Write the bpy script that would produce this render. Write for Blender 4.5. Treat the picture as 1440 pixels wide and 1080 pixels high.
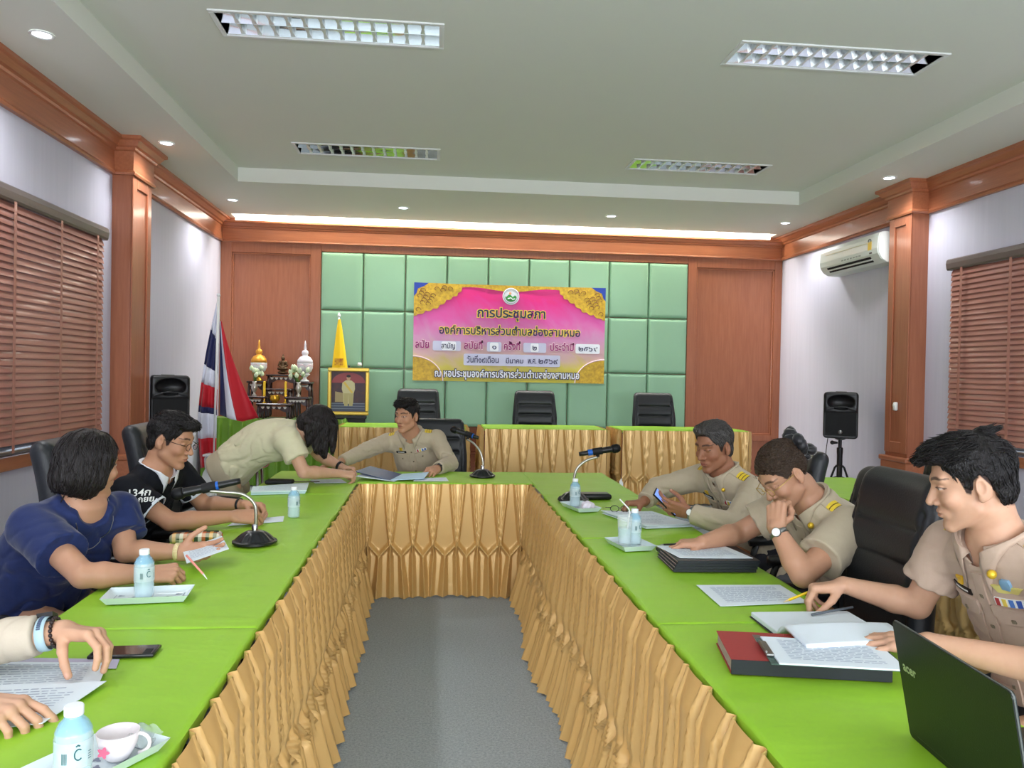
import bpy, bmesh, math, random
import numpy as np
from mathutils import Vector, Matrix, Euler

for o in list(bpy.data.objects):
    bpy.data.objects.remove(o)
SC = bpy.context.scene
COL = SC.collection
PI = math.pi
rng = np.random.default_rng(7)
random.seed(7)

# ------------------------------------------------------------------ camera
EYE = 1.478
YAW, PITCH, ROLL, FOCAL = 5.72, 0.74, 1.09, 1107.0
cam_data = bpy.data.cameras.new('camera')
cam_data.sensor_width = 36.0
cam_data.lens = FOCAL / 1440.0 * 36.0
cam_data.clip_start = 0.02
cam = bpy.data.objects.new('camera', cam_data)
COL.objects.link(cam)
ya, pa, ra = (math.radians(v) for v in (YAW, PITCH, ROLL))
fwd = Vector((math.sin(ya) * math.cos(pa), math.cos(ya) * math.cos(pa), -math.sin(pa)))
rgt = Vector((math.cos(ya), -math.sin(ya), 0.0))
upv = rgt.cross(fwd)
r2 = rgt * math.cos(ra) + upv * math.sin(ra)
u2 = upv * math.cos(ra) - rgt * math.sin(ra)
cam.matrix_world = Matrix(((r2.x, u2.x, -fwd.x, 0.0), (r2.y, u2.y, -fwd.y, 0.0), (r2.z, u2.z, -fwd.z, EYE), (0, 0, 0, 1)))
SC.camera = cam

# ------------------------------------------------------------------ view and world
SC.view_settings.view_transform = 'Standard'
SC.view_settings.look = 'None'
SC.view_settings.exposure = 0.44
SC.view_settings.gamma = 1.0
SC.view_settings.use_curve_mapping = False
SC.cycles.use_denoising = True
SC.cycles.max_bounces = 8
SC.cycles.diffuse_bounces = 5
SC.cycles.transparent_max_bounces = 16
SC.cycles.caustics_reflective = False
SC.cycles.caustics_refractive = False
SC.cycles.sample_clamp_indirect = 4.0
world = bpy.data.worlds.new('world')
SC.world = world
world.use_nodes = True
world.node_tree.nodes['Background'].inputs[0].default_value = (0.75, 0.85, 1.0, 1)
world.node_tree.nodes['Background'].inputs[1].default_value = 2.5

# room sizes (metres; the photographer stands at x = y = 0)
XL, XR, YB, YF = -2.54, 4.41, 9.71, -3.4
ZS, ZT = 3.275, 3.41          # lowered border of the ceiling / raised middle
TX0, TX1, TY0, TY1 = -1.9, 3.72, -2.6, 7.81


def lamp(name, kind, loc, power, color=(1, 1, 1), size=0.1, size_y=None, aim=None, spot=None, blend=0.6, spread=None):
    d = bpy.data.lights.new(name, kind)
    d.energy = power
    d.color = color
    if kind == 'AREA':
        d.size = size
        if size_y:
            d.shape = 'RECTANGLE'
            d.size_y = size_y
        if spread:
            d.spread = spread
    else:
        d.shadow_soft_size = size
    if kind == 'SPOT':
        d.spot_size = spot
        d.spot_blend = blend
    o = bpy.data.objects.new(name, d)
    COL.objects.link(o)
    o.location = loc
    if aim is not None:
        o.rotation_euler = (Vector(aim) - Vector(loc)).to_track_quat('-Z', 'Y').to_euler()
    return o


# added light: three unseen windows behind the photographer, spread to even the floor
ADDED_WINDOWS = ((-1.35, 1.65), (0.93, 1.65), (3.22, 1.65))
for wx, wz in ADDED_WINDOWS:
    lamp('window_daylight', 'AREA', (wx, YF + 0.12, wz), 86, (0.93, 0.97, 1.0), 2.0, 1.6, aim=(wx + (0.9 - wx) * 0.3, 4.0, 1.4))
DOWNLIGHT_POWER = 58
COVE_POWER = 34


# ------------------------------------------------------------------ materials
def lin(c):
    return tuple(((v / 255.0) / 12.92 if v / 255.0 <= 0.04045 else ((v / 255.0 + 0.055) / 1.055) ** 2.4) for v in c)


MATS = {}


def mat(name, rgb, rough=0.5, metal=0.0, noise=0.0, nscale=20.0, stretch=None, bump=0.0, bscale=None, spec=0.5,
        rgb2=None, sheen=0.0, coat=0.0, trans=0.0, ior=1.45, alpha=1.0, emit=None, estr=0.0, sss=0.0, aniso=0.0, attr=None, detail=4.0):
    """rgb in 0..255; noise mixes towards rgb2 (or a darker rgb); stretch = object-space scale of the noise."""
    if name in MATS:
        return MATS[name]
    m = bpy.data.materials.new(name)
    m.use_nodes = True
    nt = m.node_tree
    b = nt.nodes['Principled BSDF']
    c = (*lin(rgb), 1)
    b.inputs['Base Color'].default_value = c
    b.inputs['Roughness'].default_value = rough
    b.inputs['Metallic'].default_value = metal
    b.inputs['Specular IOR Level'].default_value = spec
    b.inputs['IOR'].default_value = ior
    if sheen:
        b.inputs['Sheen Weight'].default_value = sheen
        b.inputs['Sheen Roughness'].default_value = 0.4
    if coat:
        b.inputs['Coat Weight'].default_value = coat
        b.inputs['Coat Roughness'].default_value = 0.12
    if trans:
        b.inputs['Transmission Weight'].default_value = trans
    if sss:
        b.inputs['Subsurface Weight'].default_value = sss
        b.inputs['Subsurface Radius'].default_value = (0.012, 0.005, 0.003)
        b.inputs['Subsurface Scale'].default_value = 1.0
    if aniso:
        b.inputs['Anisotropic'].default_value = aniso
    if alpha < 1:
        b.inputs['Alpha'].default_value = alpha
    if emit:
        b.inputs['Emission Color'].default_value = (*lin(emit), 1)
        b.inputs['Emission Strength'].default_value = estr
    tc = mp = None
    if noise or bump or attr:
        tc = nt.nodes.new('ShaderNodeTexCoord')
        mp = nt.nodes.new('ShaderNodeMapping')
        mp.inputs['Scale'].default_value = stretch or (1, 1, 1)
        nt.links.new(tc.outputs['Object'], mp.inputs['Vector'])
    last = None
    if attr:
        a = nt.nodes.new('ShaderNodeAttribute')
        a.attribute_name = attr
        last = a.outputs['Color']
    if noise:
        n = nt.nodes.new('ShaderNodeTexNoise')
        n.inputs['Scale'].default_value = nscale
        n.inputs['Detail'].default_value = detail
        n.inputs['Roughness'].default_value = 0.6
        nt.links.new(mp.outputs[0], n.inputs['Vector'])
        r = nt.nodes.new('ShaderNodeMapRange')
        r.inputs['From Min'].default_value = 0.3
        r.inputs['From Max'].default_value = 0.7
        r.inputs['To Max'].default_value = noise
        nt.links.new(n.outputs['Fac'], r.inputs['Value'])
        mx = nt.nodes.new('ShaderNodeMix')
        mx.data_type = 'RGBA'
        nt.links.new(r.outputs[0], mx.inputs['Factor'])
        if last is not None:
            nt.links.new(last, mx.inputs[6])
        else:
            mx.inputs[6].default_value = c
        mx.inputs[7].default_value = (*lin(rgb2), 1) if rgb2 else tuple(v * 0.45 for v in c[:3]) + (1,)
        last = mx.outputs[2]
    if last is not None:
        nt.links.new(last, b.inputs['Base Color'])
    if bump:
        n2 = nt.nodes.new('ShaderNodeTexNoise')
        n2.inputs['Scale'].default_value = bscale or nscale
        n2.inputs['Detail'].default_value = 3.0
        nt.links.new(mp.outputs[0], n2.inputs['Vector'])
        bp = nt.nodes.new('ShaderNodeBump')
        bp.inputs['Strength'].default_value = bump
        bp.inputs['Distance'].default_value = 0.01
        nt.links.new(n2.outputs['Fac'], bp.inputs['Height'])
        nt.links.new(bp.outputs[0], b.inputs['Normal'])
    MATS[name] = m
    return m


M_WALL = mat('wallpaper', (205, 203, 218), 0.75, noise=0.35, nscale=14, stretch=(1.6, 1.6, 0.06), rgb2=(188, 187, 202), bump=0.05, bscale=60)
M_CEIL = mat('ceiling_paint', (222, 224, 214), 0.85, noise=0.08, nscale=2, rgb2=(212, 214, 204))
M_WOODV = mat('wood_upright', (166, 102, 72), 0.38, noise=0.55, nscale=9, stretch=(6, 6, 0.35), rgb2=(136, 76, 50), coat=0.25, bump=0.02, bscale=30)
M_WOODX = mat('wood_along_x', (176, 108, 74), 0.34, noise=0.5, nscale=9, stretch=(0.35, 6, 6), rgb2=(140, 80, 52), coat=0.3)
M_WOODY = mat('wood_along_y', (176, 108, 74), 0.34, noise=0.5, nscale=9, stretch=(6, 0.35, 6), rgb2=(140, 80, 52), coat=0.3)
M_WOODDK = mat('wood_dark_mould', (128, 66, 40), 0.35, noise=0.5, nscale=9, stretch=(0.6, 0.6, 6), rgb2=(96, 46, 28), coat=0.3)
M_PAD = mat('padded_green_vinyl', (142, 182, 150), 0.55, noise=0.12, nscale=3, rgb2=(128, 168, 138), bump=0.03, bscale=120)
M_CARPET = mat('carpet', (190, 198, 202), 0.95, noise=0.75, nscale=95, rgb2=(136, 146, 152), bump=0.6, bscale=220, spec=0.1, detail=6)
M_CLOTH = mat('green_satin', (152, 202, 52), 0.42, noise=0.3, nscale=4, stretch=(1, 2, 1), rgb2=(134, 188, 40), bump=0.22, bscale=8, spec=0.35)
M_CLOTH2 = mat('green_drape', (112, 156, 44), 0.45, noise=0.2, nscale=6, rgb2=(92, 136, 34), sheen=0.2)
M_GOLD = mat('gold_satin', (230, 190, 122), 0.34, metal=0.22, noise=0.2, nscale=8, stretch=(1, 1, 0.3), rgb2=(206, 164, 98), spec=0.7, bump=0.06, bscale=16)
M_LEATHER = mat('black_leather', (24, 27, 31), 0.42, noise=0.3, nscale=40, rgb2=(32, 36, 41), bump=0.08, bscale=160, spec=0.55)
M_BLACK = mat('black_plastic', (20, 20, 22), 0.4)
M_BLACKM = mat('black_matt', (14, 14, 16), 0.7)
M_CHROME = mat('chrome', (190, 192, 194), 0.2, metal=1.0)
M_STEEL = mat('steel', (150, 152, 150), 0.35, metal=1.0)
M_MIRROR = mat('polished_reflector', (214, 218, 216), 0.06, metal=1.0)
M_WHITE = mat('white_plastic', (232, 234, 230), 0.4)
M_WHITEP = mat('white_paint', (226, 228, 226), 0.5)
M_PAPER = mat('paper', (226, 236, 244), 0.7)
M_BLUE = mat('blue_tape', (24, 96, 190), 0.5)
M_RED = mat('red_cloth', (190, 24, 40), 0.6, sheen=0.2)
M_NAVYC = mat('navy_cloth', (34, 38, 84), 0.6, sheen=0.2)
M_WHITEC = mat('white_cloth', (222, 224, 236), 0.7)
M_YELLOWC = mat('yellow_cloth', (250, 206, 18), 0.6, sheen=0.2)
M_GOLDM = mat('gold_metal', (228, 176, 60), 0.28, metal=0.9)
M_GOLDP = mat('gold_paint', (226, 190, 84), 0.35, metal=0.5)
M_LAMP = mat('lamp_glow', (255, 255, 255), 0.5, emit=(238, 246, 255), estr=14.0)
M_SLOTGLOW = mat('led_strip_glow', (255, 255, 255), 0.5, emit=(255, 252, 240), estr=5.0)  # glow given to the slot's lit back wall
M_LACQ = mat('dark_lacquer', (44, 20, 18), 0.3, coat=0.4)
M_INLAY = mat('inlay', (196, 190, 180), 0.4)
M_INK = mat('print_ink', (52, 58, 84), 0.7)


# ------------------------------------------------------------------ mesh helper
class MB:
    def __init__(self):
        self.v = []
        self.f = []
        self.mi = []
        self.cur = 0

    def add(self, verts, faces):
        n = len(self.v)
        self.v.extend(tuple(map(float, p)) for p in verts)
        self.f.extend(tuple(i + n for i in f) for f in faces)
        self.mi.extend([self.cur] * len(faces))
        return self

    def box(self, a, b):
        (x0, y0, z0), (x1, y1, z1) = a, b
        return self.add([(x0, y0, z0), (x1, y0, z0), (x1, y1, z0), (x0, y1, z0), (x0, y0, z1), (x1, y0, z1), (x1, y1, z1), (x0, y1, z1)],
                        [(0, 3, 2, 1), (4, 5, 6, 7), (0, 1, 5, 4), (1, 2, 6, 5), (2, 3, 7, 6), (3, 0, 4, 7)])

    def obox(self, c, ax, ay, az):
        """box centred at c with half-axis vectors"""
        c, ax, ay, az = (Vector(k) for k in (c, ax, ay, az))
        p = [c + ax * sx + ay * sy + az * sz for sz in (-1, 1) for sx, sy in ((-1, -1), (1, -1), (1, 1), (-1, 1))]
        return self.add(p, [(0, 3, 2, 1), (4, 5, 6, 7), (0, 1, 5, 4), (1, 2, 6, 5), (2, 3, 7, 6), (3, 0, 4, 7)])

    def prism(self, poly, lo, hi, axis='z'):
        """extrude a 2D polygon along an axis"""
        n = len(poly)
        put = {'z': lambda p, t: (p[0], p[1], t), 'y': lambda p, t: (p[0], t, p[1]), 'x': lambda p, t: (t, p[0], p[1])}[axis]
        v = [put(p, lo) for p in poly] + [put(p, hi) for p in poly]
        return self.add(v, [tuple(range(n))[::-1], tuple(range(n, 2 * n))] + [(i, (i + 1) % n, n + (i + 1) % n, n + i) for i in range(n)])

    def lathe(self, prof, c=(0, 0, 0), n=24, axis='z', cap=True):
        v, f = [], []
        for r, h in prof:
            for k in range(n):
                a = 2 * PI * k / n
                x, y = r * math.cos(a), r * math.sin(a)
                p = {'z': (x, y, h), 'y': (x, h, y), 'x': (h, x, y)}[axis]
                v.append((p[0] + c[0], p[1] + c[1], p[2] + c[2]))
        for i in range(len(prof) - 1):
            for k in range(n):
                k2 = (k + 1) % n
                f.append((i * n + k, i * n + k2, (i + 1) * n + k2, (i + 1) * n + k))
        if cap:
            f.append(tuple(range(n))[::-1])
            f.append(tuple(range((len(prof) - 1) * n, len(prof) * n)))
        return self.add(v, f)

    def tube(self, pts, r, n=10, cap=True, closed=False):
        pts = [Vector(p) for p in pts]
        rs = list(r) if hasattr(r, '__len__') else [r] * len(pts)
        v, f = [], []
        ref = Vector((0, 0, 1))
        m = len(pts)
        last = None
        for i, p in enumerate(pts):
            if closed:
                t = pts[(i + 1) % m] - pts[i - 1]
            else:
                t = pts[min(i + 1, m - 1)] - pts[max(i - 1, 0)]
            t.normalize()
            if last is None:
                s = t.cross(ref)
                if s.length < 1e-3:
                    s = t.cross(Vector((1, 0, 0)))
            else:
                s = last - t * last.dot(t)
            s.normalize()
            last = s
            w = t.cross(s)
            for k in range(n):
                a = 2 * PI * k / n
                v.append(p + (s * math.cos(a) + w * math.sin(a)) * rs[i])
        for i in range(m if closed else m - 1):
            for k in range(n):
                k2 = (k + 1) % n
                j = (i + 1) % m
                f.append((i * n + k, i * n + k2, j * n + k2, j * n + k))
        if cap and not closed:
            f.append(tuple(range(n))[::-1])
            f.append(tuple(range((m - 1) * n, m * n)))
        return self.add(v, f)

    def grid(self, fn, nu, nv, closed_u=False):
        v = [fn(i / (nu if closed_u else nu - 1), j / (nv - 1)) for j in range(nv) for i in range(nu)]
        f = []
        for j in range(nv - 1):
            for i in range(nu if closed_u else nu - 1):
                i2 = (i + 1) % nu
                f.append((j * nu + i, j * nu + i2, (j + 1) * nu + i2, (j + 1) * nu + i))
        return self.add(v, f)

    def ball(self, c, r, n=14, m=9):
        r = r if hasattr(r, '__len__') else (r, r, r)
        return self.grid(lambda u, w: (c[0] + r[0] * math.cos(2 * PI * u) * math.sin(PI * (0.02 + 0.96 * w)), c[1] + r[1] * math.sin(2 * PI * u) * math.sin(PI * (0.02 + 0.96 * w)),
                                       c[2] - r[2] * math.cos(PI * w)), n, m, closed_u=True)

    def rbox(self, a, b, r=0.006, seg=2, drop=None):
        bm = bmesh.new()
        t = MB().box(a, b)
        vs = [bm.verts.new(p) for p in t.v]
        for f in t.f:
            bm.faces.new([vs[i] for i in f])
        bmesh.ops.bevel(bm, geom=bm.edges[:], offset=r, segments=seg, profile=0.5, affect='EDGES')
        bm.verts.index_update()
        return self.add([v.co[:] for v in bm.verts], [[v.index for v in f.verts] for f in bm.faces])

    def xf(self, mtx, start=0):
        for i in range(start, len(self.v)):
            self.v[i] = tuple(mtx @ Vector(self.v[i]))
        return self


def world_loc(o):
    l = Vector((0, 0, 0))
    while o is not None:
        l += o.location
        o = o.parent
    return l


def obj(name, mb, m, parent=None, smooth=False, local=False, angle=None):
    """one mesh object; vertices are in world metres (local=True: already in the parent's own frame)"""
    me = bpy.data.meshes.new(name)
    off = (0, 0, 0) if (parent is None or local) else tuple(world_loc(parent))
    me.from_pydata([(x - off[0], y - off[1], z - off[2]) for x, y, z in mb.v], [], mb.f)
    for k in (m if isinstance(m, (list, tuple)) else [m]):
        me.materials.append(k)
    if isinstance(m, (list, tuple)):
        me.polygons.foreach_set('material_index', mb.mi)
    if smooth:
        me.polygons.foreach_set('use_smooth', [True] * len(me.polygons))
        if angle:
            me.set_sharp_from_angle(angle=math.radians(angle))
    me.update()
    o = bpy.data.objects.new(name, me)
    COL.objects.link(o)
    o.parent = parent
    return o


def npobj(name, V, Q, m, parent=None, smooth=True, colors=None, local=False):
    """mesh object from numpy vertices and quads"""
    me = bpy.data.meshes.new(name)
    off = np.zeros(3) if (parent is None or local) else np.array(world_loc(parent))
    V = np.asarray(V, np.float32) - off.astype(np.float32)
    me.vertices.add(len(V))
    me.vertices.foreach_set('co', V.ravel())
    k = Q.shape[1]
    me.loops.add(Q.size)
    me.loops.foreach_set('vertex_index', Q.ravel().astype(np.int32))
    me.polygons.add(len(Q))
    me.polygons.foreach_set('loop_start', np.arange(0, Q.size, k, dtype=np.int32))
    me.materials.append(m)
    me.update(calc_edges=True)
    me.polygons.foreach_set('use_smooth', np.full(len(Q), smooth))
    if colors is not None:
        a = me.color_attributes.new('tint', 'FLOAT_COLOR', 'POINT')
        a.data.foreach_set('color', np.concatenate([colors, np.ones((len(colors), 1))], 1).astype(np.float32).ravel())
    o = bpy.data.objects.new(name, me)
    COL.objects.link(o)
    o.parent = parent
    return o


def thing(name, label, cat, loc=(0, 0, 0), rz=0.0, group=None):
    o = bpy.data.objects.new(name, None)
    COL.objects.link(o)
    o.empty_display_size = 0.1
    o.location = loc
    o.rotation_euler = (0, 0, rz)
    return tag(o, label, cat, group)


def tag(o, label, cat, group=None, kind=None):
    o['label'] = label
    o['category'] = cat
    if group:
        o['group'] = group
    if kind:
        o['kind'] = kind
    return o


def struct(name, mb, m, label=None, parent=None, **k):
    o = obj(name, mb, m, parent, **k)
    if parent is None:
        o['kind'] = 'structure'
        o['label'] = label or name.replace('_', ' ')
        o['category'] = name.split('_')[0]
    return o


def dup(root, loc, rz=0.0, label=None, group=None):
    def cp(o, p):
        c = o.copy()
        COL.objects.link(c)
        c.parent = p
        for ch in o.children:
            cp(ch, c)
        return c
    r = cp(root, None)
    r.location = loc
    r.rotation_euler = (0, 0, rz)
    if label:
        r['label'] = label
    if group:
        r['group'] = group
    return r


def text_mesh(body, size, bold=0.0, align='CENTER'):
    """verts (x, y) and faces of a line of lettering"""
    cu = bpy.data.curves.new('lettering', 'FONT')
    cu.body = body
    cu.size = size
    cu.align_x = align
    cu.offset = bold
    cu.resolution_u = 3
    o = bpy.data.objects.new('lettering', cu)
    COL.objects.link(o)
    dg = bpy.context.evaluated_depsgraph_get()
    me = bpy.data.meshes.new_from_object(o.evaluated_get(dg))
    v = [tuple(p.co) for p in me.vertices]
    f = [tuple(p.vertices) for p in me.polygons]
    bpy.data.objects.remove(o)
    bpy.data.meshes.remove(me)
    return v, f


def text_on(mb, body, size, origin, ux, uy, lift=0.001, bold=0.0, align='CENTER', width=None):
    """lettering laid on a plane: origin + ux*x + uy*y, raised along the normal; width squeezes the line to that many metres"""
    v, f = text_mesh(body, size, bold, align)
    ux, uy = Vector(ux), Vector(uy)
    n = ux.cross(uy).normalized()
    o = Vector(origin) + n * lift
    sx = 1.0
    if width and v:
        w = max(p[0] for p in v) - min(p[0] for p in v)
        sx = width / w
    return mb.add([o + ux * (p[0] * sx) + uy * p[1] for p in v], f)
# ================================================================== implicit surfaces
def _v(p):
    return np.asarray(p, float)


def smin(a, b, k):
    if k <= 0:
        return np.minimum(a, b)
    h = np.clip(0.5 + 0.5 * (b - a) / k, 0, 1)
    return b * (1 - h) + a * h - k * h * (1 - h)


def smax(a, b, k):
    return -smin(-a, -b, k)


def cone(p, a, b, r1, r2):
    a, b = _v(a), _v(b)
    ab = b - a
    t = np.clip(((p - a) @ ab) / max(1e-12, ab @ ab), 0, 1)
    return np.linalg.norm(p - (a + t[:, None] * ab), axis=1) - (r1 + (r2 - r1) * t)


def ell(p, c, r, R=None):
    q = p - _v(c)
    if R is not None:
        q = q @ R            # R columns = local axes
    r = _v(r)
    k0 = np.linalg.norm(q / r, axis=1)
    k1 = np.linalg.norm(q / (r * r), axis=1)
    return np.where(k1 < 1e-9, -r.min(), k0 * (k0 - 1) / np.maximum(k1, 1e-9))


def rboxd(p, c, h, rr, R=None):
    q = p - _v(c)
    if R is not None:
        q = q @ R
    q = np.abs(q) - (_v(h) - rr)
    return np.linalg.norm(np.maximum(q, 0), axis=1) + np.minimum(q.max(1), 0) - rr


def frame(fwd, up):
    """columns: x (right), y (forward), z (up)"""
    f = _v(fwd) / np.linalg.norm(fwd)
    u = _v(up) - f * (_v(up) @ f)
    u /= np.linalg.norm(u)
    return np.stack([np.cross(f, u), f, u], 1)


class Noise:
    """smooth pseudo-noise from a few sines"""

    def __init__(self, seed, freq, n=6):
        r = np.random.default_rng(seed)
        d = r.normal(size=(n, 3))
        d /= np.linalg.norm(d, axis=1)[:, None]
        self.k = d * freq * r.uniform(0.6, 1.5, n)[:, None]
        self.p = r.uniform(0, 6.28, n)
        self.n = n

    def __call__(self, p):
        w = p @ self.k.T + self.p
        return np.sin(w + 1.3 * np.sin(np.roll(w, 1, 1))).sum(1) / self.n * 1.6


def polygonise(fn, lo, hi, h, keep=None, block=10):
    """surface nets over the box lo..hi with cell size h; fn(points (n,3)) -> distance"""
    lo, hi = _v(lo), _v(hi)
    lo = np.floor(lo / h) * h
    n = np.ceil((hi - lo) / h).astype(int) + 1
    nb = np.ceil((n - 1) / block).astype(int)
    n = nb * block + 1
    F = np.full(n, 1.0, np.float32)
    bc = np.stack(np.meshgrid(*[np.arange(k) for k in nb], indexing='ij'), -1).reshape(-1, 3)
    cen = lo + (bc + 0.5) * block * h
    rad = block * h * 0.5 * 1.7321
    D = fn(cen)
    act = np.abs(D) < rad * 1.15 + 0.012
    ar = np.arange(block + 1)
    off = np.stack(np.meshgrid(ar, ar, ar, indexing='ij'), -1).reshape(-1, 3)
    for b, d, a in zip(bc, D, act):
        i, j, k = b * block
        if a:
            F[i:i + block + 1, j:j + block + 1, k:k + block + 1] = fn(lo + (b * block + off) * h).reshape(block + 1, block + 1, block + 1)
        elif d < 0:
            F[i:i + block + 1, j:j + block + 1, k:k + block + 1] = np.minimum(F[i:i + block + 1, j:j + block + 1, k:k + block + 1], -1.0)
    S = F < 0
    c = [(dx, dy, dz) for dx in (0, 1) for dy in (0, 1) for dz in (0, 1)]
    cnt = sum(S[dx:n[0] - 1 + dx, dy:n[1] - 1 + dy, dz:n[2] - 1 + dz].astype(np.int8) for dx, dy, dz in c)
    cells = np.argwhere((cnt > 0) & (cnt < 8))
    if len(cells) == 0:
        return np.zeros((0, 3)), np.zeros((0, 4), int)
    vals = np.stack([F[cells[:, 0] + dx, cells[:, 1] + dy, cells[:, 2] + dz] for dx, dy, dz in c], 1)
    acc = np.zeros((len(cells), 3))
    m = np.zeros(len(cells))
    C = np.array(c, float)
    for i in range(8):
        for j in range(i + 1, 8):
            if np.abs(C[i] - C[j]).sum() == 1:
                a, b = vals[:, i], vals[:, j]
                x = (a < 0) != (b < 0)
                t = np.where(x, a / np.where(x, a - b, 1), 0)
                acc += np.where(x[:, None], C[i] + t[:, None] * (C[j] - C[i]), 0)
                m += x
    V = lo + (cells + acc / m[:, None]) * h
    idx = np.full(n - 1, -1, np.int32)
    idx[cells[:, 0], cells[:, 1], cells[:, 2]] = np.arange(len(cells))
    Q = []
    for ax in range(3):
        s0 = [slice(None)] * 3
        s1 = [slice(None)] * 3
        s0[ax], s1[ax] = slice(0, -1), slice(1, None)
        A, B = S[tuple(s0)], S[tuple(s1)]
        e = np.argwhere(A != B)
        u, w = (ax + 1) % 3, (ax + 2) % 3
        ok = (e[:, u] > 0) & (e[:, w] > 0) & (e[:, u] < n[u] - 1) & (e[:, w] < n[w] - 1)
        e = e[ok]
        flip = A[e[:, 0], e[:, 1], e[:, 2]]
        q = []
        for du, dw in ((1, 1), (0, 1), (0, 0), (1, 0)):
            k = e.copy()
            k[:, u] -= du
            k[:, w] -= dw
            q.append(idx[k[:, 0], k[:, 1], k[:, 2]])
        q = np.stack(q, 1)
        q[~flip] = q[~flip][:, ::-1]
        Q.append(q)
    Q = np.concatenate(Q)
    Q = Q[(Q >= 0).all(1)]
    if keep is not None:
        cen = V[Q].mean(1)
        Q = Q[keep(cen)]
        used = np.unique(Q)
        re = np.full(len(V), -1)
        re[used] = np.arange(len(used))
        V, Q = V[used], re[Q]
    return V, Q


def sdf_obj(name, fn, lo, hi, h, m, parent=None, local=False, kind=None):
    V, Q = polygonise(fn, lo, hi, h)
    return npobj(name, V, Q, m, parent, local=local)
# ================================================================== the room
struct('floor', MB().box((XL - 0.2, YF - 0.2, -0.1), (XR + 0.2, YB + 0.2, 0.0)), M_CARPET, 'grey speckled carpet floor')


def holed(mb, axis, lo, hi, a0, a1, b0, b1, holes):
    """slab between lo and hi on `axis` ('x','y','z') covering a0..a1 x b0..b1 with rectangular holes (a0,a1,b0,b1)"""
    av = sorted({a0, a1, *[h[0] for h in holes], *[h[1] for h in holes]})
    bv = sorted({b0, b1, *[h[2] for h in holes], *[h[3] for h in holes]})
    for i in range(len(av) - 1):
        for j in range(len(bv) - 1):
            ca, cb = (av[i] + av[i + 1]) / 2, (bv[j] + bv[j + 1]) / 2
            if any(h[0] < ca < h[1] and h[2] < cb < h[3] for h in holes):
                continue
            p, q = {'x': ((lo, av[i], bv[j]), (hi, av[i + 1], bv[j + 1])), 'y': ((av[i], lo, bv[j]), (av[i + 1], hi, bv[j + 1])),
                    'z': ((av[i], bv[j], lo), (av[i + 1], bv[j + 1], hi))}[axis]
            mb.box(p, q)
    return mb


TROFFERS = [(-1.22, 0.0, 4.43, 4.72, 'front left'), (1.75, 2.97, 4.40, 4.70, 'front right'), (-1.21, 0.0, 6.89, 7.19, 'back left'), (1.77, 2.99, 6.90, 7.20, 'back right')]
HOLES = [t[:4] for t in TROFFERS]
c = MB()
holed(c, 'z', ZT, ZT + 0.12, TX0, TX1, TY0, TY1, HOLES)
c.box((XL - 0.2, YF - 0.2, ZS), (TX0, TY1, ZT + 0.12))
c.box((TX1, YF - 0.2, ZS), (XR + 0.2, TY1, ZT + 0.12))
c.box((TX0, YF - 0.2, ZS), (TX1, TY0, ZT + 0.12))
SX0, SX1, SL0, SL1 = -2.37, 4.22, 9.44, 9.63       # the light slot along the back wall
holed(c, 'z', ZS, ZT + 0.06, XL - 0.2, XR + 0.2, TY1, YB + 0.2, [(SX0, SX1, SL0, SL1)])
c.box((XL - 0.2, TY1, ZT + 0.06), (XR + 0.2, YB + 0.2, ZT + 0.12))
struct('ceiling', c, M_CEIL, 'white ceiling with lowered border')

# ---- walls
LW = (4.05, 6.12, 0.97, 2.44)      # left window opening (y0, y1, z0, z1)
RW = (4.0, 6.2, 0.97, 2.44)
struct('wall_left', holed(MB(), 'x', XL - 0.2, XL, YF - 0.2, YB + 0.2, 0, ZT, [LW]), M_WALL, 'pale lilac papered left wall')
struct('wall_right', holed(MB(), 'x', XR, XR + 0.2, YF - 0.2, YB + 0.2, 0, ZT, [RW]), M_WALL, 'pale lilac papered right wall')
struct('wall_front', holed(MB(), 'y', YF - 0.2, YF, XL - 0.2, XR + 0.2, 0, ZT, [(wx - 1.0, wx + 1.0, wz - 0.8, wz + 0.8) for wx, wz in ADDED_WINDOWS]), M_WALL, 'pale wall behind the photographer')
for i, (wx, wz) in enumerate(ADDED_WINDOWS):  # frames of the unseen windows added for their light
    f = MB()
    for a, b in (((-1.0, -0.8), (-0.94, 0.8)), ((0.94, -0.8), (1.0, 0.8)), ((-0.03, -0.8), (0.03, 0.8)), ((-1.0, -0.8), (1.0, -0.74)), ((-1.0, 0.74), (1.0, 0.8))):
        f.box((wx + a[0], YF - 0.12, wz + a[1]), (wx + b[0], YF - 0.05, wz + b[1]))
    struct('window_%d' % (i + 3), f, M_WHITEP, 'white framed window behind the photographer')

# ---- back wall: timber frame, recessed panels and a padded field
b = MB().box((XL - 0.2, YB, 0), (XR + 0.2, YB + 0.2, ZT))
WB = struct('wall_back', b, M_WOODV, 'wood panelled back wall with padded green field')
PX0, PX1, PZ0, PZ1 = -1.366, 3.176, 0.815, 2.905
fr = MB()
Y0, Y1 = YB - 0.035, YB
for x0, x1 in ((XL, -2.41), (-1.49, PX0), (PX1, 3.29), (4.31, XR)):
    fr.rbox((x0, Y0, 0.0), (x1, Y1, 3.0), 0.004, 1)
for x0, x1 in ((-2.41, -1.49), (3.29, 4.31)):
    fr.rbox((x0, Y0, 2.865), (x1, Y1, 3.0), 0.004, 1)
    fr.rbox((x0, Y0, 0.68), (x1, Y1, 0.76), 0.004, 1)
fr.rbox((PX0, Y0, PZ1), (PX1, Y1, 3.0), 0.004, 1)
obj('panel_frame', fr, M_WOODV, WB)
bead = MB()
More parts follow.
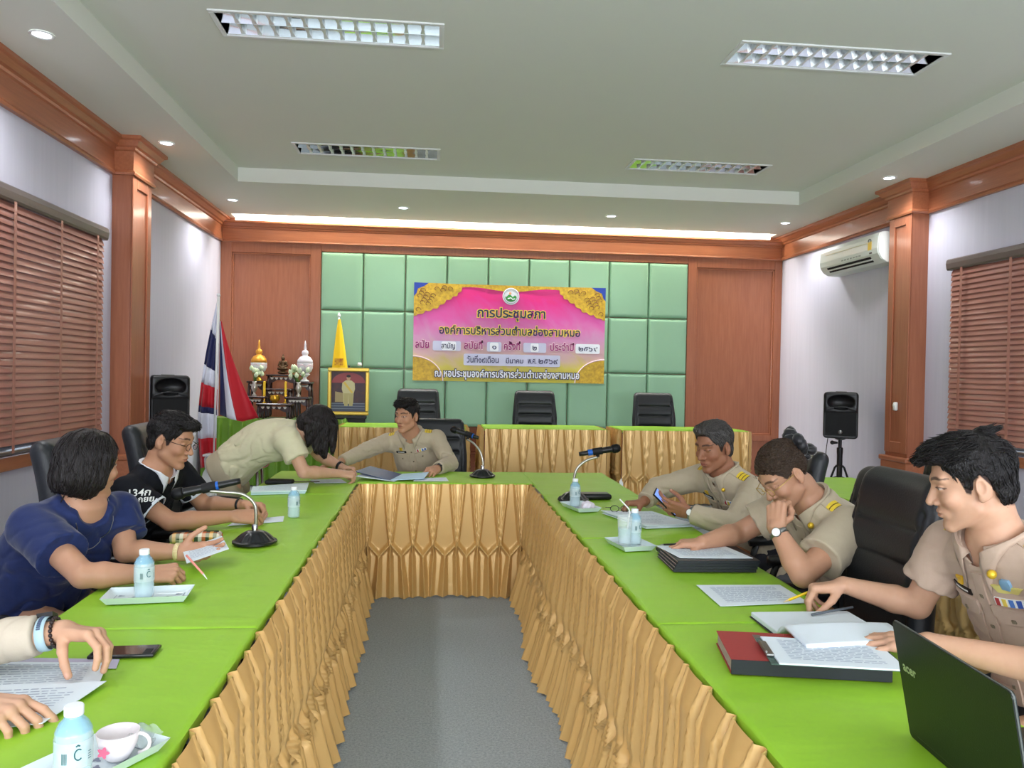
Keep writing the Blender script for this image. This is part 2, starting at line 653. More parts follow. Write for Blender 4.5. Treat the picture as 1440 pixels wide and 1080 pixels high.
for x0, x1 in ((-2.41, -1.49), (3.29, 4.31)):
    for a, q in (((x0, 0.76), (x0 + 0.018, 2.865)), ((x1 - 0.018, 0.76), (x1, 2.865)), ((x0, 2.847), (x1, 2.865)), ((x0, 0.76), (x1, 0.778))):
        bead.rbox((a[0], YB - 0.022, a[1]), (q[0], YB - 0.002, q[1]), 0.006, 2)
obj('panel_bead', bead, M_WOODX, WB)
dado = MB()
for z0, z1, t in ((0.715, 0.815, 0.03), (0.505, 0.69, 0.018), (0.24, 0.48, 0.018), (0.0, 0.215, 0.026)):
    dado.rbox((PX0, YB - t, z0), (PX1, YB, z1), 0.005, 1)
for z in (0.7, 0.493, 0.228):
    dado.rbox((PX0, YB - 0.03, z - 0.012), (PX1, YB, z + 0.012), 0.006, 2)
obj('dado', dado, M_WOODDK, WB)
pads = MB()
NX, NZ = 9, 3
pw, ph = (PX1 - PX0) / NX, (PZ1 - PZ0) / NZ
for i in range(NX):
    for j in range(NZ):
        x0, z0 = PX0 + i * pw, PZ0 + j * ph

        def pad(u, w, x0=x0, z0=z0):
            x = x0 + 0.002 + (pw - 0.004) * u
            z = z0 + 0.002 + (ph - 0.004) * w
            e = min(u * pw, (1 - u) * pw, w * ph, (1 - w) * ph)
            t = min(1.0, e / 0.035)
            d = 0.05 * math.sqrt(max(0.0, 1 - (1 - t) ** 2)) + 0.004
            return (x, YB - d, z)
        us = [0, .004, .012, .025, .045, .07, .2, .5, .8, .93, .955, .975, .988, .996, 1]
        n = len(us)
        pads.add([pad(u, w) for w in us for u in us], [(q * n + p, q * n + p + 1, (q + 1) * n + p + 1, (q + 1) * n + p) for q in range(n - 1) for p in range(n - 1)])
obj('padded_panelling', pads, M_PAD, WB, smooth=True)

# ---- cornice along the walls and round the pilasters
PROF = [(0, 2.985), (0.03, 2.985), (0.038, 3.0), (0.03, 3.015), (0.022, 3.022), (0.022, 3.17), (0.036, 3.178), (0.042, 3.195), (0.06, 3.205), (0.085, 3.24), (0.105, 3.25), (0.105, ZS), (0, ZS)]
LP, RP = (6.5, 6.91), (6.69, 7.03)        # pilaster y ranges
LPX, RPX = -2.395, 4.255


def cornice(path, profile, name, label, m):
    """sweep the profile along a polyline in plan; the profile's first number is the distance to the right of travel, mitred"""
    mb = MB()
    n, k = len(path), len(profile)
    P = [Vector((p[0], p[1])) for p in path]
    nor = []
    for i in range(n - 1):
        d = (P[i + 1] - P[i]).normalized()
        nor.append(Vector((d.y, -d.x)))
    v = []
    for i in range(n):
        if i == 0:
            w = nor[0]
        elif i == n - 1:
            w = nor[-1]
        else:
            s = nor[i - 1] + nor[i]
            w = s / max(0.3, s.dot(nor[i]))
        for d, z in profile:
            v.append((P[i].x + w.x * d, P[i].y + w.y * d, z))
    f = [(i * k + j, (i + 1) * k + j, (i + 1) * k + (j + 1) % k, i * k + (j + 1) % k) for i in range(n - 1) for j in range(k)]
    f += [tuple(range(k)), tuple(range((n - 1) * k, n * k))[::-1]]
    mb.add(v, f)
    return struct(name, mb, m, label)


cornice([(XL, YF), (XL, LP[0]), (LPX, LP[0]), (LPX, LP[1]), (XL, LP[1]), (XL, YB)], PROF, 'trim_1', 'wooden cornice along the left wall', M_WOODY)
cornice([(XL + 0.02, YB - 0.035), (XR - 0.02, YB - 0.035)], [(d * 1.0, 2.985 + (z - 2.985) * 0.84) for d, z in PROF[:-1]] + [(-0.035, 2.985 + (ZS - 2.985) * 0.84), (-0.035, 2.985)], 'trim_2', 'wooden cornice along the back wall', M_WOODX)
cornice([(XR, YB), (XR, RP[1]), (RPX, RP[1]), (RPX, RP[0]), (XR, RP[0]), (XR, YF)], PROF, 'trim_3', 'wooden cornice along the right wall', M_WOODY)


def pilaster(name, wall, face, y0, y1, label):
    s = 1 if face > wall else -1
    a, q = min(wall, face), max(wall, face)
    mb = MB()
    if s > 0:
        mb.box((wall, y0, 0.0), (face, y1, 3.0))
    else:
        mb.box((face, y0, 0.0), (wall, y1, 3.0))
    o = struct(name, mb, M_WOODV, label)
    fm = MB()
    t = 0.014 * s
    z0, z1 = 0.82, 2.9

    def fb(ya, yb, za, zb, th=t):
        fm.rbox((min(face, face + th), ya, za), (max(face, face + th), yb, zb), 0.004, 1)
    fb(y0, y0 + 0.085, z0, 2.985)
    fb(y1 - 0.085, y1, z0, 2.985)
    fb(y0 + 0.085, y1 - 0.085, z1, 2.985)
    fb(y0 + 0.085, y1 - 0.085, z0, z0 + 0.1)
    obj('raised_frame', fm, M_WOODV, o)
    pl = MB()
    pl.rbox((a - (0.03 if s < 0 else 0), y0 - 0.03, 0.0), (q + (0.03 if s > 0 else 0), y1 + 0.03, 0.74), 0.006, 1)
    pl.rbox((a - (0.045 if s < 0 else 0), y0 - 0.045, 0.74), (q + (0.045 if s > 0 else 0), y1 + 0.045, 0.785), 0.012, 3)
    obj('plinth', pl, M_WOODY, o)
    return o


pilaster('trim_4', XL, LPX, *LP, 'wooden pilaster on the left wall')
pilaster('trim_5', XR, RPX, *RP, 'wooden pilaster on the right wall')
struct('baseboard_left', MB().box((XL, YF, 0), (XL + 0.018, YB, 0.1)), M_WOODY, 'wooden baseboard of the left wall')
struct('baseboard_right', MB().box((XR - 0.018, YF, 0), (XR, YB, 0.1)), M_WOODY, 'wooden baseboard of the right wall')

# ---- the low stage at the back
DZ = 0.19
struct('floor_stage', MB().rbox((XL + 0.02, 7.42, 0.0), (XR - 0.02, YB - 0.03, DZ), 0.01, 2), M_CARPET, 'low carpeted stage at the back')

# ---- windows with timber blinds
M_BLIND = mat('blind_slat', (168, 112, 98), 0.45, noise=0.4, nscale=10, stretch=(4, 0.4, 4), rgb2=(142, 90, 78), coat=0.15)
M_HEADRAIL = mat('blind_headrail', (104, 92, 88), 0.35, metal=0.2)
M_GLASSW = mat('window_glass', (235, 245, 250), 0.02, trans=1.0, ior=1.05)


def window(n, wall, s, op, by0, by1, side):
    y0, y1, z0, z1 = op
    f = MB()
    xo = wall - s * 0.12
    lo, hi = min(xo, wall - s * 0.06), max(xo, wall - s * 0.06)
    for ya, yb, za, zb in ((y0, y0 + 0.05, z0, z1), (y1 - 0.05, y1, z0, z1), (y0, y1, z0, z0 + 0.05), (y0, y1, z1 - 0.05, z1), ((y0 + y1) / 2 - 0.025, (y0 + y1) / 2 + 0.025, z0, z1)):
        f.box((lo, ya, za), (hi, yb, zb))
    w = struct('window_%d' % n, f, M_WHITEP, 'window behind the wooden blind on the %s wall' % side)
    obj('pane', MB().box((wall - s * 0.095, y0 + 0.05, z0 + 0.05), (wall - s * 0.088, y1 - 0.05, z1 - 0.05)), M_GLASSW, w)
    sill = MB().rbox((min(wall, wall + s * 0.05), y0 - 0.2, 0.845), (max(wall, wall + s * 0.05), y1 + 0.09, 0.93), 0.006, 2)
    obj('sill', sill, M_WOODY, w)
    # blind
    x = wall + s * 0.06
    bl = thing('venetian_blind', 'brown wooden slat blind on the %s wall%s' % (side, ' above the woman in navy' if side == 'left' else ' behind the man with the laptop'), 'blind', (wall, (by0 + by1) / 2, 0.95))
    hr = MB()
    prof = [(0.0, 2.425), (0.075, 2.425), (0.082, 2.44), (0.088, 2.48), (0.082, 2.51), (0.07, 2.52), (0.0, 2.52)]
    hr.prism([(wall + s * (d + 0.002), z) for d, z in prof], by0 - 0.04, by1 + 0.04, 'y')
    obj('headrail', hr, M_HEADRAIL, bl)
    sl = MB()
    k = 0
    z = 2.40
    tilt = math.radians(70)
    while z > 1.015:
        wob = 0.0015 * math.sin(k * 1.7)
        ax = Vector((s * math.cos(tilt), 0, -math.sin(tilt))) * 0.026
        nn = Vector((s * math.sin(tilt), 0, math.cos(tilt)))
        cc = Vector((x, 0, z + wob))
        pts = []
        for q in (-1, -0.5, 0, 0.5, 1):
            pts.append(cc + ax * q + nn * 0.003 * (1 - q * q))
        poly = [(p.x, p.z) for p in pts] + [(p.x - nn.x * 0.0028, p.z - nn.z * 0.0028) for p in reversed(pts)]
        sl.prism(poly, by0, by1, 'y')
        z -= 0.043
        k += 1
    obj('slats', sl, M_BLIND, bl)
    br = MB().rbox((x - 0.028, by0, 0.95), (x + 0.028, by1, 0.972), 0.006, 2)
    obj('bottom_rail', br, M_HEADRAIL, bl)
    for ty in ([by1 - 0.16, by1 - 0.72, by1 - 1.3, by0 + 0.2]):
        tp = MB().box((x + s * 0.030, ty - 0.014, 0.955), (x + s * 0.0315, ty + 0.014, 2.43))
        obj('ladder_tape', tp, M_BLIND, bl)
    return w


window(1, XL, 1, LW, 3.95, 6.19, 'left')
window(2, XR, -1, RW, 3.9, 6.27, 'right')

# ---- ceiling lights
def troffer(x0, x1, y0, y1, label):
    t = thing('ceiling_light', label, 'light', ((x0 + x1) / 2, (y0 + y1) / 2, ZT), group='recessed louvre lights in the ceiling')
    fr = MB()
    w = 0.028
    for a, q in (((x0 - w, y0 - w), (x1 + w, y0)), ((x0 - w, y1), (x1 + w, y1 + w)), ((x0 - w, y0), (x0, y1)), ((x1, y0), (x1 + w, y1))):
        fr.rbox((a[0], a[1], ZT - 0.008), (q[0], q[1], ZT + 0.004), 0.003, 1)
    obj('frame', fr, M_WHITEP, t)
    ym = (y0 + y1) / 2
    tr = MB()
    tr.box((x0, y0, ZT + 0.1), (x1, y1, ZT + 0.104))
    tr.box((x0 - 0.004, y0 - 0.004, ZT), (x0, y1 + 0.004, ZT + 0.104))
    tr.box((x1, y0 - 0.004, ZT), (x1 + 0.004, y1 + 0.004, ZT + 0.104))
    obj('tray', tr, M_WHITEP, t)
    # two parabolic troughs
    rf = MB()
    for ya, yb in ((y0, ym), (ym, y1)):
        def refl(u, v, ya=ya, yb=yb):
            q = 2 * v - 1
            return (x0 + (x1 - x0) * u, (ya + yb) / 2 + (yb - ya) / 2 * q * 0.995, ZT + 0.003 + 0.085 * (1 - q * q))
        rf.grid(refl, 2, 17)
    obj('reflector', rf, M_MIRROR, t, smooth=True)
    lv = MB()
    n = 13
    for i in range(1, n):
        x = x0 + (x1 - x0) * i / n
        for ya, yb in ((y0, ym), (ym, y1)):
            yc, hw = (ya + yb) / 2, (yb - ya) / 2 * 0.97
            # a folded blade, wide and flat at the mouth and narrow above
            lv.add([(x - 0.014, yc - hw, ZT + 0.004), (x - 0.006, yc, ZT + 0.004), (x - 0.014, yc + hw, ZT + 0.004), (x + 0.014, yc + hw, ZT + 0.004), (x + 0.006, yc, ZT + 0.004), (x + 0.014, yc - hw, ZT + 0.004),
                    (x, yc - hw * 0.7, ZT + 0.05), (x, yc, ZT + 0.05), (x, yc + hw * 0.7, ZT + 0.05)],
                   [(0, 1, 4, 5), (1, 2, 3, 4), (0, 6, 7, 1), (1, 7, 8, 2), (3, 8, 7, 4), (4, 7, 6, 5)])
    obj('louvre', lv, M_LOUVRE, t)
    for ya, yb in ((y0, ym), (ym, y1)):
        tb = MB().tube([(x0 + 0.02, (ya + yb) / 2, ZT + 0.07), (x1 - 0.02, (ya + yb) / 2, ZT + 0.07)], 0.012, 10)
        obj('tube', tb, M_WHITEP, t, smooth=True)
    return t


M_LOUVRE = mat('louvre_blade', (236, 240, 240), 0.32, metal=0.35)
for x0, x1, y0, y1, w in TROFFERS:
    a, q = w.split()
    troffer(x0, x1, y0, y1, '%s recessed louvre light in the %s row of the ceiling' % (q, 'near' if a == 'front' else 'far'))


def downlight(x, y, label):
    t = thing('downlight', label, 'light', (x, y, ZS), group='round downlights in the ceiling border')
    r = MB().lathe([(0.062, ZS - 0.001), (0.064, ZS - 0.006), (0.056, ZS - 0.01), (0.046, ZS - 0.004)], (x, y, 0), 28, cap=False)
    obj('ring', r, M_WHITEP, t, smooth=True)
    d = MB().lathe([(0.047, ZS - 0.002), (0.03, ZS - 0.004), (0.002, ZS - 0.005)], (x, y, 0), 28, cap=False)
    obj('bulb', d, M_LAMP, t, smooth=True)
    lamp('downlight_beam', 'SPOT', (x, y, ZS - 0.02), DOWNLIGHT_POWER, (0.97, 0.98, 1.0), 0.14, aim=(x, y, 0), spot=math.radians(150), blend=0.9)
    return t


for x, y, l in ((-2.15, 4.54, 'round downlight above the left wall window, nearest of its row'), (-2.16, 6.58, 'round downlight beside the left pilaster'), (-2.16, 8.67, 'round downlight in the back left corner of the ceiling'),
                (-0.36, 8.73, 'round downlight above the left part of the banner wall'), (1.96, 8.73, 'round downlight above the right end of the banner'),
                (4.0, 8.73, 'round downlight in the back right corner above the air conditioner'), (3.98, 6.62, 'round downlight beside the right pilaster')):
    downlight(x, y, l)
# the same lamps go on along the border above and behind the photographer
for x, y in ((-2.15, 2.5), (-2.15, 0.45), (-2.15, -1.6), (3.98, 4.54), (3.98, 2.5), (3.98, 0.45), (3.98, -1.6), (0.9, -3.0)):
    downlight(x, y, 'round downlight in the ceiling border, out of the picture')

lit_slot = thing('led_strip', 'bright white light strip in the slot along the back wall', 'light', (0.9, 9.5, ZT))
obj('strip', MB().box((SX0 + 0.01, 9.612, 3.205), (SX1 - 0.01, 9.626, ZS + 0.05)), M_SLOTGLOW, lit_slot)  # emissive face imitates the wall washed by the slot light
for k in range(3):
    lamp('led_strip_glow', 'AREA', (-1.0 + 1.9 * k, 9.535, ZT + 0.03), COVE_POWER, (1.0, 0.97, 0.9), 1.8, 0.1, aim=(-1.0 + 1.9 * k, 9.56, 0))
# ================================================================== tables, cloths and skirts
TT = 0.75


def table(x0, x1, y0, y1, base, label):
    t = thing('folding_table', label, 'table', ((x0 + x1) / 2, (y0 + y1) / 2, base), group='folding tables under the cloths')
    z = base + TT - 0.008
    obj('tabletop', MB().rbox((x0 + 0.006, y0 + 0.006, z - 0.03), (x1 - 0.006, y1 - 0.006, z), 0.004, 1), M_WHITEP, t)
    for sx in (x0 + 0.07, x1 - 0.07):
        for sy in (y0 + 0.07, y1 - 0.07):
            obj('leg', MB().tube([(sx, sy, base), (sx, sy, z - 0.03)], 0.014, 8), M_STEEL, t, smooth=True)
    return t


def cloth(x0, x1, y0, y1, base, label, group, hang=0.03, seed=0, hangs=(1, 1, 1, 1), m=None):
    """satin cover over a table top: gently rumpled top, rolled edge, short overhang (sides: x0, x1, y0, y1)"""
    r = np.random.default_rng(seed)
    ph = r.uniform(0, 6.28, 12)
    z0 = base + TT

    def wr(x, y):
        e = 0.0010 * math.sin(9 * x + 3.1 * y + ph[0]) + 0.0008 * math.sin(17 * y - 5 * x + ph[1]) + 0.0006 * math.sin(31 * x + 11 * y + ph[2])
        # a few sharp pulled creases near the ends
        for k in range(3):
            yy = (y0 + 0.02 + 0.05 * k) if k < 2 else y1 - 0.03
            e += 0.0022 * math.exp(-((y - yy - 0.006 * math.sin(6 * x + ph[3 + k])) / 0.008) ** 2)
        return max(-0.002, e)
    nx, ny = max(12, int((x1 - x0) / 0.03)), max(12, int((y1 - y0) / 0.02))
    xs = [(x0 - 0.002, 1)] + [(x0 + 0.008 + (x1 - x0 - 0.016) * i / (nx - 1), 0) for i in range(nx)] + [(x1 + 0.002, 1)]
    v, f = [], []
    XS = [x0 - 0.004, x0 - 0.004, x0 + 0.002] + [x0 + 0.012 + (x1 - x0 - 0.024) * i / nx for i in range(nx + 1)] + [x1 - 0.002, x1 + 0.004, x1 + 0.004]
    YS = [y0 - 0.004, y0 - 0.004, y0 + 0.002] + [y0 + 0.012 + (y1 - y0 - 0.024) * i / ny for i in range(ny + 1)] + [y1 - 0.002, y1 + 0.004, y1 + 0.004]
    nX, nY = len(XS), len(YS)

    def drop(i, n, a, b, pos):
        if i == 0:
            return hang * (1 if a else 0.2) * (1 + 0.25 * math.sin(40 * pos + ph[7]))
        if i == 1:
            return 0.006
        if i == n - 1:
            return hang * (1 if b else 0.2) * (1 + 0.25 * math.sin(43 * pos + ph[8]))
        if i == n - 2:
            return 0.006
        return 0.0
    for j, y in enumerate(YS):
        for i, x in enumerate(XS):
            d = max(drop(i, nX, hangs[0], hangs[1], y), drop(j, nY, hangs[2], hangs[3], x))
            v.append((x, y, z0 - d + (wr(x, y) if d == 0 else 0)))
    for j in range(nY - 1):
        for i in range(nX - 1):
            f.append((j * nX + i, j * nX + i + 1, (j + 1) * nX + i + 1, (j + 1) * nX + i))
    mb = MB().add(v, f)
    o = obj('tablecloth', mb, m or M_CLOTH, smooth=True, angle=50)
    tag(o, label, 'tablecloth', group)
    return o


def skirt_mesh(p0, p1, ztop, zbot, pitch=0.15, amp=0.02, seed=0, dens=26, rows=44, knot=0.57, sway=0.012, smock=True, flare=0.0, rough=0.0, pw_=0.36, top=0.4, bil=0.0):
    """pleated satin hung between p0 and p1 (plan points); outward is to the right of travel"""
    r = np.random.default_rng(seed)
    P0, P1 = np.array(p0, float), np.array(p1, float)
    L = np.linalg.norm(P1 - P0)
    d = (P1 - P0) / L
    nrm = np.array([d[1], -d[0]])
    n = max(1, round(L / pitch))
    p = L / n
    ns = n * dens + 1
    s = np.linspace(0, L, ns)
    c = (np.arange(n) + 0.5) * p
    jit = r.normal(0, 0.06 * p, n)
    jit2 = r.normal(0, 0.10 * p, n + 1)
    kz = r.normal(0, rough * 0.05, n)
    ex = r.uniform(-0.5, 0.5, (n, 2))
    ea = r.uniform(0.2, 0.7, (n, 2)) * rough
    am = 1 + r.normal(0, 0.25 * min(1, rough), n + 1)
    ph = r.uniform(0, 6.28, 8)
    V = []
    H = ztop - zbot
    td0 = 0.11
    near = np.clip((s / p).astype(int), 0, n - 1)
    for j in range(rows):
        t = (j / (rows - 1)) ** 0.9
        z = ztop - H * t
        if smock and t < knot:
            depth = np.full(ns, -0.85 - 0.15 * bil * (t / knot))
        elif smock:
            depth = np.full(ns, -1.0 + 0.9 * bil * min(1.0, max(0.0, (t - knot - 0.05) / (0.95 - knot))) ** 0.8)
        else:
            depth = np.full(ns, -1.0)

        def ridge(x, a, wd, pw=0.8):
            nonlocal depth
            u = np.abs(s - x) / (wd * p)
            depth = np.maximum(depth, -1.0 + (1.0 + a) * np.clip(1 - u, 0, 1) ** pw)
        if smock:
            for k in range(n):
                tk = knot + kz[k]
                td = tk + td0
                cc = c[k] + jit[k]
                if t < tk:
                    q = t / tk
                    w = p * pw_ * (1 - q) ** 0.85 + 0.004
                    wd = 0.10 + 0.06 * q
                    if pw_ > 0.3:
                        ridge(cc - w, 1.0, wd)
                        ridge(cc + w, 1.0, wd)
                        inside = np.abs(s - cc) < w
                        depth = np.where(inside, np.maximum(depth, 0.42 + 0.30 * np.cos((s - cc) / w * PI / 2)), depth)
                    else:
                        # centre panel, a crease each side, then a folded flap; outside it falls away to the recess
                        u = np.abs(s - cc) / (w * 1.45)
                        pr = np.interp(u, [0, 0.30, 0.44, 0.50, 0.62, 0.80, 1.0], [0.42, 0.50, 0.62, 0.10, 0.70, 1.0, 0.75])
                        pr = np.where(u > 1, 0.75 - (np.abs(s - cc) - w * 1.45) / (0.05 * p) * 1.2, pr) - 0.55 * (1 - q)
                        depth = np.maximum(depth, pr)
                    # the roll of cloth that shows inside the gap, below the eye of the pleat
                    if t > 0.10 and pw_ > 0.3:
                        ridge(c[k] + p * 0.5, (-0.25 if pw_ > 0.3 else -0.6) + 0.35 * min(1, (t - 0.10) / 0.1), 0.16 + 0.2 * q, 1.0)
                elif t < td:
                    q = (t - tk) / td0
                    c2 = c[k] + jit[k] * (1 - q)
                    w = p * 0.5 * q
                    ridge(c2 - w, 1.0, 0.13)
                    ridge(c2 + w, 1.0, 0.13)
                    ridge(c2, 0.55, 0.1)
                else:
                    q = (t - td) / (1 - td)
                    ridge(c[k] + jit[k] * 0.4 + 0.10 * p * q * math.sin(ph[0] + k * 2.3), 0.55 + 0.3 * q, 0.15 + 0.14 * q)
                    ridge(k * p + jit2[k] * q, (1.0 + 0.45 * q) * am[k], 0.14 + 0.2 * q)
                for e in range(2):
                    if rough and t > 0.06:
                        ridge(c[k] + ex[k, e] * p * (1 - 0.5 * math.exp(-((t - tk) / 0.15) ** 2)), ea[k, e] * min(1, (t - 0.06) / 0.1), 0.10 + 0.08 * t, 1.0)
            if t >= knot + td0:
                q = (t - knot - td0) / (1 - knot - td0)
                ridge(n * p + jit2[n] * q, 1.0 + 0.4 * q, 0.14 + 0.2 * q)
        else:
            for k in range(n):
                ridge(c[k] + jit[k] + 0.25 * jit2[k] * t, 0.6 + 0.7 * t, 0.22)
        A = amp * (top + (1 - top) * min(1, t / 0.10))
        if smock and rough:
            A *= 1 - 0.35 * math.exp(-((t - knot) / 0.05) ** 2)
        out = A * (depth + 1.0) + 0.005 + sway * t * (np.sin(s * 5.1 + ph[1]) * 0.5 + np.sin(s * 2.3 + ph[2]) * 0.5 + 0.6) + flare * t ** 2.2
        z = np.full(ns, z) + (0.006 * np.sin(s * 9 + ph[3]) if t > 0.9 else 0)
        V.append(np.stack([P0[0] + d[0] * s + nrm[0] * out, P0[1] + d[1] * s + nrm[1] * out, z], 1))
    V = np.concatenate(V)
    a = np.arange(rows - 1)[:, None] * ns + np.arange(ns - 1)[None, :]
    a = a.ravel()
    Q = np.stack([a, a + ns, a + ns + 1, a + 1], 1)
    return V, Q


def skirt(runs, base, label, group, seed, m=None, name='table_skirt', **k):
    VV, QQ, n = [], [], 0
    for i, (p0, p1) in enumerate(runs):
        V, Q = skirt_mesh(p0, p1, base + TT - 0.004, base + 0.012, seed=seed + i, **k)
        VV.append(V)
        QQ.append(Q + n)
        n += len(V)
    o = npobj(name, np.concatenate(VV), np.concatenate(QQ), m or M_GOLD)
    tag(o, label, 'table skirt', group)
    return o


LX0, LX1 = -1.075, -0.485      # left wing
RX0, RX1 = 0.675, 1.265        # right wing
CY0, CY1 = 5.2, 5.79           # cross table
g = 'folding tables'
left_ends = [(1.05, 2.27), (2.27, 3.49), (3.49, 4.70), (4.70, CY1)]
for y0, y1 in left_ends:
    table(LX0, LX1, y0, y1, 0, 'folding table under the green cloth of the left wing')
right_ends = [(1.05, 2.25), (2.25, 3.45), (3.45, 4.65), (4.65, CY1)]
for y0, y1 in right_ends:
    table(RX0, RX1, y0, y1, 0, 'folding table under the green cloth of the right wing')
table(LX1, RX0, CY0, CY1, 0, 'folding table under the green cloth of the cross table')
lc = 'green cloths of the meeting tables'
cloth(LX0, LX1, 1.05, 2.268, 0, 'green satin tablecloth on the left wing, nearest, under the smartphone', lc, seed=1, hangs=(1, 1, 1, 0))
cloth(LX0, LX1, 2.272, 4.70, 0, 'green satin tablecloth on the left wing in front of the woman in navy', lc, seed=2, hangs=(1, 1, 0, 0))
cloth(LX0, LX1, 4.704, CY1, 0, 'green satin tablecloth on the far left corner under the leaning woman', lc, seed=3, hangs=(1, 0, 0, 1))
cloth(RX0, RX1, 1.05, 2.248, 0, 'green satin tablecloth on the right wing, nearest, under the laptop', lc, seed=4, hangs=(1, 1, 1, 0))
cloth(RX0, RX1, 2.252, 3.448, 0, 'green satin tablecloth on the right wing under the black folder stack', lc, seed=5, hangs=(1, 1, 0, 0))
cloth(RX0, RX1, 3.452, 4.648, 0, 'green satin tablecloth on the right wing in front of the man with the phone', lc, seed=6, hangs=(1, 1, 0, 0))
cloth(RX0, RX1, 4.652, CY1, 0, 'green satin tablecloth on the far right corner of the meeting tables', lc, seed=7, hangs=(0, 1, 0, 1))
cloth(LX1 + 0.004, RX0 - 0.004, CY0, CY1, 0, 'green satin tablecloth on the cross table under the centre microphone', lc, seed=8, hangs=(0, 0, 1, 1))
gs = 'gold pleated skirts of the meeting tables'
skirt([((LX1, 1.05), (LX1, CY0 - 0.01))], 0, 'gold pleated skirt hanging along the left wing of tables', gs, 11, sway=0.02, amp=0.026, dens=30, rows=56, flare=0.07, rough=1.0)
skirt([((RX0, CY0 - 0.01), (RX0, 1.05))], 0, 'gold pleated skirt hanging along the right wing of tables', gs, 21, sway=0.03, amp=0.026, dens=30, rows=56, flare=0.08, rough=1.0)
skirt([((LX1 + 0.012, CY0), (RX0 - 0.012, CY0))], 0, 'gold pleated skirt across the front of the cross table', gs, 31, sway=0.006, amp=0.034, dens=44, rows=64, knot=0.53, rough=0.0, pw_=0.21, top=0.85, bil=1.0)

# tables on the stage
BY0, BY1 = 7.7, 8.3
for i, (x0, x1, w) in enumerate(((-0.89, 0.32, 'left'), (0.515, 1.725, 'middle'), (1.89, 3.19, 'right'))):
    table(x0, x1, BY0, BY1, DZ, 'folding table under the %s stage cloth' % w)
    cloth(x0, x1, BY0, BY1, DZ, 'pale green tablecloth on the %s stage table' % w, 'green cloths of the stage tables', seed=40 + i, m=M_CLOTH)
    skirt([((x0, BY1), (x0, BY0)), ((x0, BY0), (x1, BY0)), ((x1, BY0), (x1, BY1))], DZ, 'gold pleated skirt round the %s stage table' % w, 'gold skirts of the stage tables', 50 + 4 * i, dens=24, amp=0.030, knot=0.6, sway=0.006, rough=0.0, pw_=0.21, top=0.85, bil=1.0)

# second row on the right
SX0_, SX1_ = 2.53, 3.13
for k, (y0, y1) in enumerate(((1.9, 3.12), (3.12, 4.36), (4.36, 5.62))):
    table(SX0_, SX1_, y0, y1, 0, 'folding table of the second row on the right')
    cloth(SX0_, SX1_, y0, y1 - 0.004, 0, 'green tablecloth of the second row on the right, %s' % ('behind the man with the laptop', 'behind the empty black chair', 'below the loudspeaker by the right wall')[k], 'green cloths of the second row', seed=60 + k)
skirt([((SX0_, 5.62), (SX0_, 1.9))], 0, 'gold pleated skirt of the second row behind the empty chair', None, 71, dens=18, amp=0.024, rough=0.8)

# altar table with green drape
table(-2.5, -1.0, 8.85, 9.5, DZ - 0.02, 'table under the green drape of the altar')
cloth(-2.5, -1.0, 8.85, 9.5, DZ - 0.02, 'green tablecloth on the altar table', None, seed=80, m=M_CLOTH2)
skirt([((-2.5, 8.85), (-1.0, 8.85)), ((-1.0, 8.85), (-1.0, 9.5))], DZ, 'green pleated drape of the altar table', None, 81, m=M_CLOTH2, smock=False, pitch=0.13, amp=0.022, dens=14)
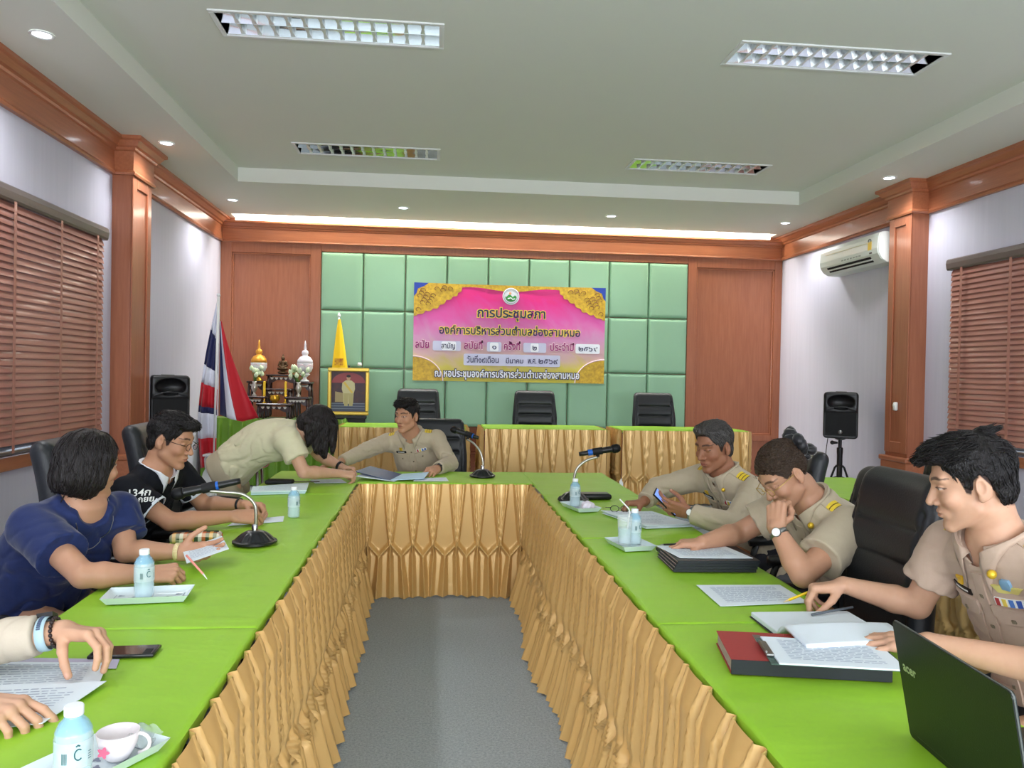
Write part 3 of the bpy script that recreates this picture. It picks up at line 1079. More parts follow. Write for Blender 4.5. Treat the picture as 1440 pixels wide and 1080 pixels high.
# ================================================================== black swivel chairs (local frame: faces -y, seat centre above origin)
def make_chair(label, group):
    t = thing('office_chair', label, 'chair', (0, 0, 0), 0, group)
    cr = Vector((0, 0.235, 0.50))
    lean = math.radians(7)
    Rb = frame((0, math.cos(lean), -math.sin(lean)), (0, math.sin(lean), math.cos(lean)))

    def back(p):
        q = (p - np.array([0, 0.235, 0.80])) @ Rb
        x, y, z = q[:, 0], q[:, 1], q[:, 2]
        w = 0.255 - 0.03 * np.clip(z / 0.3, 0, 1)
        yc = y - 0.03 * (z / 0.3) ** 2 + 0.012 - 0.10 * x * x / 0.25 ** 2 * -0.12
        sx = x / w * 0.25
        k = np.stack([np.abs(sx) - (0.25 - 0.05), np.abs(yc) - (0.048 - 0.03), np.abs(z) - (0.305 - 0.05)], 1)
        rr = 0.05
        d = np.linalg.norm(np.maximum(np.stack([k[:, 0], (np.abs(yc) - 0.018) * 1.0 + 0.02, k[:, 2]], 1), 0), axis=1) - rr
        groove = np.zeros(len(p))
        for zi in (-0.20, -0.085, 0.03, 0.14):
            groove = np.maximum(groove, np.exp(-np.abs(z - zi) / 0.012) * 0.016)
        groove *= np.clip((0.20 - np.abs(x)) / 0.02, 0, 1) * (yc < 0)
        bol = 0.010 * np.exp(-((np.abs(x) - 0.205) / 0.008) ** 2) * (yc < 0) * (z < 0.2)
        return d + groove + bol

    V, Q = polygonise(back, (-0.32, 0.05, 0.44), (0.32, 0.45, 1.16), 0.009)
    npobj('backrest', V, Q, M_LEATHER, t, local=True)

    def seat(p):
        x, y, z = p[:, 0], p[:, 1], p[:, 2]
        zc = z - 0.44 + 0.03 * np.exp(-((y + 0.27) / 0.1) ** 2)
        d = rboxd(np.stack([x, y, zc], 1), (0, -0.02, 0), (0.25, 0.255, 0.055), 0.05)
        return d + 0.008 * np.exp(-((np.abs(x) - 0.19) / 0.01) ** 2) * (z > 0.43)
    V, Q = polygonise(seat, (-0.3, -0.34, 0.34), (0.3, 0.3, 0.54), 0.011)
    npobj('seat', V, Q, M_LEATHER, t, local=True)
    for s in (-1, 1):
        a = MB().tube([(0.27 * s, 0.22, 0.60), (0.285 * s, 0.12, 0.655), (0.285 * s, -0.02, 0.665), (0.285 * s, -0.14, 0.655)], [0.02, 0.026, 0.028, 0.024], 10)
        a.tube([(0.285 * s, -0.10, 0.65), (0.285 * s, -0.13, 0.56), (0.26 * s, -0.06, 0.43), (0.2 * s, -0.02, 0.40)], 0.017, 8)
        obj('armrest', a, M_BLACK, t, smooth=True, local=True)
    obj('gas_column', MB().lathe([(0.05, 0.40), (0.05, 0.36), (0.028, 0.34), (0.028, 0.14), (0.045, 0.12), (0.045, 0.07)], n=16), M_BLACK, t, smooth=True, local=True, angle=40)
    for k in range(5):
        a = 2 * PI * k / 5 + 0.3
        c, s = math.cos(a), math.sin(a)
        lg = MB().tube([(0.03 * c, 0.03 * s, 0.105), (0.18 * c, 0.18 * s, 0.09), (0.3 * c, 0.3 * s, 0.07)], [0.028, 0.022, 0.016], 8)
        l = obj('leg', lg, M_BLACK, t, smooth=True, local=True)
        obj('caster', MB().tube([(0.3 * c - 0.02 * s, 0.3 * s + 0.02 * c, 0.028), (0.3 * c + 0.02 * s, 0.3 * s - 0.02 * c, 0.028)], 0.028, 12), M_BLACK, l, smooth=True, local=True, angle=40)
    return t


R90 = math.radians(90)
CH = make_chair('black office chair standing empty behind the left stage table', 'black office chairs')
CH.location = (-0.165, 8.62, DZ)
GC = 'black office chairs'


def chair(loc, rz, label, s=1.0):
    c = dup(CH, loc, rz, label, GC)
    c.scale = (s, s, s)
    return c


chair((1.15, 8.62, DZ), 0, 'black office chair standing empty behind the middle stage table')
chair((2.53, 8.62, DZ), 0, 'black office chair standing empty behind the right stage table')
chair((0.03, 6.2, 0), 0.0, 'black office chair under the man at the cross table')
chair((1.30, 2.47, 0), -R90, 'large empty black chair in front of the young man with the laptop', 1.07).scale = (0.9, 1.0, 1.07)
chair((1.74, 4.1, 0), -R90, 'black office chair under the man looking at a phone')
chair((1.66, 3.12, 0), -R90, 'black office chair under the woman with the hair tie')
chair((1.80, 1.95, 0), -R90 - 0.25, 'black office chair under the man behind the laptop')
chair((-1.24, 3.48, 0), R90, 'black office chair behind the head of the woman in navy', 1.07)
chair((-1.24, 4.40, 0), R90, 'black office chair behind the man in the black polo shirt', 1.07)
sl_ = thing('stool', 'low black padded stool under the woman in navy', 'stool', (-1.48, 3.10, 0))
obj('seat', MB().lathe([(0.17, 0.41), (0.19, 0.43), (0.19, 0.455), (0.16, 0.475), (0.001, 0.478)], (-1.48, 3.10, 0), 28), M_LEATHER, sl_, smooth=True)
for k in range(4):
    a = PI / 4 + k * PI / 2
    obj('leg', MB().tube([(-1.48 + 0.13 * math.cos(a), 3.10 + 0.13 * math.sin(a), 0.415), (-1.48 + 0.19 * math.cos(a), 3.10 + 0.19 * math.sin(a), 0.006)], 0.012, 8), M_BLACK, sl_, smooth=True)
chair((-1.32, 1.78, 0), R90, 'black office chair of the nearest person on the left')
chair((3.24, 4.95, 0), -R90, 'black office chair behind the second row by the right wall')
# ================================================================== things on the walls and at the back
M_BANNER = bpy.data.materials.new('banner_print')
M_BANNER.use_nodes = True
nt = M_BANNER.node_tree
bs = nt.nodes['Principled BSDF']
bs.inputs['Roughness'].default_value = 0.45
tc = nt.nodes.new('ShaderNodeTexCoord')
sx = nt.nodes.new('ShaderNodeSeparateXYZ')
nt.links.new(tc.outputs['Generated'], sx.inputs[0])
nz = nt.nodes.new('ShaderNodeTexNoise')
nz.inputs['Scale'].default_value = 5.0
nz.inputs['Detail'].default_value = 5.0
nt.links.new(tc.outputs['Generated'], nz.inputs['Vector'])
ad = nt.nodes.new('ShaderNodeMath')
ad.operation = 'MULTIPLY_ADD'
nt.links.new(nz.outputs['Fac'], ad.inputs[0])
ad.inputs[1].default_value = 0.28
nt.links.new(sx.outputs['Z'], ad.inputs[2])
rp = nt.nodes.new('ShaderNodeValToRGB')
el = rp.color_ramp.elements
el[0].position, el[0].color = 0.12, (*lin((190, 176, 24)), 1)
el[1].position, el[1].color = 1.05, (*lin((226, 20, 130)), 1)
for p, c in ((0.28, (206, 190, 70)), (0.42, (208, 170, 168)), (0.58, (204, 140, 184)), (0.78, (214, 84, 166)), (0.97, (224, 26, 138))):
    e = el.new(p)
    e.color = (*lin(c), 1)
nt.links.new(ad.outputs[0], rp.inputs[0])
nt.links.new(rp.outputs[0], bs.inputs['Base Color'])

BX0, BX1, BZ0, BZ1, BY = -0.25, 2.114, 1.376, 2.566, YB - 0.062
ban = thing('banner', 'pink and gold vinyl banner with lines of lettering on the padded wall', 'banner', ((BX0 + BX1) / 2, BY, BZ0))


def sheet(u, w):
    x, z = BX0 + (BX1 - BX0) * u, BZ0 + (BZ1 - BZ0) * w
    return (x, BY - 0.004 * math.sin(7 * u + 2) * math.sin(5 * w + 1) - 0.003 * math.sin(23 * u + 9 * w), z - 0.008 * math.sin(PI * u) * (w > 0.9))


def bpos(u, w, lift=0.012):
    p = sheet(u, w)
    return (p[0], BY - lift, p[2])


obj('sheet', MB().grid(sheet, 40, 20), M_BANNER, ban, smooth=True)
M_BGOLD = mat('banner_gold', (226, 186, 44), 0.45, noise=0.7, nscale=26, rgb2=(150, 104, 16))
M_BBLUE = mat('banner_blue', (28, 60, 160), 0.5)
M_BPALE = mat('banner_pale', (206, 206, 232), 0.5, noise=0.3, nscale=8, rgb2=(180, 180, 220))
M_BNAVY = mat('banner_navy', (30, 26, 78), 0.5)
M_BYEL = mat('banner_yellow_outline', (250, 226, 60), 0.5)
M_BPINK = mat('banner_pink_outline', (250, 220, 232), 0.5)
M_BPURP = mat('banner_purple', (150, 24, 110), 0.5)
M_BWHITE = mat('banner_white', (238, 240, 250), 0.5)
M_BGREEN = mat('banner_emblem_green', (60, 150, 70), 0.5)


def fan(pts, lift):
    v = [bpos(u, w, lift) for u, w in pts]
    return MB().add(v, [tuple(range(len(v)))])


# gilded corners, blue tips, gold band and lower medallions
for s in (0, 1):
    fx = (lambda u: u) if s == 0 else (lambda u: 1 - u)
    key = [(0.245, 0.965), (0.215, 0.89), (0.165, 0.83), (0.115, 0.755), (0.06, 0.715), (0.0, 0.665)]
    pts = [(0.0, 1.0), (0.25, 1.0)]
    for k in range(36):
        q = k / 35 * 5
        i = min(4, int(q))
        u_, w_ = (key[i][j] + (key[i + 1][j] - key[i][j]) * (q - i) for j in (0, 1))
        sc = 0.010 * abs(math.sin(q * PI * 1.5))
        pts.append((max(0.0, u_ + sc * 0.6), w_ - sc * 1.6))
    pts[-1] = (0.0, 0.66)
    pp = [(fx(u), w) for u, w in pts]
    obj('gilded_corner', fan(pp if s else pp[::-1], 0.009), M_BGOLD, ban)
    sw = MB()
    for k in range(34):
        u0, w0 = 0.02 + 0.2 * ((k * 0.37) % 1), 0.72 + 0.24 * ((k * 0.61) % 1)
        if (u0 / 0.24 + (1 - w0) / 0.34) > 0.95:
            continue
        pt = []
        for q in range(12):
            a = q / 11 * 4.6
            r = 0.034 * (1 - q / 14)
            pt.append(bpos(fx(u0 + r * math.cos(a) * 0.5), w0 + r * math.sin(a), 0.0125))
        sw.tube(pt, 0.0035, 5)
    obj('scrollwork', sw, mat('banner_brown', (122, 72, 14), 0.5), ban)
    tip = [(fx(u), w) for u, w in ((0, 1), (0.075, 1), (0.05, 0.965), (0.02, 0.94), (0.012, 0.89), (0, 0.86))]
    obj('blue_tip', fan(tip if s else tip[::-1], 0.0115), M_BBLUE, ban)
    med = [(fx(0), 0.0)] + [(fx(0.15 * math.cos(a)), 0.24 * math.sin(a)) for a in [PI / 2 * k / 12 for k in range(13)]][::1]
    obj('gold_medallion', fan(med if not s else med[::-1], 0.008), M_BGOLD, ban)
    rim = MB().tube([bpos(fx(0.155 * math.cos(a)), 0.25 * math.sin(a), 0.010) for a in [PI / 2 * k / 12 for k in range(13)]], 0.006, 5)
    obj('medallion_rim', rim, M_BPINK, ban)
band = [(0.2 + 0.6 * k / 20, 0.955 + 0.018 * math.sin(3 * PI * k / 20)) for k in range(21)]
obj('gold_band', fan([(0.2, 1.0)] + band + [(0.8, 1.0)], 0.007), M_BGOLD, ban)
# round emblem
ec = (0.5, 0.885)
em = thing
emb = MB().lathe([(0.0001, -0.003), (0.098, -0.002), (0.104, 0.0)], n=40, axis='y', cap=False).xf(Matrix.Translation((BX0 + (BX1 - BX0) * ec[0], BY - 0.012, BZ0 + (BZ1 - BZ0) * ec[1])))
E_ = obj('emblem', emb, M_BWHITE, ban)
ecx, ecz = BX0 + (BX1 - BX0) * ec[0], BZ0 + (BZ1 - BZ0) * ec[1]
hill = [(ecx + 0.07 * math.cos(a), BY - 0.0165, ecz - 0.01 + 0.058 * math.sin(a) * (1.0 if math.sin(a) < 0 else 0.55 * abs(math.sin(2.5 * a)))) for a in [2 * PI * k / 40 for k in range(40)]]
obj('green_hills', MB().add(hill, [tuple(range(40))]), M_BGREEN, E_)
obj('river', MB().tube([(ecx - 0.04, BY - 0.018, ecz - 0.03), (ecx, BY - 0.018, ecz - 0.02), (ecx + 0.02, BY - 0.018, ecz - 0.04), (ecx + 0.05, BY - 0.018, ecz - 0.03)], 0.006, 5), M_BWHITE, E_)
obj('sun', MB().lathe([(0.0001, 0), (0.016, 0.0005)], n=16, axis='y', cap=False).xf(Matrix.Translation((ecx - 0.01, BY - 0.0175, ecz + 0.035))), mat('emblem_orange', (240, 170, 120), 0.5), E_)
rg = MB().tube([(ecx + 0.088 * math.cos(a), BY - 0.0155, ecz + 0.088 * math.sin(a)) for a in [2 * PI * k / 40 for k in range(40)]], 0.0022, 5, closed=True)
obj('ring', rg, mat('emblem_grey', (110, 120, 120), 0.5), E_)


def bline(body, u, w, width, size, m, mo=None, ow=0.006, name='lettering'):
    if mo:
        mb = MB()
        text_on(mb, body, size, bpos(u, w, 0.0135), (1, 0, 0), (0, 0, 1), 0, ow + 0.003, width=width + 2 * ow)
        obj('lettering_outline', mb, mo, ban)
    mb = MB()
    text_on(mb, body, size, bpos(u, w, 0.0185), (1, 0, 0), (0, 0, 1), 0, (0.0035 if size > 0.15 else 0.0026) if size > 0.11 else 0.0012, width=width)
    obj(name, mb, m, ban)


def chip(u0, u1, w0, w1, m=M_BPALE, lift=0.0105):
    pts = []
    for cu_, cw, a0 in ((u1, w1, 0), (u0, w1, 1), (u0, w0, 2), (u1, w0, 3)):
        for k in range(4):
            a = (a0 + k / 3) * PI / 2
            pts.append((cu_ + (-0.008 if a0 in (0, 3) else 0.008) + 0.008 * math.cos(a), cw + (-0.016 if a0 < 2 else 0.016) + 0.016 * math.sin(a)))
    obj('paper_patch', fan(pts, lift), m, ban)


TW = BX1 - BX0
bline('การประชุมสภา', 0.505, 0.665, TW * 0.355, 0.155, M_BNAVY, M_BYEL, 0.008)
bline('องค์การบริหารส่วนตำบลช่องสามหมอ', 0.5, 0.485, TW * 0.735, 0.135, M_BNAVY, M_BYEL, 0.007)
for body, u, wd in (('สมัย', 0.047, 0.07), ('สมัยที่', 0.31, 0.095), ('ครั้งที่', 0.51, 0.085), ('ประจำปี', 0.773, 0.125)):
    bline(body, u, 0.335, TW * wd, 0.125, M_BPURP, M_BPINK, 0.005)
for u0, u1 in ((0.1, 0.245), (0.38, 0.455), (0.57, 0.69), (0.845, 0.975)):
    chip(u0, u1, 0.31, 0.41, M_BWHITE if u0 > 0.8 else M_BPALE)
for u0, u1 in ((0.145, 0.22), (0.395, 0.44), (0.608, 0.65)):
    chip(u0, u1, 0.315, 0.405, M_BWHITE, 0.0125)
for body, u, wd in (('สามัญ', 0.18, 0.07), ('๑', 0.418, 0.022), ('๒', 0.629, 0.022), ('๒๕๖๙', 0.91, 0.1)):
    bline(body, u, 0.335, TW * wd, 0.09, M_BNAVY)
chip(0.26, 0.765, 0.165, 0.285)
bline('วันที่๑๙เดือน', 0.36, 0.195, TW * 0.165, 0.105, M_BNAVY)
bline('มีนาคม', 0.525, 0.195, TW * 0.09, 0.085, M_BNAVY)
bline('พ.ศ.', 0.617, 0.195, TW * 0.045, 0.1, M_BNAVY)
bline('๒๕๖๙', 0.7, 0.195, TW * 0.1, 0.1, M_BNAVY)
bline('ณ หอประชุมองค์การบริหารส่วนตำบลช่องสามหมอ', 0.49, 0.045, TW * 0.755, 0.12, M_BWHITE, M_BNAVY, 0.009)

# ---- air conditioner
ac = thing('air_conditioner', 'white wall air conditioner beside the right pilaster', 'air conditioner', (XR, 7.68, 2.60))
ay0, ay1, az0, az1 = 7.12, 8.24, 2.605, 2.9
prof = [(XR, az1), (4.235, az1), (4.20, az1 - 0.01), (4.185, az1 - 0.05), (4.178, az0 + 0.14), (4.185, az0 + 0.09), (4.215, az0 + 0.04), (4.27, az0 + 0.005), (XR, az0)]
body = MB().prism(prof, ay0, ay1, 'y')
obj('body', body, mat('ac_white', (224, 230, 224), 0.35), ac)
obj('side_cover', MB().prism([(x + (0.006 if x < XR else 0), z) for x, z in prof], ay0 - 0.012, ay0, 'y'), M_WHITE, ac)
obj('inlet_grille', MB().box((4.24, ay0 + 0.03, az1), (4.39, ay1 - 0.03, az1 + 0.006)), M_WHITE, ac)
vt = MB()
for z, x in ((az0 + 0.062, 4.1965), (az0 + 0.032, 4.222)):
    vt.obox((x, (ay0 + ay1) / 2, z), (0.006, 0, -0.008), (0, 0.42, 0), (-0.002, 0, -0.002))
obj('air_vent', vt, M_BLACKM, ac)
obj('louvre_blade', MB().obox((4.207, (ay0 + ay1) / 2, az0 + 0.044), (0.004, 0, -0.004), (0, 0.42, 0), (-0.004, 0, -0.004)), M_WHITE, ac)
obj('panel_line', MB().box((4.176, ay0 + 0.12, az0 + 0.205), (4.18, ay1 - 0.12, az0 + 0.209)), mat('ac_line', (232, 226, 190), 0.5), ac)
lb = obj('energy_label', MB().box((4.1765, ay0 + 0.10, az0 + 0.135), (4.1785, ay0 + 0.165, az0 + 0.215)), mat('label_yellow', (232, 196, 60), 0.5), ac)
obj('label_dial', MB().tube([(4.176, ay0 + 0.1325 + 0.024 * math.cos(a), az0 + 0.215 + 0.026 * math.sin(a)) for a in [PI * k / 8 for k in range(9)]], 0.005, 5), mat('label_grey', (110, 120, 112), 0.5), lb)
obj('badge', MB().box((4.181, ay0 + 0.10, az0 + 0.098), (4.184, ay0 + 0.145, az0 + 0.112)), M_BLACK, ac)
ml = MB()
for k in range(7):
    ml.box((4.1815, ay0 + 0.3 + 0.055 * k, az0 + 0.10), (4.1835, ay0 + 0.34 + 0.055 * k, az0 + 0.113))
obj('model_marks', ml, mat('ac_grey', (150, 158, 152), 0.5), ac)
for k in (0.08,):
    text = MB()
    text_on(text, '25', 0.03, (4.177, ay1 - 0.06, az0 + 0.10), (0, -1, 0), (0, 0, 1), 0.0)

# ---- small white sensor on the right pilaster
sn = thing('wall_sensor', 'small white sensor on the right pilaster', 'sensor', (RPX - 0.014, 6.87, 1.2))
obj('case', MB().rbox((RPX - 0.03, 6.84, 1.205), (RPX + 0.001, 6.885, 1.285), 0.012, 3), M_WHITE, sn, smooth=True)
obj('lens', MB().ball((RPX - 0.03, 6.8625, 1.255), (0.008, 0.016, 0.02)), M_WHITE, sn, smooth=True)


# ---- loudspeakers (local: faces -y)
def speaker(loc, rz, label, stand_label, base, group):
    w, h, d = 0.165, 0.46, 0.29
    t = thing('loudspeaker', label, 'speaker', loc, rz, group)

    def shell(p):
        x, y, z = p[:, 0], p[:, 1], p[:, 2] - h / 2
        xx = x / (1 - 0.28 * np.clip((y + d / 2) / d, 0, 1))
        b = rboxd(np.stack([xx, y, z], 1), (0, 0, 0), (w, d / 2, h / 2), 0.035)
        # horn flare above, bowed lip and grille recess below
        horn = ell(p, (0, -d / 2 - 0.01, h * 0.78), (0.125, 0.08, 0.075))
        b = smax(b, -horn, 0.01)
        gr = rboxd(p, (0, -d / 2, h * 0.30), (0.145, 0.012, 0.125), 0.01)
        b = smax(b, -gr, 0.006)
        lip = np.abs(z - (0.085 - 1.6 * x * x)) - 0.008
        b = np.where((y < 0) & (np.abs(x) < 0.14), smin(b, np.maximum(lip, np.abs(y + d / 2 - 0.01) - 0.012), 0.01), b)
        return b
    V, Q = polygonise(shell, (-0.22, -0.2, -0.03), (0.22, 0.2, h + 0.03), 0.007)
    npobj('cabinet', V, Q, M_BLACK, t, local=True)
    obj('grille', MB().box((-0.14, -d / 2 + 0.006, 0.03), (0.14, -d / 2 + 0.009, 0.26)), mat('speaker_grille', (12, 13, 15), 0.8, noise=0.5, nscale=300), t, local=True)
    obj('badge', MB().lathe([(0.0001, -d / 2 - 0.001), (0.018, -d / 2), (0.02, -d / 2 + 0.008)], (0, 0, 0.065), 20, 'y', cap=False), M_STEEL, t, smooth=True, local=True)
    obj('handle', MB().box((-0.05, -0.03, h - 0.004), (0.05, 0.03, h + 0.004)), M_BLACKM, t, local=True)
    s = thing('speaker_stand', stand_label, 'stand', (loc[0], loc[1], base), rz)
    top = loc[2] - base
    obj('pole', MB().tube([(0, 0, 0.35), (0, 0, top)], 0.0175, 14), M_BLACK, s, smooth=True, local=True, angle=40)
    obj('sleeve', MB().lathe([(0.025, 0.30), (0.027, 0.33), (0.027, top - 0.17), (0.03, top - 0.14), (0.03, top - 0.10), (0.022, top - 0.095)], n=16), M_BLACK, s, smooth=True, local=True, angle=40)
    obj('collar', MB().lathe([(0.03, top - 0.02), (0.05, top - 0.012), (0.05, top - 0.001)], n=18), M_BLACK, s, smooth=True, local=True, angle=40)
    obj('knob', MB().tube([(-0.02, 0, top - 0.05), (-0.07, 0, top - 0.05)], [0.009, 0.018], 12).ball((-0.072, 0, top - 0.05), 0.021), M_BLACK, s, smooth=True, local=True)
    for k in range(3):
        a = 2 * PI * k / 3 + 0.5
        c, q = math.cos(a), math.sin(a)
        l = obj('leg', MB().tube([(0.03 * c, 0.03 * q, top - 0.28), (0.05 * c, 0.05 * q, top - 0.30), (0.20 * c, 0.20 * q, 0.015)], 0.011, 8), M_BLACK, s, smooth=True, local=True)
        obj('rubber_foot', MB().ball((0.20 * c, 0.20 * q, 0.016), 0.016), M_BLACKM, l, smooth=True, local=True)
        obj('brace', MB().tube([(0.025 * c, 0.025 * q, 0.32), (0.11 * c, 0.11 * q, 0.29)], 0.006, 6), M_BLACK, s, smooth=True, local=True)
    return t


g = 'loudspeakers on stands'
speaker((4.06, 7.5, 0.90), -0.5, 'black loudspeaker on a stand in front of the right wall below the air conditioner', 'black tripod stand below the loudspeaker by the right wall', DZ, g)
speaker((-2.31, 7.15, 0.95), 0.5, 'black loudspeaker standing beside the left pilaster and the flags', 'black tripod stand below the loudspeaker by the left pilaster', 0.0, g)
wire = MB().tube([(3.96, 7.55, 0.92), (3.95, 7.56, 0.8), (3.94, 7.57, 0.6), (3.955, 7.58, 0.42), (3.97, 7.6, DZ + 0.006), (4.2, 7.7, DZ + 0.004)], 0.004, 6)
tag(obj('speaker_cable', wire, M_BLACK, smooth=True), 'thin black cable hanging below the loudspeaker by the right wall', 'cable')
# ---- national flags in a white ornamental holder
def cloth_strip(fn, nu, nv, th=0.003):
    return MB().grid(fn, nu, nv)


FX, FY = -2.06, 7.72
ho = thing('flag_holder', 'white scroll-cut wooden flag holder beside the green drape', 'flag holder', (FX, FY, DZ))
for rot in (0, 1):
    mb = MB()
    pr = [(0.045, 0.0), (0.10, 0.01), (0.115, 0.05), (0.10, 0.10), (0.085, 0.13), (0.105, 0.17), (0.112, 0.23), (0.10, 0.29), (0.075, 0.335), (0.095, 0.37), (0.1, 0.41), (0.08, 0.445), (0.03, 0.455), (0.012, 0.455), (0.012, 0.0)]
    for s in (-1, 1):
        q = [(s * a, b) for a, b in pr]
        if s < 0:
            q = q[::-1]
        if rot == 0:
            mb.prism([(FX + a, DZ + b) for a, b in q], FY - 0.011, FY + 0.011, 'y')
        else:
            mb.prism([(FY + a, DZ + b) for a, b in q], FX - 0.011, FX + 0.011, 'x')
    obj('scroll_board', mb, M_WHITEP, ho)
obj('cap_board', MB().rbox((FX - 0.085, FY - 0.085, DZ + 0.455), (FX + 0.085, FY + 0.085, DZ + 0.475), 0.004, 1), M_WHITEP, ho)
fl = thing('national_flag', 'red white and blue striped flags hanging from a white pole in the left corner', 'flag', (FX, FY, DZ + 0.475))
obj('pole', MB().tube([(FX, FY, DZ + 0.476), (FX + 0.02, FY, 2.16)], 0.012, 10).ball((FX + 0.02, FY, 2.17), 0.018), M_WHITEP, fl, smooth=True)


def drape(x_top, x_bot, z_top, z_bot, y0, folds, wt, wb, stripe, seed, names):
    """a hanging flag as stripes running down the cloth; stripe = list of (from, to, material)"""
    for a, b, m, nm in stripe:
        def f(u, w):
            q = a + (b - a) * u
            t = w
            ww = wt + (wb - wt) * t ** 0.8
            x = x_top + (x_bot - x_top) * t + ww * (q - 0.5)
            y = y0 + (0.035 + 0.03 * t) * math.sin(folds * PI * q + seed) + 0.02 * math.sin(3 * t + 5 * q)
            z = z_top + (z_bot - z_top) * t - 0.10 * math.sin(PI * q + seed) * t
            return (x, y, z)
        mb = MB().grid(f, 14, 30)
        o = obj(nm, mb, m, fl, smooth=True)
        so = o.modifiers.new('thickness', 'SOLIDIFY')
        so.thickness = 0.002


# the cloth nearest the wall shows its stripes one above the other, the other hangs to the right
def hang(fn, cuts, mats_, names):
    for (a, b), m, nm in zip(cuts, mats_, names):
        o = obj(nm, MB().grid(lambda u, w: fn(u, a + (b - a) * w), 22, max(3, int((b - a) * 40))), m, fl, smooth=True)
        so = o.modifiers.new('thickness', 'SOLIDIFY')
        so.thickness = 0.002


def left_flag(u, t):
    zt = 1.98 - 1.36 * t
    wl = 0.02 + 0.17 * math.sin(min(1, t * 1.25) * PI / 2) * (1 - 0.25 * max(0, t - 0.75) / 0.25)
    x = FX + 0.015 - wl * (1 - u) + 0.01 * u
    return (x, FY + 0.03 + 0.045 * math.sin(9 * u + 3 * t) * t + 0.02 * math.sin(17 * u), zt - 0.10 * (1 - u) * t - 0.05 * u + 0.12 * (1 - u) * (1 - t))


hang(left_flag, [(0.0, 0.16), (0.16, 0.37), (0.37, 0.48), (0.48, 0.62), (0.62, 0.66), (0.66, 0.82), (0.82, 1.0)],
     [M_WHITEC, M_NAVYC, M_WHITEC, M_RED, M_NAVYC, M_WHITEC, M_RED], ['white_stripe', 'blue_stripe', 'white_stripe', 'red_stripe', 'blue_stripe', 'white_stripe', 'red_stripe'])


def right_flag(q0, q1):
    def f(u, t):
        q = q0 + (q1 - q0) * u
        z = 1.93 - (0.86 + 0.10 * (1 - abs(q - 0.6))) * t
        x = FX + 0.02 + (0.03 + 0.34 * t) * q * (0.55 + 0.45 * t)
        return (x, FY + 0.06 + 0.05 * math.sin(7 * q + 2 * t) * t, z)
    return f


for q0, q1, m, nm in ((0.0, 0.22, M_NAVYC, 'blue_stripe'), (0.22, 0.48, M_WHITEC, 'white_stripe'), (0.48, 1.0, M_RED, 'red_stripe')):
    o = obj(nm, MB().grid(right_flag(q0, q1), 14, 26), m, fl, smooth=True)
    so = o.modifiers.new('thickness', 'SOLIDIFY')
    so.thickness = 0.002

# ---- easel with framed portrait, yellow flag behind
PYF = 9.22
po = thing('framed_portrait', 'gold framed portrait of a person in white uniform on an easel', 'picture', (-0.97, PYF, 0.97))
px0, px1, pz0, pz1 = -1.205, -0.735, 0.965, 1.51
fr = MB()
w = 0.042
for a, q in (((px0, pz0), (px1, pz0 + w)), ((px0, pz1 - w), (px1, pz1)), ((px0, pz0 + w), (px0 + w, pz1 - w)), ((px1 - w, pz0 + w), (px1, pz1 - w))):
    fr.rbox((a[0], PYF - 0.03, a[1]), (q[0], PYF, q[1]), 0.012, 2)
obj('frame', fr, M_GOLDP, po)
obj('canvas', MB().box((px0 + w, PYF - 0.012, pz0 + w), (px1 - w, PYF - 0.004, pz1 - w)), mat('portrait_ground', (92, 62, 60), 0.5, noise=0.9, nscale=18, rgb2=(58, 50, 66)), po)
pic = []


def pp(nm, pts, rgb, lift):
    v = [(-0.97 + x, PYF - 0.0125 - lift, 1.2375 + z) for x, z in pts]
    obj(nm, MB().add(v, [tuple(range(len(v)))]), mat(nm + '_paint_%d_%d' % (rgb[0], rgb[1]), rgb, 0.5), po)


def oval(cx, cz, rx, rz, n=20):
    return [(cx + rx * math.cos(2 * PI * k / n), cz + rz * math.sin(2 * PI * k / n)) for k in range(n)]


pp('painted_arch', [(-0.19, 0.1)] + [(-0.19 * math.cos(PI * k / 12), 0.1 + 0.12 * math.sin(PI * k / 12)) for k in range(13)] + [(0.19, 0.1)], (150, 70, 74), 0.0004)
pp('painted_floor', [(-0.19, -0.225), (0.19, -0.225), (0.19, -0.13), (-0.19, -0.13)], (76, 82, 104), 0.0005)
for k in range(3):
    pp('painted_step', [(-0.19, -0.2 + 0.03 * k), (0.19, -0.2 + 0.03 * k), (0.19, -0.194 + 0.03 * k), (-0.19, -0.194 + 0.03 * k)], (140, 146, 160), 0.0007)
pp('painted_chair', [(-0.15, -0.12), (-0.04, -0.12), (-0.04, -0.02), (-0.15, 0.0)], (170, 150, 110), 0.0008)
pp('painted_figure', [(-0.055, -0.14), (0.055, -0.14), (0.06, -0.02), (0.075, 0.03), (0.07, 0.10), (0.03, 0.13), (-0.03, 0.13), (-0.07, 0.10), (-0.075, 0.03), (-0.06, -0.02)], (206, 196, 150), 0.0012)
pp('painted_legs', [(-0.045, -0.165), (-0.005, -0.165), (0.0, -0.02), (-0.055, -0.02)], (186, 172, 120), 0.0014)
pp('painted_legs', [(0.01, -0.165), (0.05, -0.165), (0.055, -0.02), (0.0, -0.02)], (186, 172, 120), 0.0014)
pp('painted_head', oval(0.0, 0.158, 0.022, 0.03), (196, 150, 120), 0.0016)
pp('painted_hair', oval(0.0, 0.178, 0.024, 0.016), (40, 30, 30), 0.0018)
pp('painted_sash', [(-0.06, 0.1), (-0.04, 0.115), (0.055, -0.01), (0.035, -0.02)], (222, 190, 90), 0.002)
ea = thing('easel', 'black easel holding the gold framed portrait', 'easel', (-0.97, 9.3, DZ))
obj('ledge', MB().rbox((-1.2, PYF - 0.05, 0.925), (-0.76, PYF + 0.03, 0.962), 0.006, 1), M_BLACK, ea)
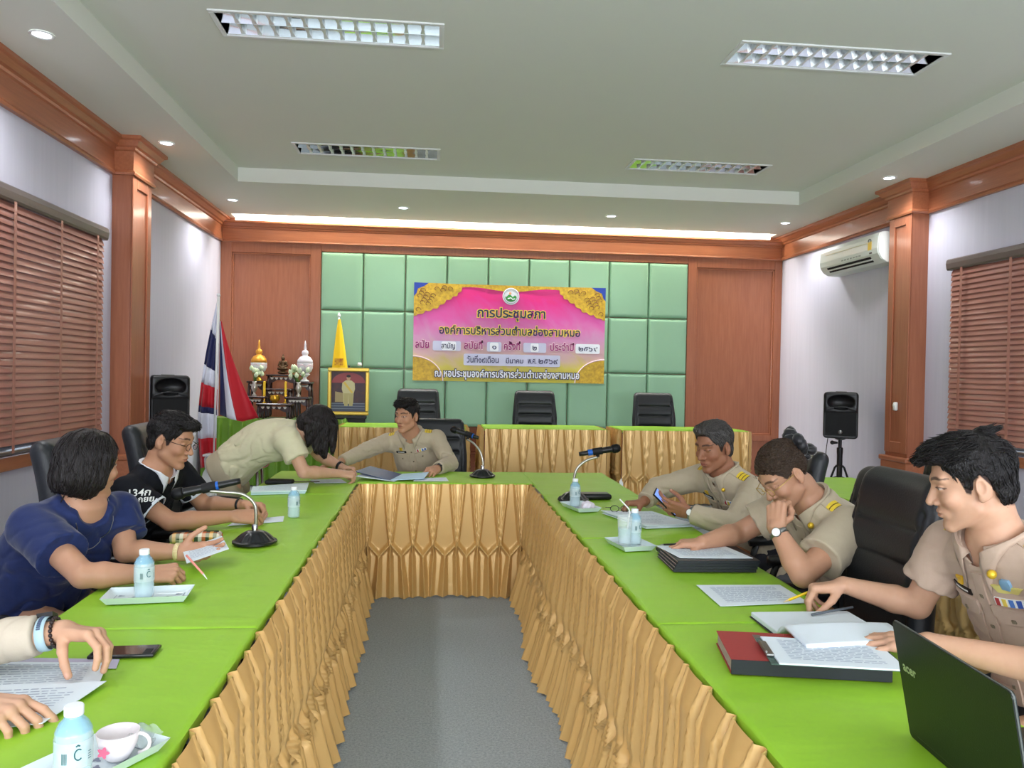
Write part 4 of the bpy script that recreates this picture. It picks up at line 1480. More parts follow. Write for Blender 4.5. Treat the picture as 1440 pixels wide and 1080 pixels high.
obj('back_board', MB().rbox((-1.16, PYF + 0.004, 0.80), (-0.78, PYF + 0.02, 0.925), 0.004, 1), M_BLACK, ea)
for x0, x1 in ((-1.10, -1.16), (-0.84, -0.78)):
    obj('leg', MB().tube([(x0, PYF + 0.035, 1.5), (x1, PYF + 0.03, 0.80), (x1 + (x1 - x0) * 0.8, PYF - 0.02, DZ + 0.01)], 0.013, 8), M_BLACK, ea, smooth=True)
obj('leg', MB().tube([(-0.97, PYF + 0.03, 1.54), (-0.97, 9.6, DZ + 0.01)], 0.013, 8), M_BLACK, ea, smooth=True)
obj('top_knob', MB().lathe([(0.02, 1.535), (0.026, 1.55), (0.02, 1.575)], (-0.85, PYF + 0.02, 0), 14), M_WHITE, ea, smooth=True)
yf = thing('royal_flag', 'plain yellow flag furled on a pole behind the framed portrait', 'flag', (-1.1, 9.42, DZ))
obj('pole', MB().tube([(-1.10, 9.42, DZ), (-1.115, 9.42, 2.12)], 0.011, 10).lathe([(0.013, 2.10), (0.02, 2.125), (0.004, 2.16)], (-1.115, 9.42, 0), 10), M_WHITEP, yf, smooth=True)


def yel(u, t):
    a = 2 * PI * u
    r = 0.012 + 0.115 * t ** 0.85
    return (-1.108 + r * math.cos(a) * (1 + 0.12 * math.sin(5 * a)) + 0.02 * t, 9.41 + 0.42 * r * math.sin(a) * (1 + 0.3 * math.cos(4 * a)), 2.08 - 0.98 * t)


obj('cloth', MB().grid(yel, 40, 24, closed_u=True), M_YELLOWC, yf, smooth=True)
obj('printed_crest', MB().box((-1.15, 9.355, 1.54), (-1.05, 9.362, 1.62)), mat('crest_red', (170, 84, 40), 0.6, noise=0.8, nscale=40, rgb2=(250, 206, 18)), yf)

# ---- altar set on the green table
AZ = DZ - 0.02 + TT
AY = 9.05
gA = 'dark lacquered altar tables'


def altar_table(x0, x1, y0, y1, z0, z1, label):
    t = thing('altar_table', label, 'table', ((x0 + x1) / 2, (y0 + y1) / 2, z0), group=gA)
    obj('top', MB().rbox((x0 - 0.012, y0 - 0.012, z1 - 0.022), (x1 + 0.012, y1 + 0.012, z1), 0.005, 1), M_LACQ, t)
    for x in (x0 + 0.015, x1 - 0.015):
        for y in (y0 + 0.015, y1 - 0.015):
            l = MB().tube([(x, y, z1 - 0.022), (x + (0.008 if x > (x0 + x1) / 2 else -0.008), y, z0 + (z1 - z0) * 0.45), (x, y, z0 + 0.02), (x + (0.012 if x > (x0 + x1) / 2 else -0.012), y - 0.006, z0 + 0.001)], [0.014, 0.017, 0.011, 0.014], 8)
            obj('leg', l, M_LACQ, t, smooth=True)
    ap = MB()
    n = 12
    h = min(0.07, (z1 - z0) * 0.4)
    for yy in (y0 + 0.003,):
        pts = [(x0 + 0.02, z1 - 0.03), (x1 - 0.02, z1 - 0.03)]
        for k in range(n + 1):
            q = k / n
            pts.append((x1 - 0.02 - (x1 - x0 - 0.04) * q, z1 - 0.03 - h * (0.35 + 0.65 * abs(2 * q - 1) ** 1.5) - 0.012 * abs(math.sin(3 * PI * q)) + (0.02 if k == 6 else 0)))
        ap.prism(pts, yy - 0.004, yy + 0.004, 'y')
    a = obj('apron', ap, M_LACQ, t)
    il = MB()
    for k in range(5):
        q = (k + 0.5) / 5
        xx = x0 + 0.03 + (x1 - x0 - 0.06) * q
        il.add([(xx - 0.02, y0 - 0.003, z1 - 0.034), (xx - 0.012, y0 - 0.003, z1 - 0.052), (xx, y0 - 0.003, z1 - 0.06), (xx + 0.012, y0 - 0.003, z1 - 0.052), (xx + 0.02, y0 - 0.003, z1 - 0.034)], [(0, 1, 2, 3, 4)])
    obj('inlay_pattern', il, M_INLAY, a)
    return t


altar_table(-2.10, -1.86, AY - 0.12, AY + 0.06, AZ + 0.012, AZ + 0.255, 'small dark altar table on the left under the lotus vase')
altar_table(-1.62, -1.38, AY - 0.12, AY + 0.06, AZ + 0.012, AZ + 0.255, 'small dark altar table on the right under the lotus vase')
altar_table(-1.92, -1.56, AY - 0.17, AY + 0.0, AZ + 0.012, AZ + 0.18, 'low dark altar table in the middle under the candles')
altar_table(-1.88, -1.60, AY + 0.03, AY + 0.20, AZ + 0.012, AZ + 0.34, 'middle height dark altar table behind the candles')
altar_table(-1.90, -1.58, AY + 0.23, AY + 0.42, AZ + 0.012, AZ + 0.50, 'tallest dark altar table under the seated statue')
altar_table(-2.10, -1.92, AY + 0.16, AY + 0.36, AZ + 0.012, AZ + 0.42, 'tall dark altar table under the gold tiered urn')
altar_table(-1.56, -1.40, AY + 0.16, AY + 0.36, AZ + 0.012, AZ + 0.42, 'tall dark altar table under the white tiered urn')
for x, lab in ((-1.98, 'lotus vase on the left altar table'), (-1.50, 'lotus vase on the right altar table')):
    v = thing('lotus_vase', 'silver vase of pale green lotus buds, ' + lab, 'vase', (x, AY - 0.04, AZ + 0.256), group='vases of lotus buds')
    obj('vase', MB().lathe([(0.028, AZ + 0.256), (0.03, AZ + 0.262), (0.012, AZ + 0.285), (0.014, AZ + 0.30), (0.036, AZ + 0.345), (0.03, AZ + 0.375), (0.018, AZ + 0.40), (0.028, AZ + 0.42)], (x, AY - 0.04, 0), 18), mat('silver', (196, 190, 180), 0.3, metal=0.9), v, smooth=True)
    r = np.random.default_rng(int(abs(x) * 100))
    for k in range(11):
        a, el_ = r.uniform(0, 6.28), r.uniform(0.15, 1.0)
        p = (x + 0.105 * math.cos(a) * el_, AY - 0.05 + 0.06 * math.sin(a) * el_, AZ + 0.47 + 0.10 * r.random() + 0.04 * (1 - el_))
        st = obj('stem', MB().tube([(x, AY - 0.04, AZ + 0.40), ((x + p[0]) / 2, (AY - 0.04 + p[1]) / 2 - 0.005, (AZ + 0.40 + p[2]) / 2 + 0.02), p], 0.0035, 5), mat('lotus_stem', (96, 132, 66), 0.6), v, smooth=True)
        bud = MB().lathe([(0.006, -0.02), (0.020, -0.008), (0.024, 0.008), (0.016, 0.028), (0.002, 0.044)], n=10).xf(Matrix.Translation(p) @ Euler((r.uniform(-.5, .5), r.uniform(-.5, .5), 0)).to_matrix().to_4x4())
        obj('bud', bud, mat('lotus_bud', (216, 226, 196), 0.6, noise=0.5, nscale=30, rgb2=(168, 196, 130)), st, smooth=True)
for x, m1, m2, lab in ((-2.0, M_GOLDM, mat('urn_gold', (226, 160, 60), 0.4, metal=0.5), 'gold and white tiered urn with a spire lid on the altar'), (-1.48, M_WHITE, mat('urn_white', (226, 220, 226), 0.4), 'white tiered urn with a spire lid on the altar')):
    v = thing('tiered_urn', lab, 'urn', (x, AY + 0.26, AZ + 0.42))
    z = AZ + 0.421
    c = (x, AY + 0.26, 0)
    obj('pedestal', MB().lathe([(0.05, z), (0.052, z + 0.012), (0.022, z + 0.03), (0.02, z + 0.05), (0.05, z + 0.075), (0.062, z + 0.09)], c, 20), m1, v, smooth=True)
    obj('bowl', MB().lathe([(0.04, z + 0.09), (0.075, z + 0.12), (0.09, z + 0.16), (0.088, z + 0.20), (0.092, z + 0.21)], c, 24), M_WHITE if m1 is M_GOLDM else m2, v, smooth=True)
    obj('lid', MB().lathe([(0.092, z + 0.21), (0.085, z + 0.25), (0.06, z + 0.285), (0.032, z + 0.30), (0.03, z + 0.31), (0.04, z + 0.325), (0.034, z + 0.355), (0.014, z + 0.37), (0.016, z + 0.385), (0.010, z + 0.42), (0.012, z + 0.43), (0.004, z + 0.475)], c, 24), m2, v, smooth=True)
    obj('garland', MB().tube([(x + 0.085 * math.cos(a), AY + 0.26 + 0.085 * math.sin(a), z + 0.185 + 0.012 * math.sin(6 * a)) for a in [2 * PI * k / 36 for k in range(36)]], 0.006, 5, closed=True), mat('garland_pink', (236, 196, 206), 0.6), v, smooth=True)
st = thing('seated_statue', 'small dark bronze seated statue on the top altar table', 'statue', (-1.74, AY + 0.32, AZ + 0.50))


def statue(p):
    o = np.array([-1.74, AY + 0.32, AZ + 0.501])
    q = p - o
    d = ell(q, (0, 0, 0.02), (0.06, 0.045, 0.02))
    d = smin(d, ell(q, (0, 0, 0.065), (0.062, 0.042, 0.024)), 0.01)
    d = smin(d, cone(q, (-0.045, -0.02, 0.066), (0.045, -0.022, 0.066), 0.016, 0.016), 0.01)
    d = smin(d, cone(q, (0, 0, 0.08), (0, 0, 0.135), 0.026, 0.03), 0.015)
    for s in (-1, 1):
        d = smin(d, cone(q, (s * 0.035, 0, 0.145), (s * 0.048, -0.005, 0.105), 0.012, 0.010), 0.008)
        d = smin(d, cone(q, (s * 0.048, -0.005, 0.105), (s * 0.015, -0.03, 0.085), 0.010, 0.009), 0.008)
    d = smin(d, ell(q, (0, 0, 0.185), (0.021, 0.022, 0.026)), 0.008)
    d = smin(d, cone(q, (0, 0, 0.205), (0, 0, 0.238), 0.012, 0.003), 0.006)
    return d


V, Q = polygonise(statue, (-1.83, AY + 0.25, AZ + 0.48), (-1.65, AY + 0.39, AZ + 0.76), 0.004)
npobj('figure', V, Q, mat('bronze', (86, 66, 44), 0.35, metal=0.7), st)
for x, l in ((-1.86, 'left'), (-1.63, 'right')):
    cd = thing('altar_candle', 'yellow candle in a gold holder, %s of the gold bowl on the altar' % l, 'candle', (x, AY - 0.10, AZ + 0.18), group='yellow altar candles')
    obj('holder', MB().lathe([(0.028, AZ + 0.181), (0.03, AZ + 0.188), (0.008, AZ + 0.20), (0.012, AZ + 0.225), (0.008, AZ + 0.25), (0.02, AZ + 0.27)], (x, AY - 0.10, 0), 16), M_GOLDM, cd, smooth=True)
    obj('wax', MB().lathe([(0.013, AZ + 0.27), (0.013, AZ + 0.42), (0.004, AZ + 0.425)], (x, AY - 0.10, 0), 14), mat('yellow_wax', (246, 200, 40), 0.45), cd, smooth=True, angle=40)
bw = thing('incense_bowl', 'gold incense bowl between the yellow candles on the altar', 'bowl', (-1.745, AY - 0.10, AZ + 0.18))
obj('bowl', MB().lathe([(0.03, AZ + 0.181), (0.024, AZ + 0.195), (0.05, AZ + 0.215), (0.056, AZ + 0.24), (0.05, AZ + 0.262), (0.054, AZ + 0.27), (0.04, AZ + 0.262)], (-1.745, AY - 0.10, 0), 20), M_GOLDM, bw, smooth=True)
for dx in (-0.012, 0.0, 0.012):
    obj('incense_stick', MB().tube([(-1.745 + dx * 0.5, AY - 0.10, AZ + 0.25), (-1.745 + dx, AY - 0.10, AZ + 0.42)], 0.0018, 5), mat('incense', (120, 70, 40), 0.7), bw)
# red stool by the drape
rs = thing('red_stool', 'round red stool behind the leaning woman, by the green drape', 'stool', (-1.52, 6.75, 0))
obj('seat', MB().lathe([(0.15, 0.66), (0.165, 0.68), (0.165, 0.72), (0.14, 0.745), (0.001, 0.75)], (-1.52, 6.75, 0), 28), mat('red_vinyl', (168, 24, 40), 0.4), rs, smooth=True)
for k in range(4):
    a = PI / 4 + k * PI / 2
    obj('leg', MB().tube([(-1.52 + 0.12 * math.cos(a), 6.75 + 0.12 * math.sin(a), 0.665), (-1.52 + 0.17 * math.cos(a), 6.75 + 0.17 * math.sin(a), 0.006)], 0.011, 8), M_STEEL, rs, smooth=True)
# ================================================================== things on the meeting tables
TZ = TT + 0.0035
M_PET = mat('clear_bottle', (226, 244, 248), 0.06, alpha=0.30, spec=0.8)
M_PETB = mat('blue_bottle_neck', (120, 196, 236), 0.08, alpha=0.35, spec=0.8)
M_WATER = mat('bottle_water', (206, 236, 246), 0.03, alpha=0.38, spec=0.6)
M_LABEL = mat('bottle_label', (232, 242, 244), 0.35, alpha=0.5, noise=0.5, nscale=40, rgb2=(176, 206, 214))
M_LABINK = mat('label_print', (40, 92, 98), 0.5)
M_CAP = mat('white_cap', (240, 244, 246), 0.4)
M_TRAYM = mat('tray_glaze', (214, 228, 232), 0.25, coat=0.3)
M_TRAYP = mat('tray_pattern', (120, 130, 150), 0.4)


def make_bottle(label):
    t = thing('water_bottle', label, 'bottle', (0, 0, 0), 0, 'small bottles of drinking water')
    body = [(0.026, 0.0), (0.029, 0.004), (0.0295, 0.02), (0.0285, 0.045), (0.0295, 0.05), (0.0295, 0.098), (0.0285, 0.108), (0.022, 0.121), (0.0145, 0.129), (0.0135, 0.136)]
    obj('bottle_body', MB().lathe(body, n=28), M_PET, t, smooth=True, local=True, angle=60)
    obj('water', MB().lathe([(0.024, 0.003), (0.027, 0.006), (0.0275, 0.045), (0.0275, 0.097), (0.0265, 0.107), (0.022, 0.116)], n=24), M_WATER, t, smooth=True, local=True, angle=60)
    obj('neck_ring', MB().lathe([(0.0285, 0.107), (0.0225, 0.1205), (0.015, 0.1285), (0.0142, 0.135)], n=28, cap=False).xf(Matrix.Scale(1.015, 4, (1, 0, 0)) @ Matrix.Scale(1.015, 4, (0, 1, 0))), M_PETB, t, smooth=True, local=True)
    cp = [(0.0148, 0.133), (0.0152, 0.134), (0.0152, 0.147), (0.0140, 0.149), (0.0001, 0.1492)]
    obj('cap', MB().lathe(cp, n=28), M_CAP, t, smooth=True, local=True, angle=35)
    lb = obj('label', MB().lathe([(0.0298, 0.052), (0.0299, 0.096)], n=32, cap=False), M_LABEL, t, smooth=True, local=True)
    ink = MB()

    def lab(a0, z0, pts, w):
        ink.tube([(0.0303 * math.cos(a0 + x / 0.03), 0.0303 * math.sin(a0 + x / 0.03), z0 + z) for x, z in pts], w, 5)
    for a0 in (-PI / 2 + 0.5, PI / 2 + 0.5):
        # a big open curl with a leaf, rows of small print and a bar block
        lab(a0, 0.076, [(0.006 * math.cos(q), 0.009 * math.sin(q)) for q in [0.9 + 4.6 * k / 12 for k in range(13)]], 0.0011)
        lab(a0, 0.09, [(-0.004, 0.0), (-0.001, 0.002), (0.002, 0.0)], 0.0013)
        for k in range(4):
            lab(a0 + 0.55, 0.064 + 0.004 * k, [(0, 0), (0.006, 0)], 0.0005)
        for k in range(6):
            lab(a0 - 0.85 + 0.05 * k, 0.062, [(0, 0), (0, 0.018)], 0.0004)
    obj('print', ink, M_LABINK, lb, local=True)
    return t


BOT = make_bottle('water bottle standing on the long white tray in front of the woman in navy')
BOT.location = (-0.885, 2.545, TZ + 0.008)
BOT.rotation_euler = (0, 0, 0.3)
GB = 'small bottles of drinking water'
dup(BOT, (-0.588, 1.375, TZ + 0.008), 0.15, 'nearest water bottle, on the tray with the cup and crumpled wrapper', GB)
dup(BOT, (-0.671, 3.95, TZ), 0.9, 'water bottle alone on the cloth beside the hands of the man in black polo', GB)
dup(BOT, (0.785, 4.25, TZ + 0.008), 0.2, 'water bottle on the small tray in front of the right microphone', GB)
dup(BOT, (0.868, 3.29, TZ + 0.008), 0.2, 'water bottle on the square tray beside the glass with a straw', GB)


def tray(name_label, cx, cy, w, d, rz, group='small printed trays', dark=0.5, seed=0):
    t = thing('tray', name_label, 'tray', (cx, cy, TZ), rz, group)

    def f(u, v):
        x, y = (u - 0.5) * w, (v - 0.5) * d
        e = min(u * w, (1 - u) * w, v * d, (1 - v) * d)
        z = 0.006 + 0.017 * max(0.0, 1 - e / 0.022) ** 1.3
        k = 1 - 0.16 * max(0.0, 1 - e / 0.022) * 0
        return (x * k, y * k, z)
    us = [0, 0.02, 0.05, 0.09, 0.14, 0.3, 0.5, 0.7, 0.86, 0.91, 0.95, 0.98, 1]
    n = len(us)
    V = [f(u, v) for v in us for u in us]
    F = [(j * n + i, j * n + i + 1, (j + 1) * n + i + 1, (j + 1) * n + i) for j in range(n - 1) for i in range(n - 1)]
    m = len(V)
    B = [(0.86 * (u - 0.5) * w if 0 else (u - 0.5) * (w - 0.03), (v - 0.5) * (d - 0.03), 0.0005) for v in (0, 1) for u in (0, 1)]
    rim = [i for i in range(n)] + [(j + 1) * n - 1 for j in range(1, n)] + [(n - 1) * n + i for i in range(n - 2, -1, -1)] + [j * n for j in range(n - 2, 0, -1)]
    mb = MB().add(V, F)
    bot = [((V[i][0]) * (1 - 0.03 / w), (V[i][1]) * (1 - 0.03 / d), 0.0005) for i in rim]
    k = len(mb.v)
    mb.v.extend(bot)
    L = len(rim)
    for i in range(L):
        mb.f.append((rim[(i + 1) % L], rim[i], k + i, k + (i + 1) % L))
        mb.mi.append(0)
    mb.f.append(tuple(range(k, k + L))[::-1])
    mb.mi.append(0)
    obj('dish', mb, M_TRAYM, t, smooth=True, local=True, angle=50)
    r = np.random.default_rng(seed)
    pt = MB()
    for q in range(9):
        x, y = r.uniform(-0.36, 0.36) * w, r.uniform(-0.32, 0.32) * d
        s = r.uniform(0.006, 0.012)
        pt.add([(x + s * (1 + 0.4 * math.cos(3 * a)) * math.cos(a), y + s * 0.8 * (1 + 0.4 * math.cos(3 * a)) * math.sin(a), 0.0068) for a in [2 * PI * k / 12 for k in range(12)]], [tuple(range(12))])
    for sx in (-0.40, 0.40):
        pt.box((sx * w - 0.001, -0.36 * d, 0.0063), (sx * w + 0.001, 0.36 * d, 0.0067))
    for sy in (-0.37, 0.37):
        pt.box((-0.40 * w, sy * d - 0.001, 0.0063), (0.40 * w, sy * d + 0.001, 0.0067))
    obj('printed_pattern', pt, M_TRAYP, t, local=True)
    return t


tray('long white tray under the water bottle of the woman in navy', -0.872, 2.55, 0.25, 0.13, 0.12, seed=1)
tray('white tray under the nearest bottle and the cup', -0.606, 1.465, 0.14, 0.25, -0.52, seed=2)
tray('small white tray in front of the right microphone', 0.805, 4.20, 0.14, 0.24, 0.25, seed=3)
tray('square white tray under the glass with a straw', 0.842, 3.265, 0.15, 0.20, 0.2, seed=4)

cup = thing('teacup', 'white cup with a pink flower on the nearest tray', 'cup', (-0.562, 1.495, TZ + 0.007))
c = (-0.562, 1.495, 0)
obj('bowl', MB().lathe([(0.018, TZ + 0.0075), (0.022, TZ + 0.012), (0.033, TZ + 0.035), (0.037, TZ + 0.058), (0.0355, TZ + 0.058), (0.031, TZ + 0.034), (0.018, TZ + 0.014)], c, 26), mat('cup_glaze', (232, 224, 226), 0.25, coat=0.3), cup, smooth=True)
obj('handle', MB().tube([(c[0] + 0.033 + 0.0 * k, c[1] + 0.0, TZ + 0.05) for k in (0,)] + [(c[0] + 0.035 + 0.02 * math.sin(a), c[1] + 0.003, TZ + 0.034 + 0.018 * math.cos(a)) for a in [PI * k / 8 for k in range(9)]], 0.0035, 8), mat('cup_glaze', (232, 224, 226), 0.25), cup, smooth=True)
obj('painted_flower', MB().add([(c[0] - 0.012 + 0.009 * (1 + 0.3 * math.cos(5 * a)) * math.cos(a), c[1] - 0.0345 - 0.001, TZ + 0.034 + 0.009 * (1 + 0.3 * math.cos(5 * a)) * math.sin(a)) for a in [2 * PI * k / 20 for k in range(20)]], [tuple(range(20))]), mat('flower_pink', (222, 110, 140), 0.5), cup)
wrap = MB().grid(lambda u, w: (-0.535 + 0.05 * (u - 0.5) + 0.006 * math.sin(9 * w), 1.54 + 0.06 * (w - 0.5), TZ + 0.022 + 0.016 * math.sin(7 * u + 3 * w) * math.cos(5 * w) + 0.012 * math.sin(PI * u)), 14, 14)
tag(obj('plastic_wrapper', wrap, mat('clear_wrapper', (226, 240, 238), 0.15, trans=0.5, ior=1.1, alpha=0.6), smooth=True), 'crumpled clear wrapper on the nearest tray behind the cup', 'wrapper')
tis = thing('tissue', 'crumpled white tissue on the small tray by the right microphone', 'tissue', (0.835, 4.15, TZ + 0.008))
nzt = Noise(5, 120, 6)
V, Q = polygonise(lambda p: ell(p, (0.838, 4.15, TZ + 0.026), (0.034, 0.036, 0.022)) + 0.006 * nzt(p), (0.78, 4.09, TZ - 0.01), (0.90, 4.21, TZ + 0.07), 0.004)
V[:, 2] = np.maximum(V[:, 2], TZ + 0.008)
npobj('ball', V, Q, mat('tissue_paper', (236, 228, 238), 0.8), tis)

# glass with straw
gl = thing('drinking_glass', 'clear glass with a white straw on the square tray', 'glass', (0.818, 3.26, TZ + 0.008))
gz = TZ + 0.0075
c = (0.818, 3.26, 0)
obj('tumbler', MB().lathe([(0.024, gz), (0.026, gz + 0.003), (0.033, gz + 0.125), (0.0315, gz + 0.125), (0.025, gz + 0.012), (0.0001, gz + 0.010)], c, 28), mat('tumbler_glass', (236, 246, 246), 0.04, alpha=0.22, spec=0.9), gl, smooth=True, angle=50)
obj('ice_water', MB().lathe([(0.0245, gz + 0.013), (0.029, gz + 0.075), (0.0001, gz + 0.076)], c, 24), M_WATER, gl, smooth=True, angle=50)
sw = thing('drinking_straw', 'white bendy straw leaning in the glass', 'straw', (0.818, 3.26, gz + 0.014))
obj('tube', MB().tube([(0.822, 3.255, gz + 0.016), (0.838, 3.26, gz + 0.14), (0.834, 3.261, gz + 0.155), (0.795, 3.265, gz + 0.195)], 0.003, 8), M_WHITE, sw, smooth=True)


# ---- gooseneck microphones
def mic(label, base, neck_pts, m0, m1, ring, group='table microphones'):
    """m0 = tail end, m1 = head end of the microphone"""
    t = thing('microphone', label, 'microphone', base, group=group)
    bx, by, bz = base

    def dome(u, w):
        a = 2 * PI * u
        r = 0.086 * (1 - w) ** 0.8 + 0.012 * w
        fl = 1 + 0.10 * (w < 0.75) * math.sin(PI * min(1, w / 0.75)) * math.cos(12 * a) * 0.5
        return (bx + r * fl * math.cos(a), by + r * fl * math.sin(a), bz + 0.012 + 0.042 * math.sin(w * PI / 2) ** 1.4)
    d = MB().grid(dome, 72, 14, closed_u=True)
    obj('base', d, mat('mic_base', (22, 24, 28), 0.28, spec=0.6), t, smooth=True)
    obj('base_rim', MB().lathe([(0.084, bz + 0.0005), (0.09, bz + 0.004), (0.09, bz + 0.012), (0.084, bz + 0.0145)], (bx, by, 0), 36), M_BLACK, t, smooth=True, angle=40)
    # smooth the neck
    P = [Vector(p) for p in neck_pts]
    pts = []
    for i in range(len(P) - 1):
        p0, p1, p2, p3 = P[max(0, i - 1)], P[i], P[i + 1], P[min(len(P) - 1, i + 2)]
        for k in range(8):
            q = k / 8
            pts.append(0.5 * ((2 * p1) + (p2 - p0) * q + (2 * p0 - 5 * p1 + 4 * p2 - p3) * q * q + (3 * p1 - p0 - 3 * p2 + p3) * q ** 3))
    pts.append(P[-1])
    obj('gooseneck', MB().tube(pts, 0.0075, 10), mat('gooseneck_steel', (176, 174, 164), 0.3, metal=0.85), t, smooth=True)
    obj('neck_nut', MB().lathe([(0.013, bz + 0.052), (0.013, bz + 0.075), (0.010, bz + 0.08)], (bx, by, 0), 14), M_CHROME, t, smooth=True, angle=40)
    m0, m1 = Vector(m0), Vector(m1)
    ax = (m1 - m0).normalized()
    L = (m1 - m0).length
    e = P[-1]
    foot = m0 + ax * ((e - m0).dot(ax))
    cl = MB().tube([e, (e + foot) / 2, foot], [0.010, 0.012, 0.015], 10)
    cl.tube([foot - ax * 0.025, foot + ax * 0.03], 0.021, 14)
    obj('clip', cl, M_BLACKM, t, smooth=True, angle=40)
    h = thing('handheld_microphone', 'black handheld microphone with a blue ring, clipped to the ' + label.split(',')[0], 'microphone', tuple(m0), group='handheld microphones')
    obj('barrel', MB().tube([m0, m0 + ax * 0.02, m0 + ax * (L - 0.055), m0 + ax * (L - 0.05)], [0.012, 0.0135, 0.019, 0.021], 16), M_BLACK, h, smooth=True)
    obj('grille', MB().tube([m0 + ax * (L - 0.05), m0 + ax * (L - 0.045), m0 + ax * (L - 0.02), m0 + ax * (L - 0.005), m0 + ax * L], [0.021, 0.025, 0.026, 0.018, 0.006], 16), mat('mic_grille', (18, 19, 21), 0.55, metal=0.4, noise=0.6, nscale=400), h, smooth=True)
    obj('blue_ring', MB().tube([m0 + ax * (ring - 0.013), m0 + ax * (ring + 0.013)], 0.0178, 16), M_BLUE, h, smooth=True, angle=40)
    return t


mic('left table microphone, beside the woman in navy', (-0.727, 3.354, TZ), [(-0.727, 3.354, TZ + 0.05), (-0.722, 3.352, 0.86), (-0.730, 3.35, 0.918), (-0.775, 3.345, 0.958), (-0.85, 3.34, 0.968), (-0.905, 3.338, 0.972)],
    (-0.79, 3.36, 1.012), (-1.06, 3.335, 0.955), 0.10)
mic('centre table microphone, on the cross table', (0.355, 5.50, TZ), [(0.355, 5.50, TZ + 0.05), (0.356, 5.502, 0.86), (0.335, 5.51, 0.93), (0.29, 5.53, 0.985), (0.245, 5.55, 1.01)],
    (0.325, 5.54, 1.022), (0.13, 5.62, 1.080), 0.052)
mic('right table microphone, behind the small tray', (0.815, 4.47, TZ), [(0.815, 4.47, TZ + 0.05), (0.815, 4.47, 0.86), (0.832, 4.47, 0.935), (0.885, 4.47, 0.985), (0.955, 4.47, 1.008)],
    (0.845, 4.475, 1.022), (1.085, 4.46, 1.063), 0.065)


# ---- papers, folders, books
def sheet_obj(label, corners, z, group='loose white papers', lines=10, curl=0.0, seed=0, name='paper', th=0.0012, inkrows=True, m=None, box=None):
    """a sheet given by its four plan corners (tl, tr, br, bl as seen by its reader), z of its underside (number or four numbers)"""
    C = [Vector((c[0], c[1], z if not hasattr(z, '__len__') else z[i])) for i, c in enumerate(corners)]
    cen = sum((c for c in C), Vector()) / 4
    t = thing(name, label, name.replace('_', ' '), (cen.x, cen.y, min(c.z for c in C)), group=group)

    def at_(u, v, l=0.0):
        p = (C[0] * (1 - u) + C[1] * u) * (1 - v) + (C[3] * (1 - u) + C[2] * u) * v
        return Vector((p.x, p.y, p.z + l + curl * (0.6 * (2 * u - 1) ** 2 + 0.4 * math.sin(3 * v + seed) ** 2)))
    n = 9
    V = [at_(i / (n - 1), j / (n - 1), th) for j in range(n) for i in range(n)] + [at_(i / (n - 1), j / (n - 1), 0.0) for j in range(n) for i in range(n)]
    F = []
    nn = n * n
    s = (V[1] - V[0]).cross(V[n] - V[0]).z > 0
    for j in range(n - 1):
        for i in range(n - 1):
            a = j * n + i
            f = (a, a + 1, a + n + 1, a + n)
            F.append(f if s else f[::-1])
            f = tuple(q + nn for q in f)
            F.append(f[::-1] if s else f)
    ring = [i for i in range(n)] + [(j + 1) * n - 1 for j in range(1, n)] + [(n - 1) * n + i for i in range(n - 2, -1, -1)] + [j * n for j in range(n - 2, 0, -1)]
    for a, b in zip(ring, ring[1:] + ring[:1]):
        F.append((a, b, b + nn, a + nn))
    sh = obj('sheet', MB().add(V, F), m or M_PAPER, t, smooth=True, angle=30)
    if inkrows and lines:
        r = np.random.default_rng(seed)
        ink = MB()
        for k in range(lines):
            v0 = 0.12 + 0.76 * k / lines
            u = 0.12
            ue = 0.88 - (0.3 * r.random() if r.random() < 0.3 else 0)
            while u < ue:
                w = r.uniform(0.03, 0.10)
                a = [at_(u, v0, th + 0.0006), at_(min(u + w, ue), v0, th + 0.0006), at_(min(u + w, ue), v0 + 0.018, th + 0.0006), at_(u, v0 + 0.018, th + 0.0006)]
                ink.add(a, [(0, 1, 2, 3) if not s else (0, 1, 2, 3)])
                u += w + 0.015
        obj('printed_lines', ink, mat('print_grey', (168, 180, 200), 0.8), sh)
    return t


gP = 'loose white papers'
sheet_obj('upper white printed sheet under the arched hand at the left edge', [(-1.10, 2.02), (-0.775, 1.995), (-0.745, 1.87), (-1.08, 1.82)], TZ, gP, 9, 0.004, 1)
sheet_obj('lower white printed sheet under the flat hand at the left edge', [(-1.06, 1.85), (-0.728, 1.865), (-0.765, 1.65), (-1.02, 1.61)], TZ + 0.004, gP, 12, 0.003, 2)
sheet_obj('lilac grey sheet under the arched hand, behind the printed sheets', [(-1.08, 2.055), (-0.76, 2.025), (-0.745, 1.965), (-1.07, 1.97)], TZ - 0.0012, gP, 0, 0.0, 3, m=mat('lilac_paper', (190, 184, 206), 0.7), inkrows=False)
sheet_obj('printed sheet lying alone between the black folders and the open booklet', [(0.925, 2.655), (1.225, 2.65), (1.225, 2.435), (0.918, 2.405)], TZ, gP, 14, 0.0, 4)
sheet_obj('sheet held up by the woman in navy', [(-0.915, 3.02), (-0.80, 3.12), (-0.735, 2.97), (-0.85, 2.855)], (0.80, 0.832, 0.815, 0.79), gP, 9, 0.0, 5)
sheet_obj('white sheet under the hands of the man in the polo shirt', [(-0.92, 3.86), (-0.72, 3.97), (-0.70, 3.83), (-0.93, 3.72)], TZ, gP, 0, 0.0, 6, inkrows=False)
sheet_obj('small white sheet beside the hand of the man at the cross table', [(-0.10, 5.40), (0.10, 5.44), (0.115, 5.26), (-0.12, 5.25)], TZ, gP, 4, 0.0, 7)
sheet_obj('white sheet under the elbow of the leaning woman', [(-0.80, 5.29), (-0.60, 5.33), (-0.545, 5.16), (-0.74, 5.13)], TZ, gP, 0, 0.0, 8, inkrows=False)


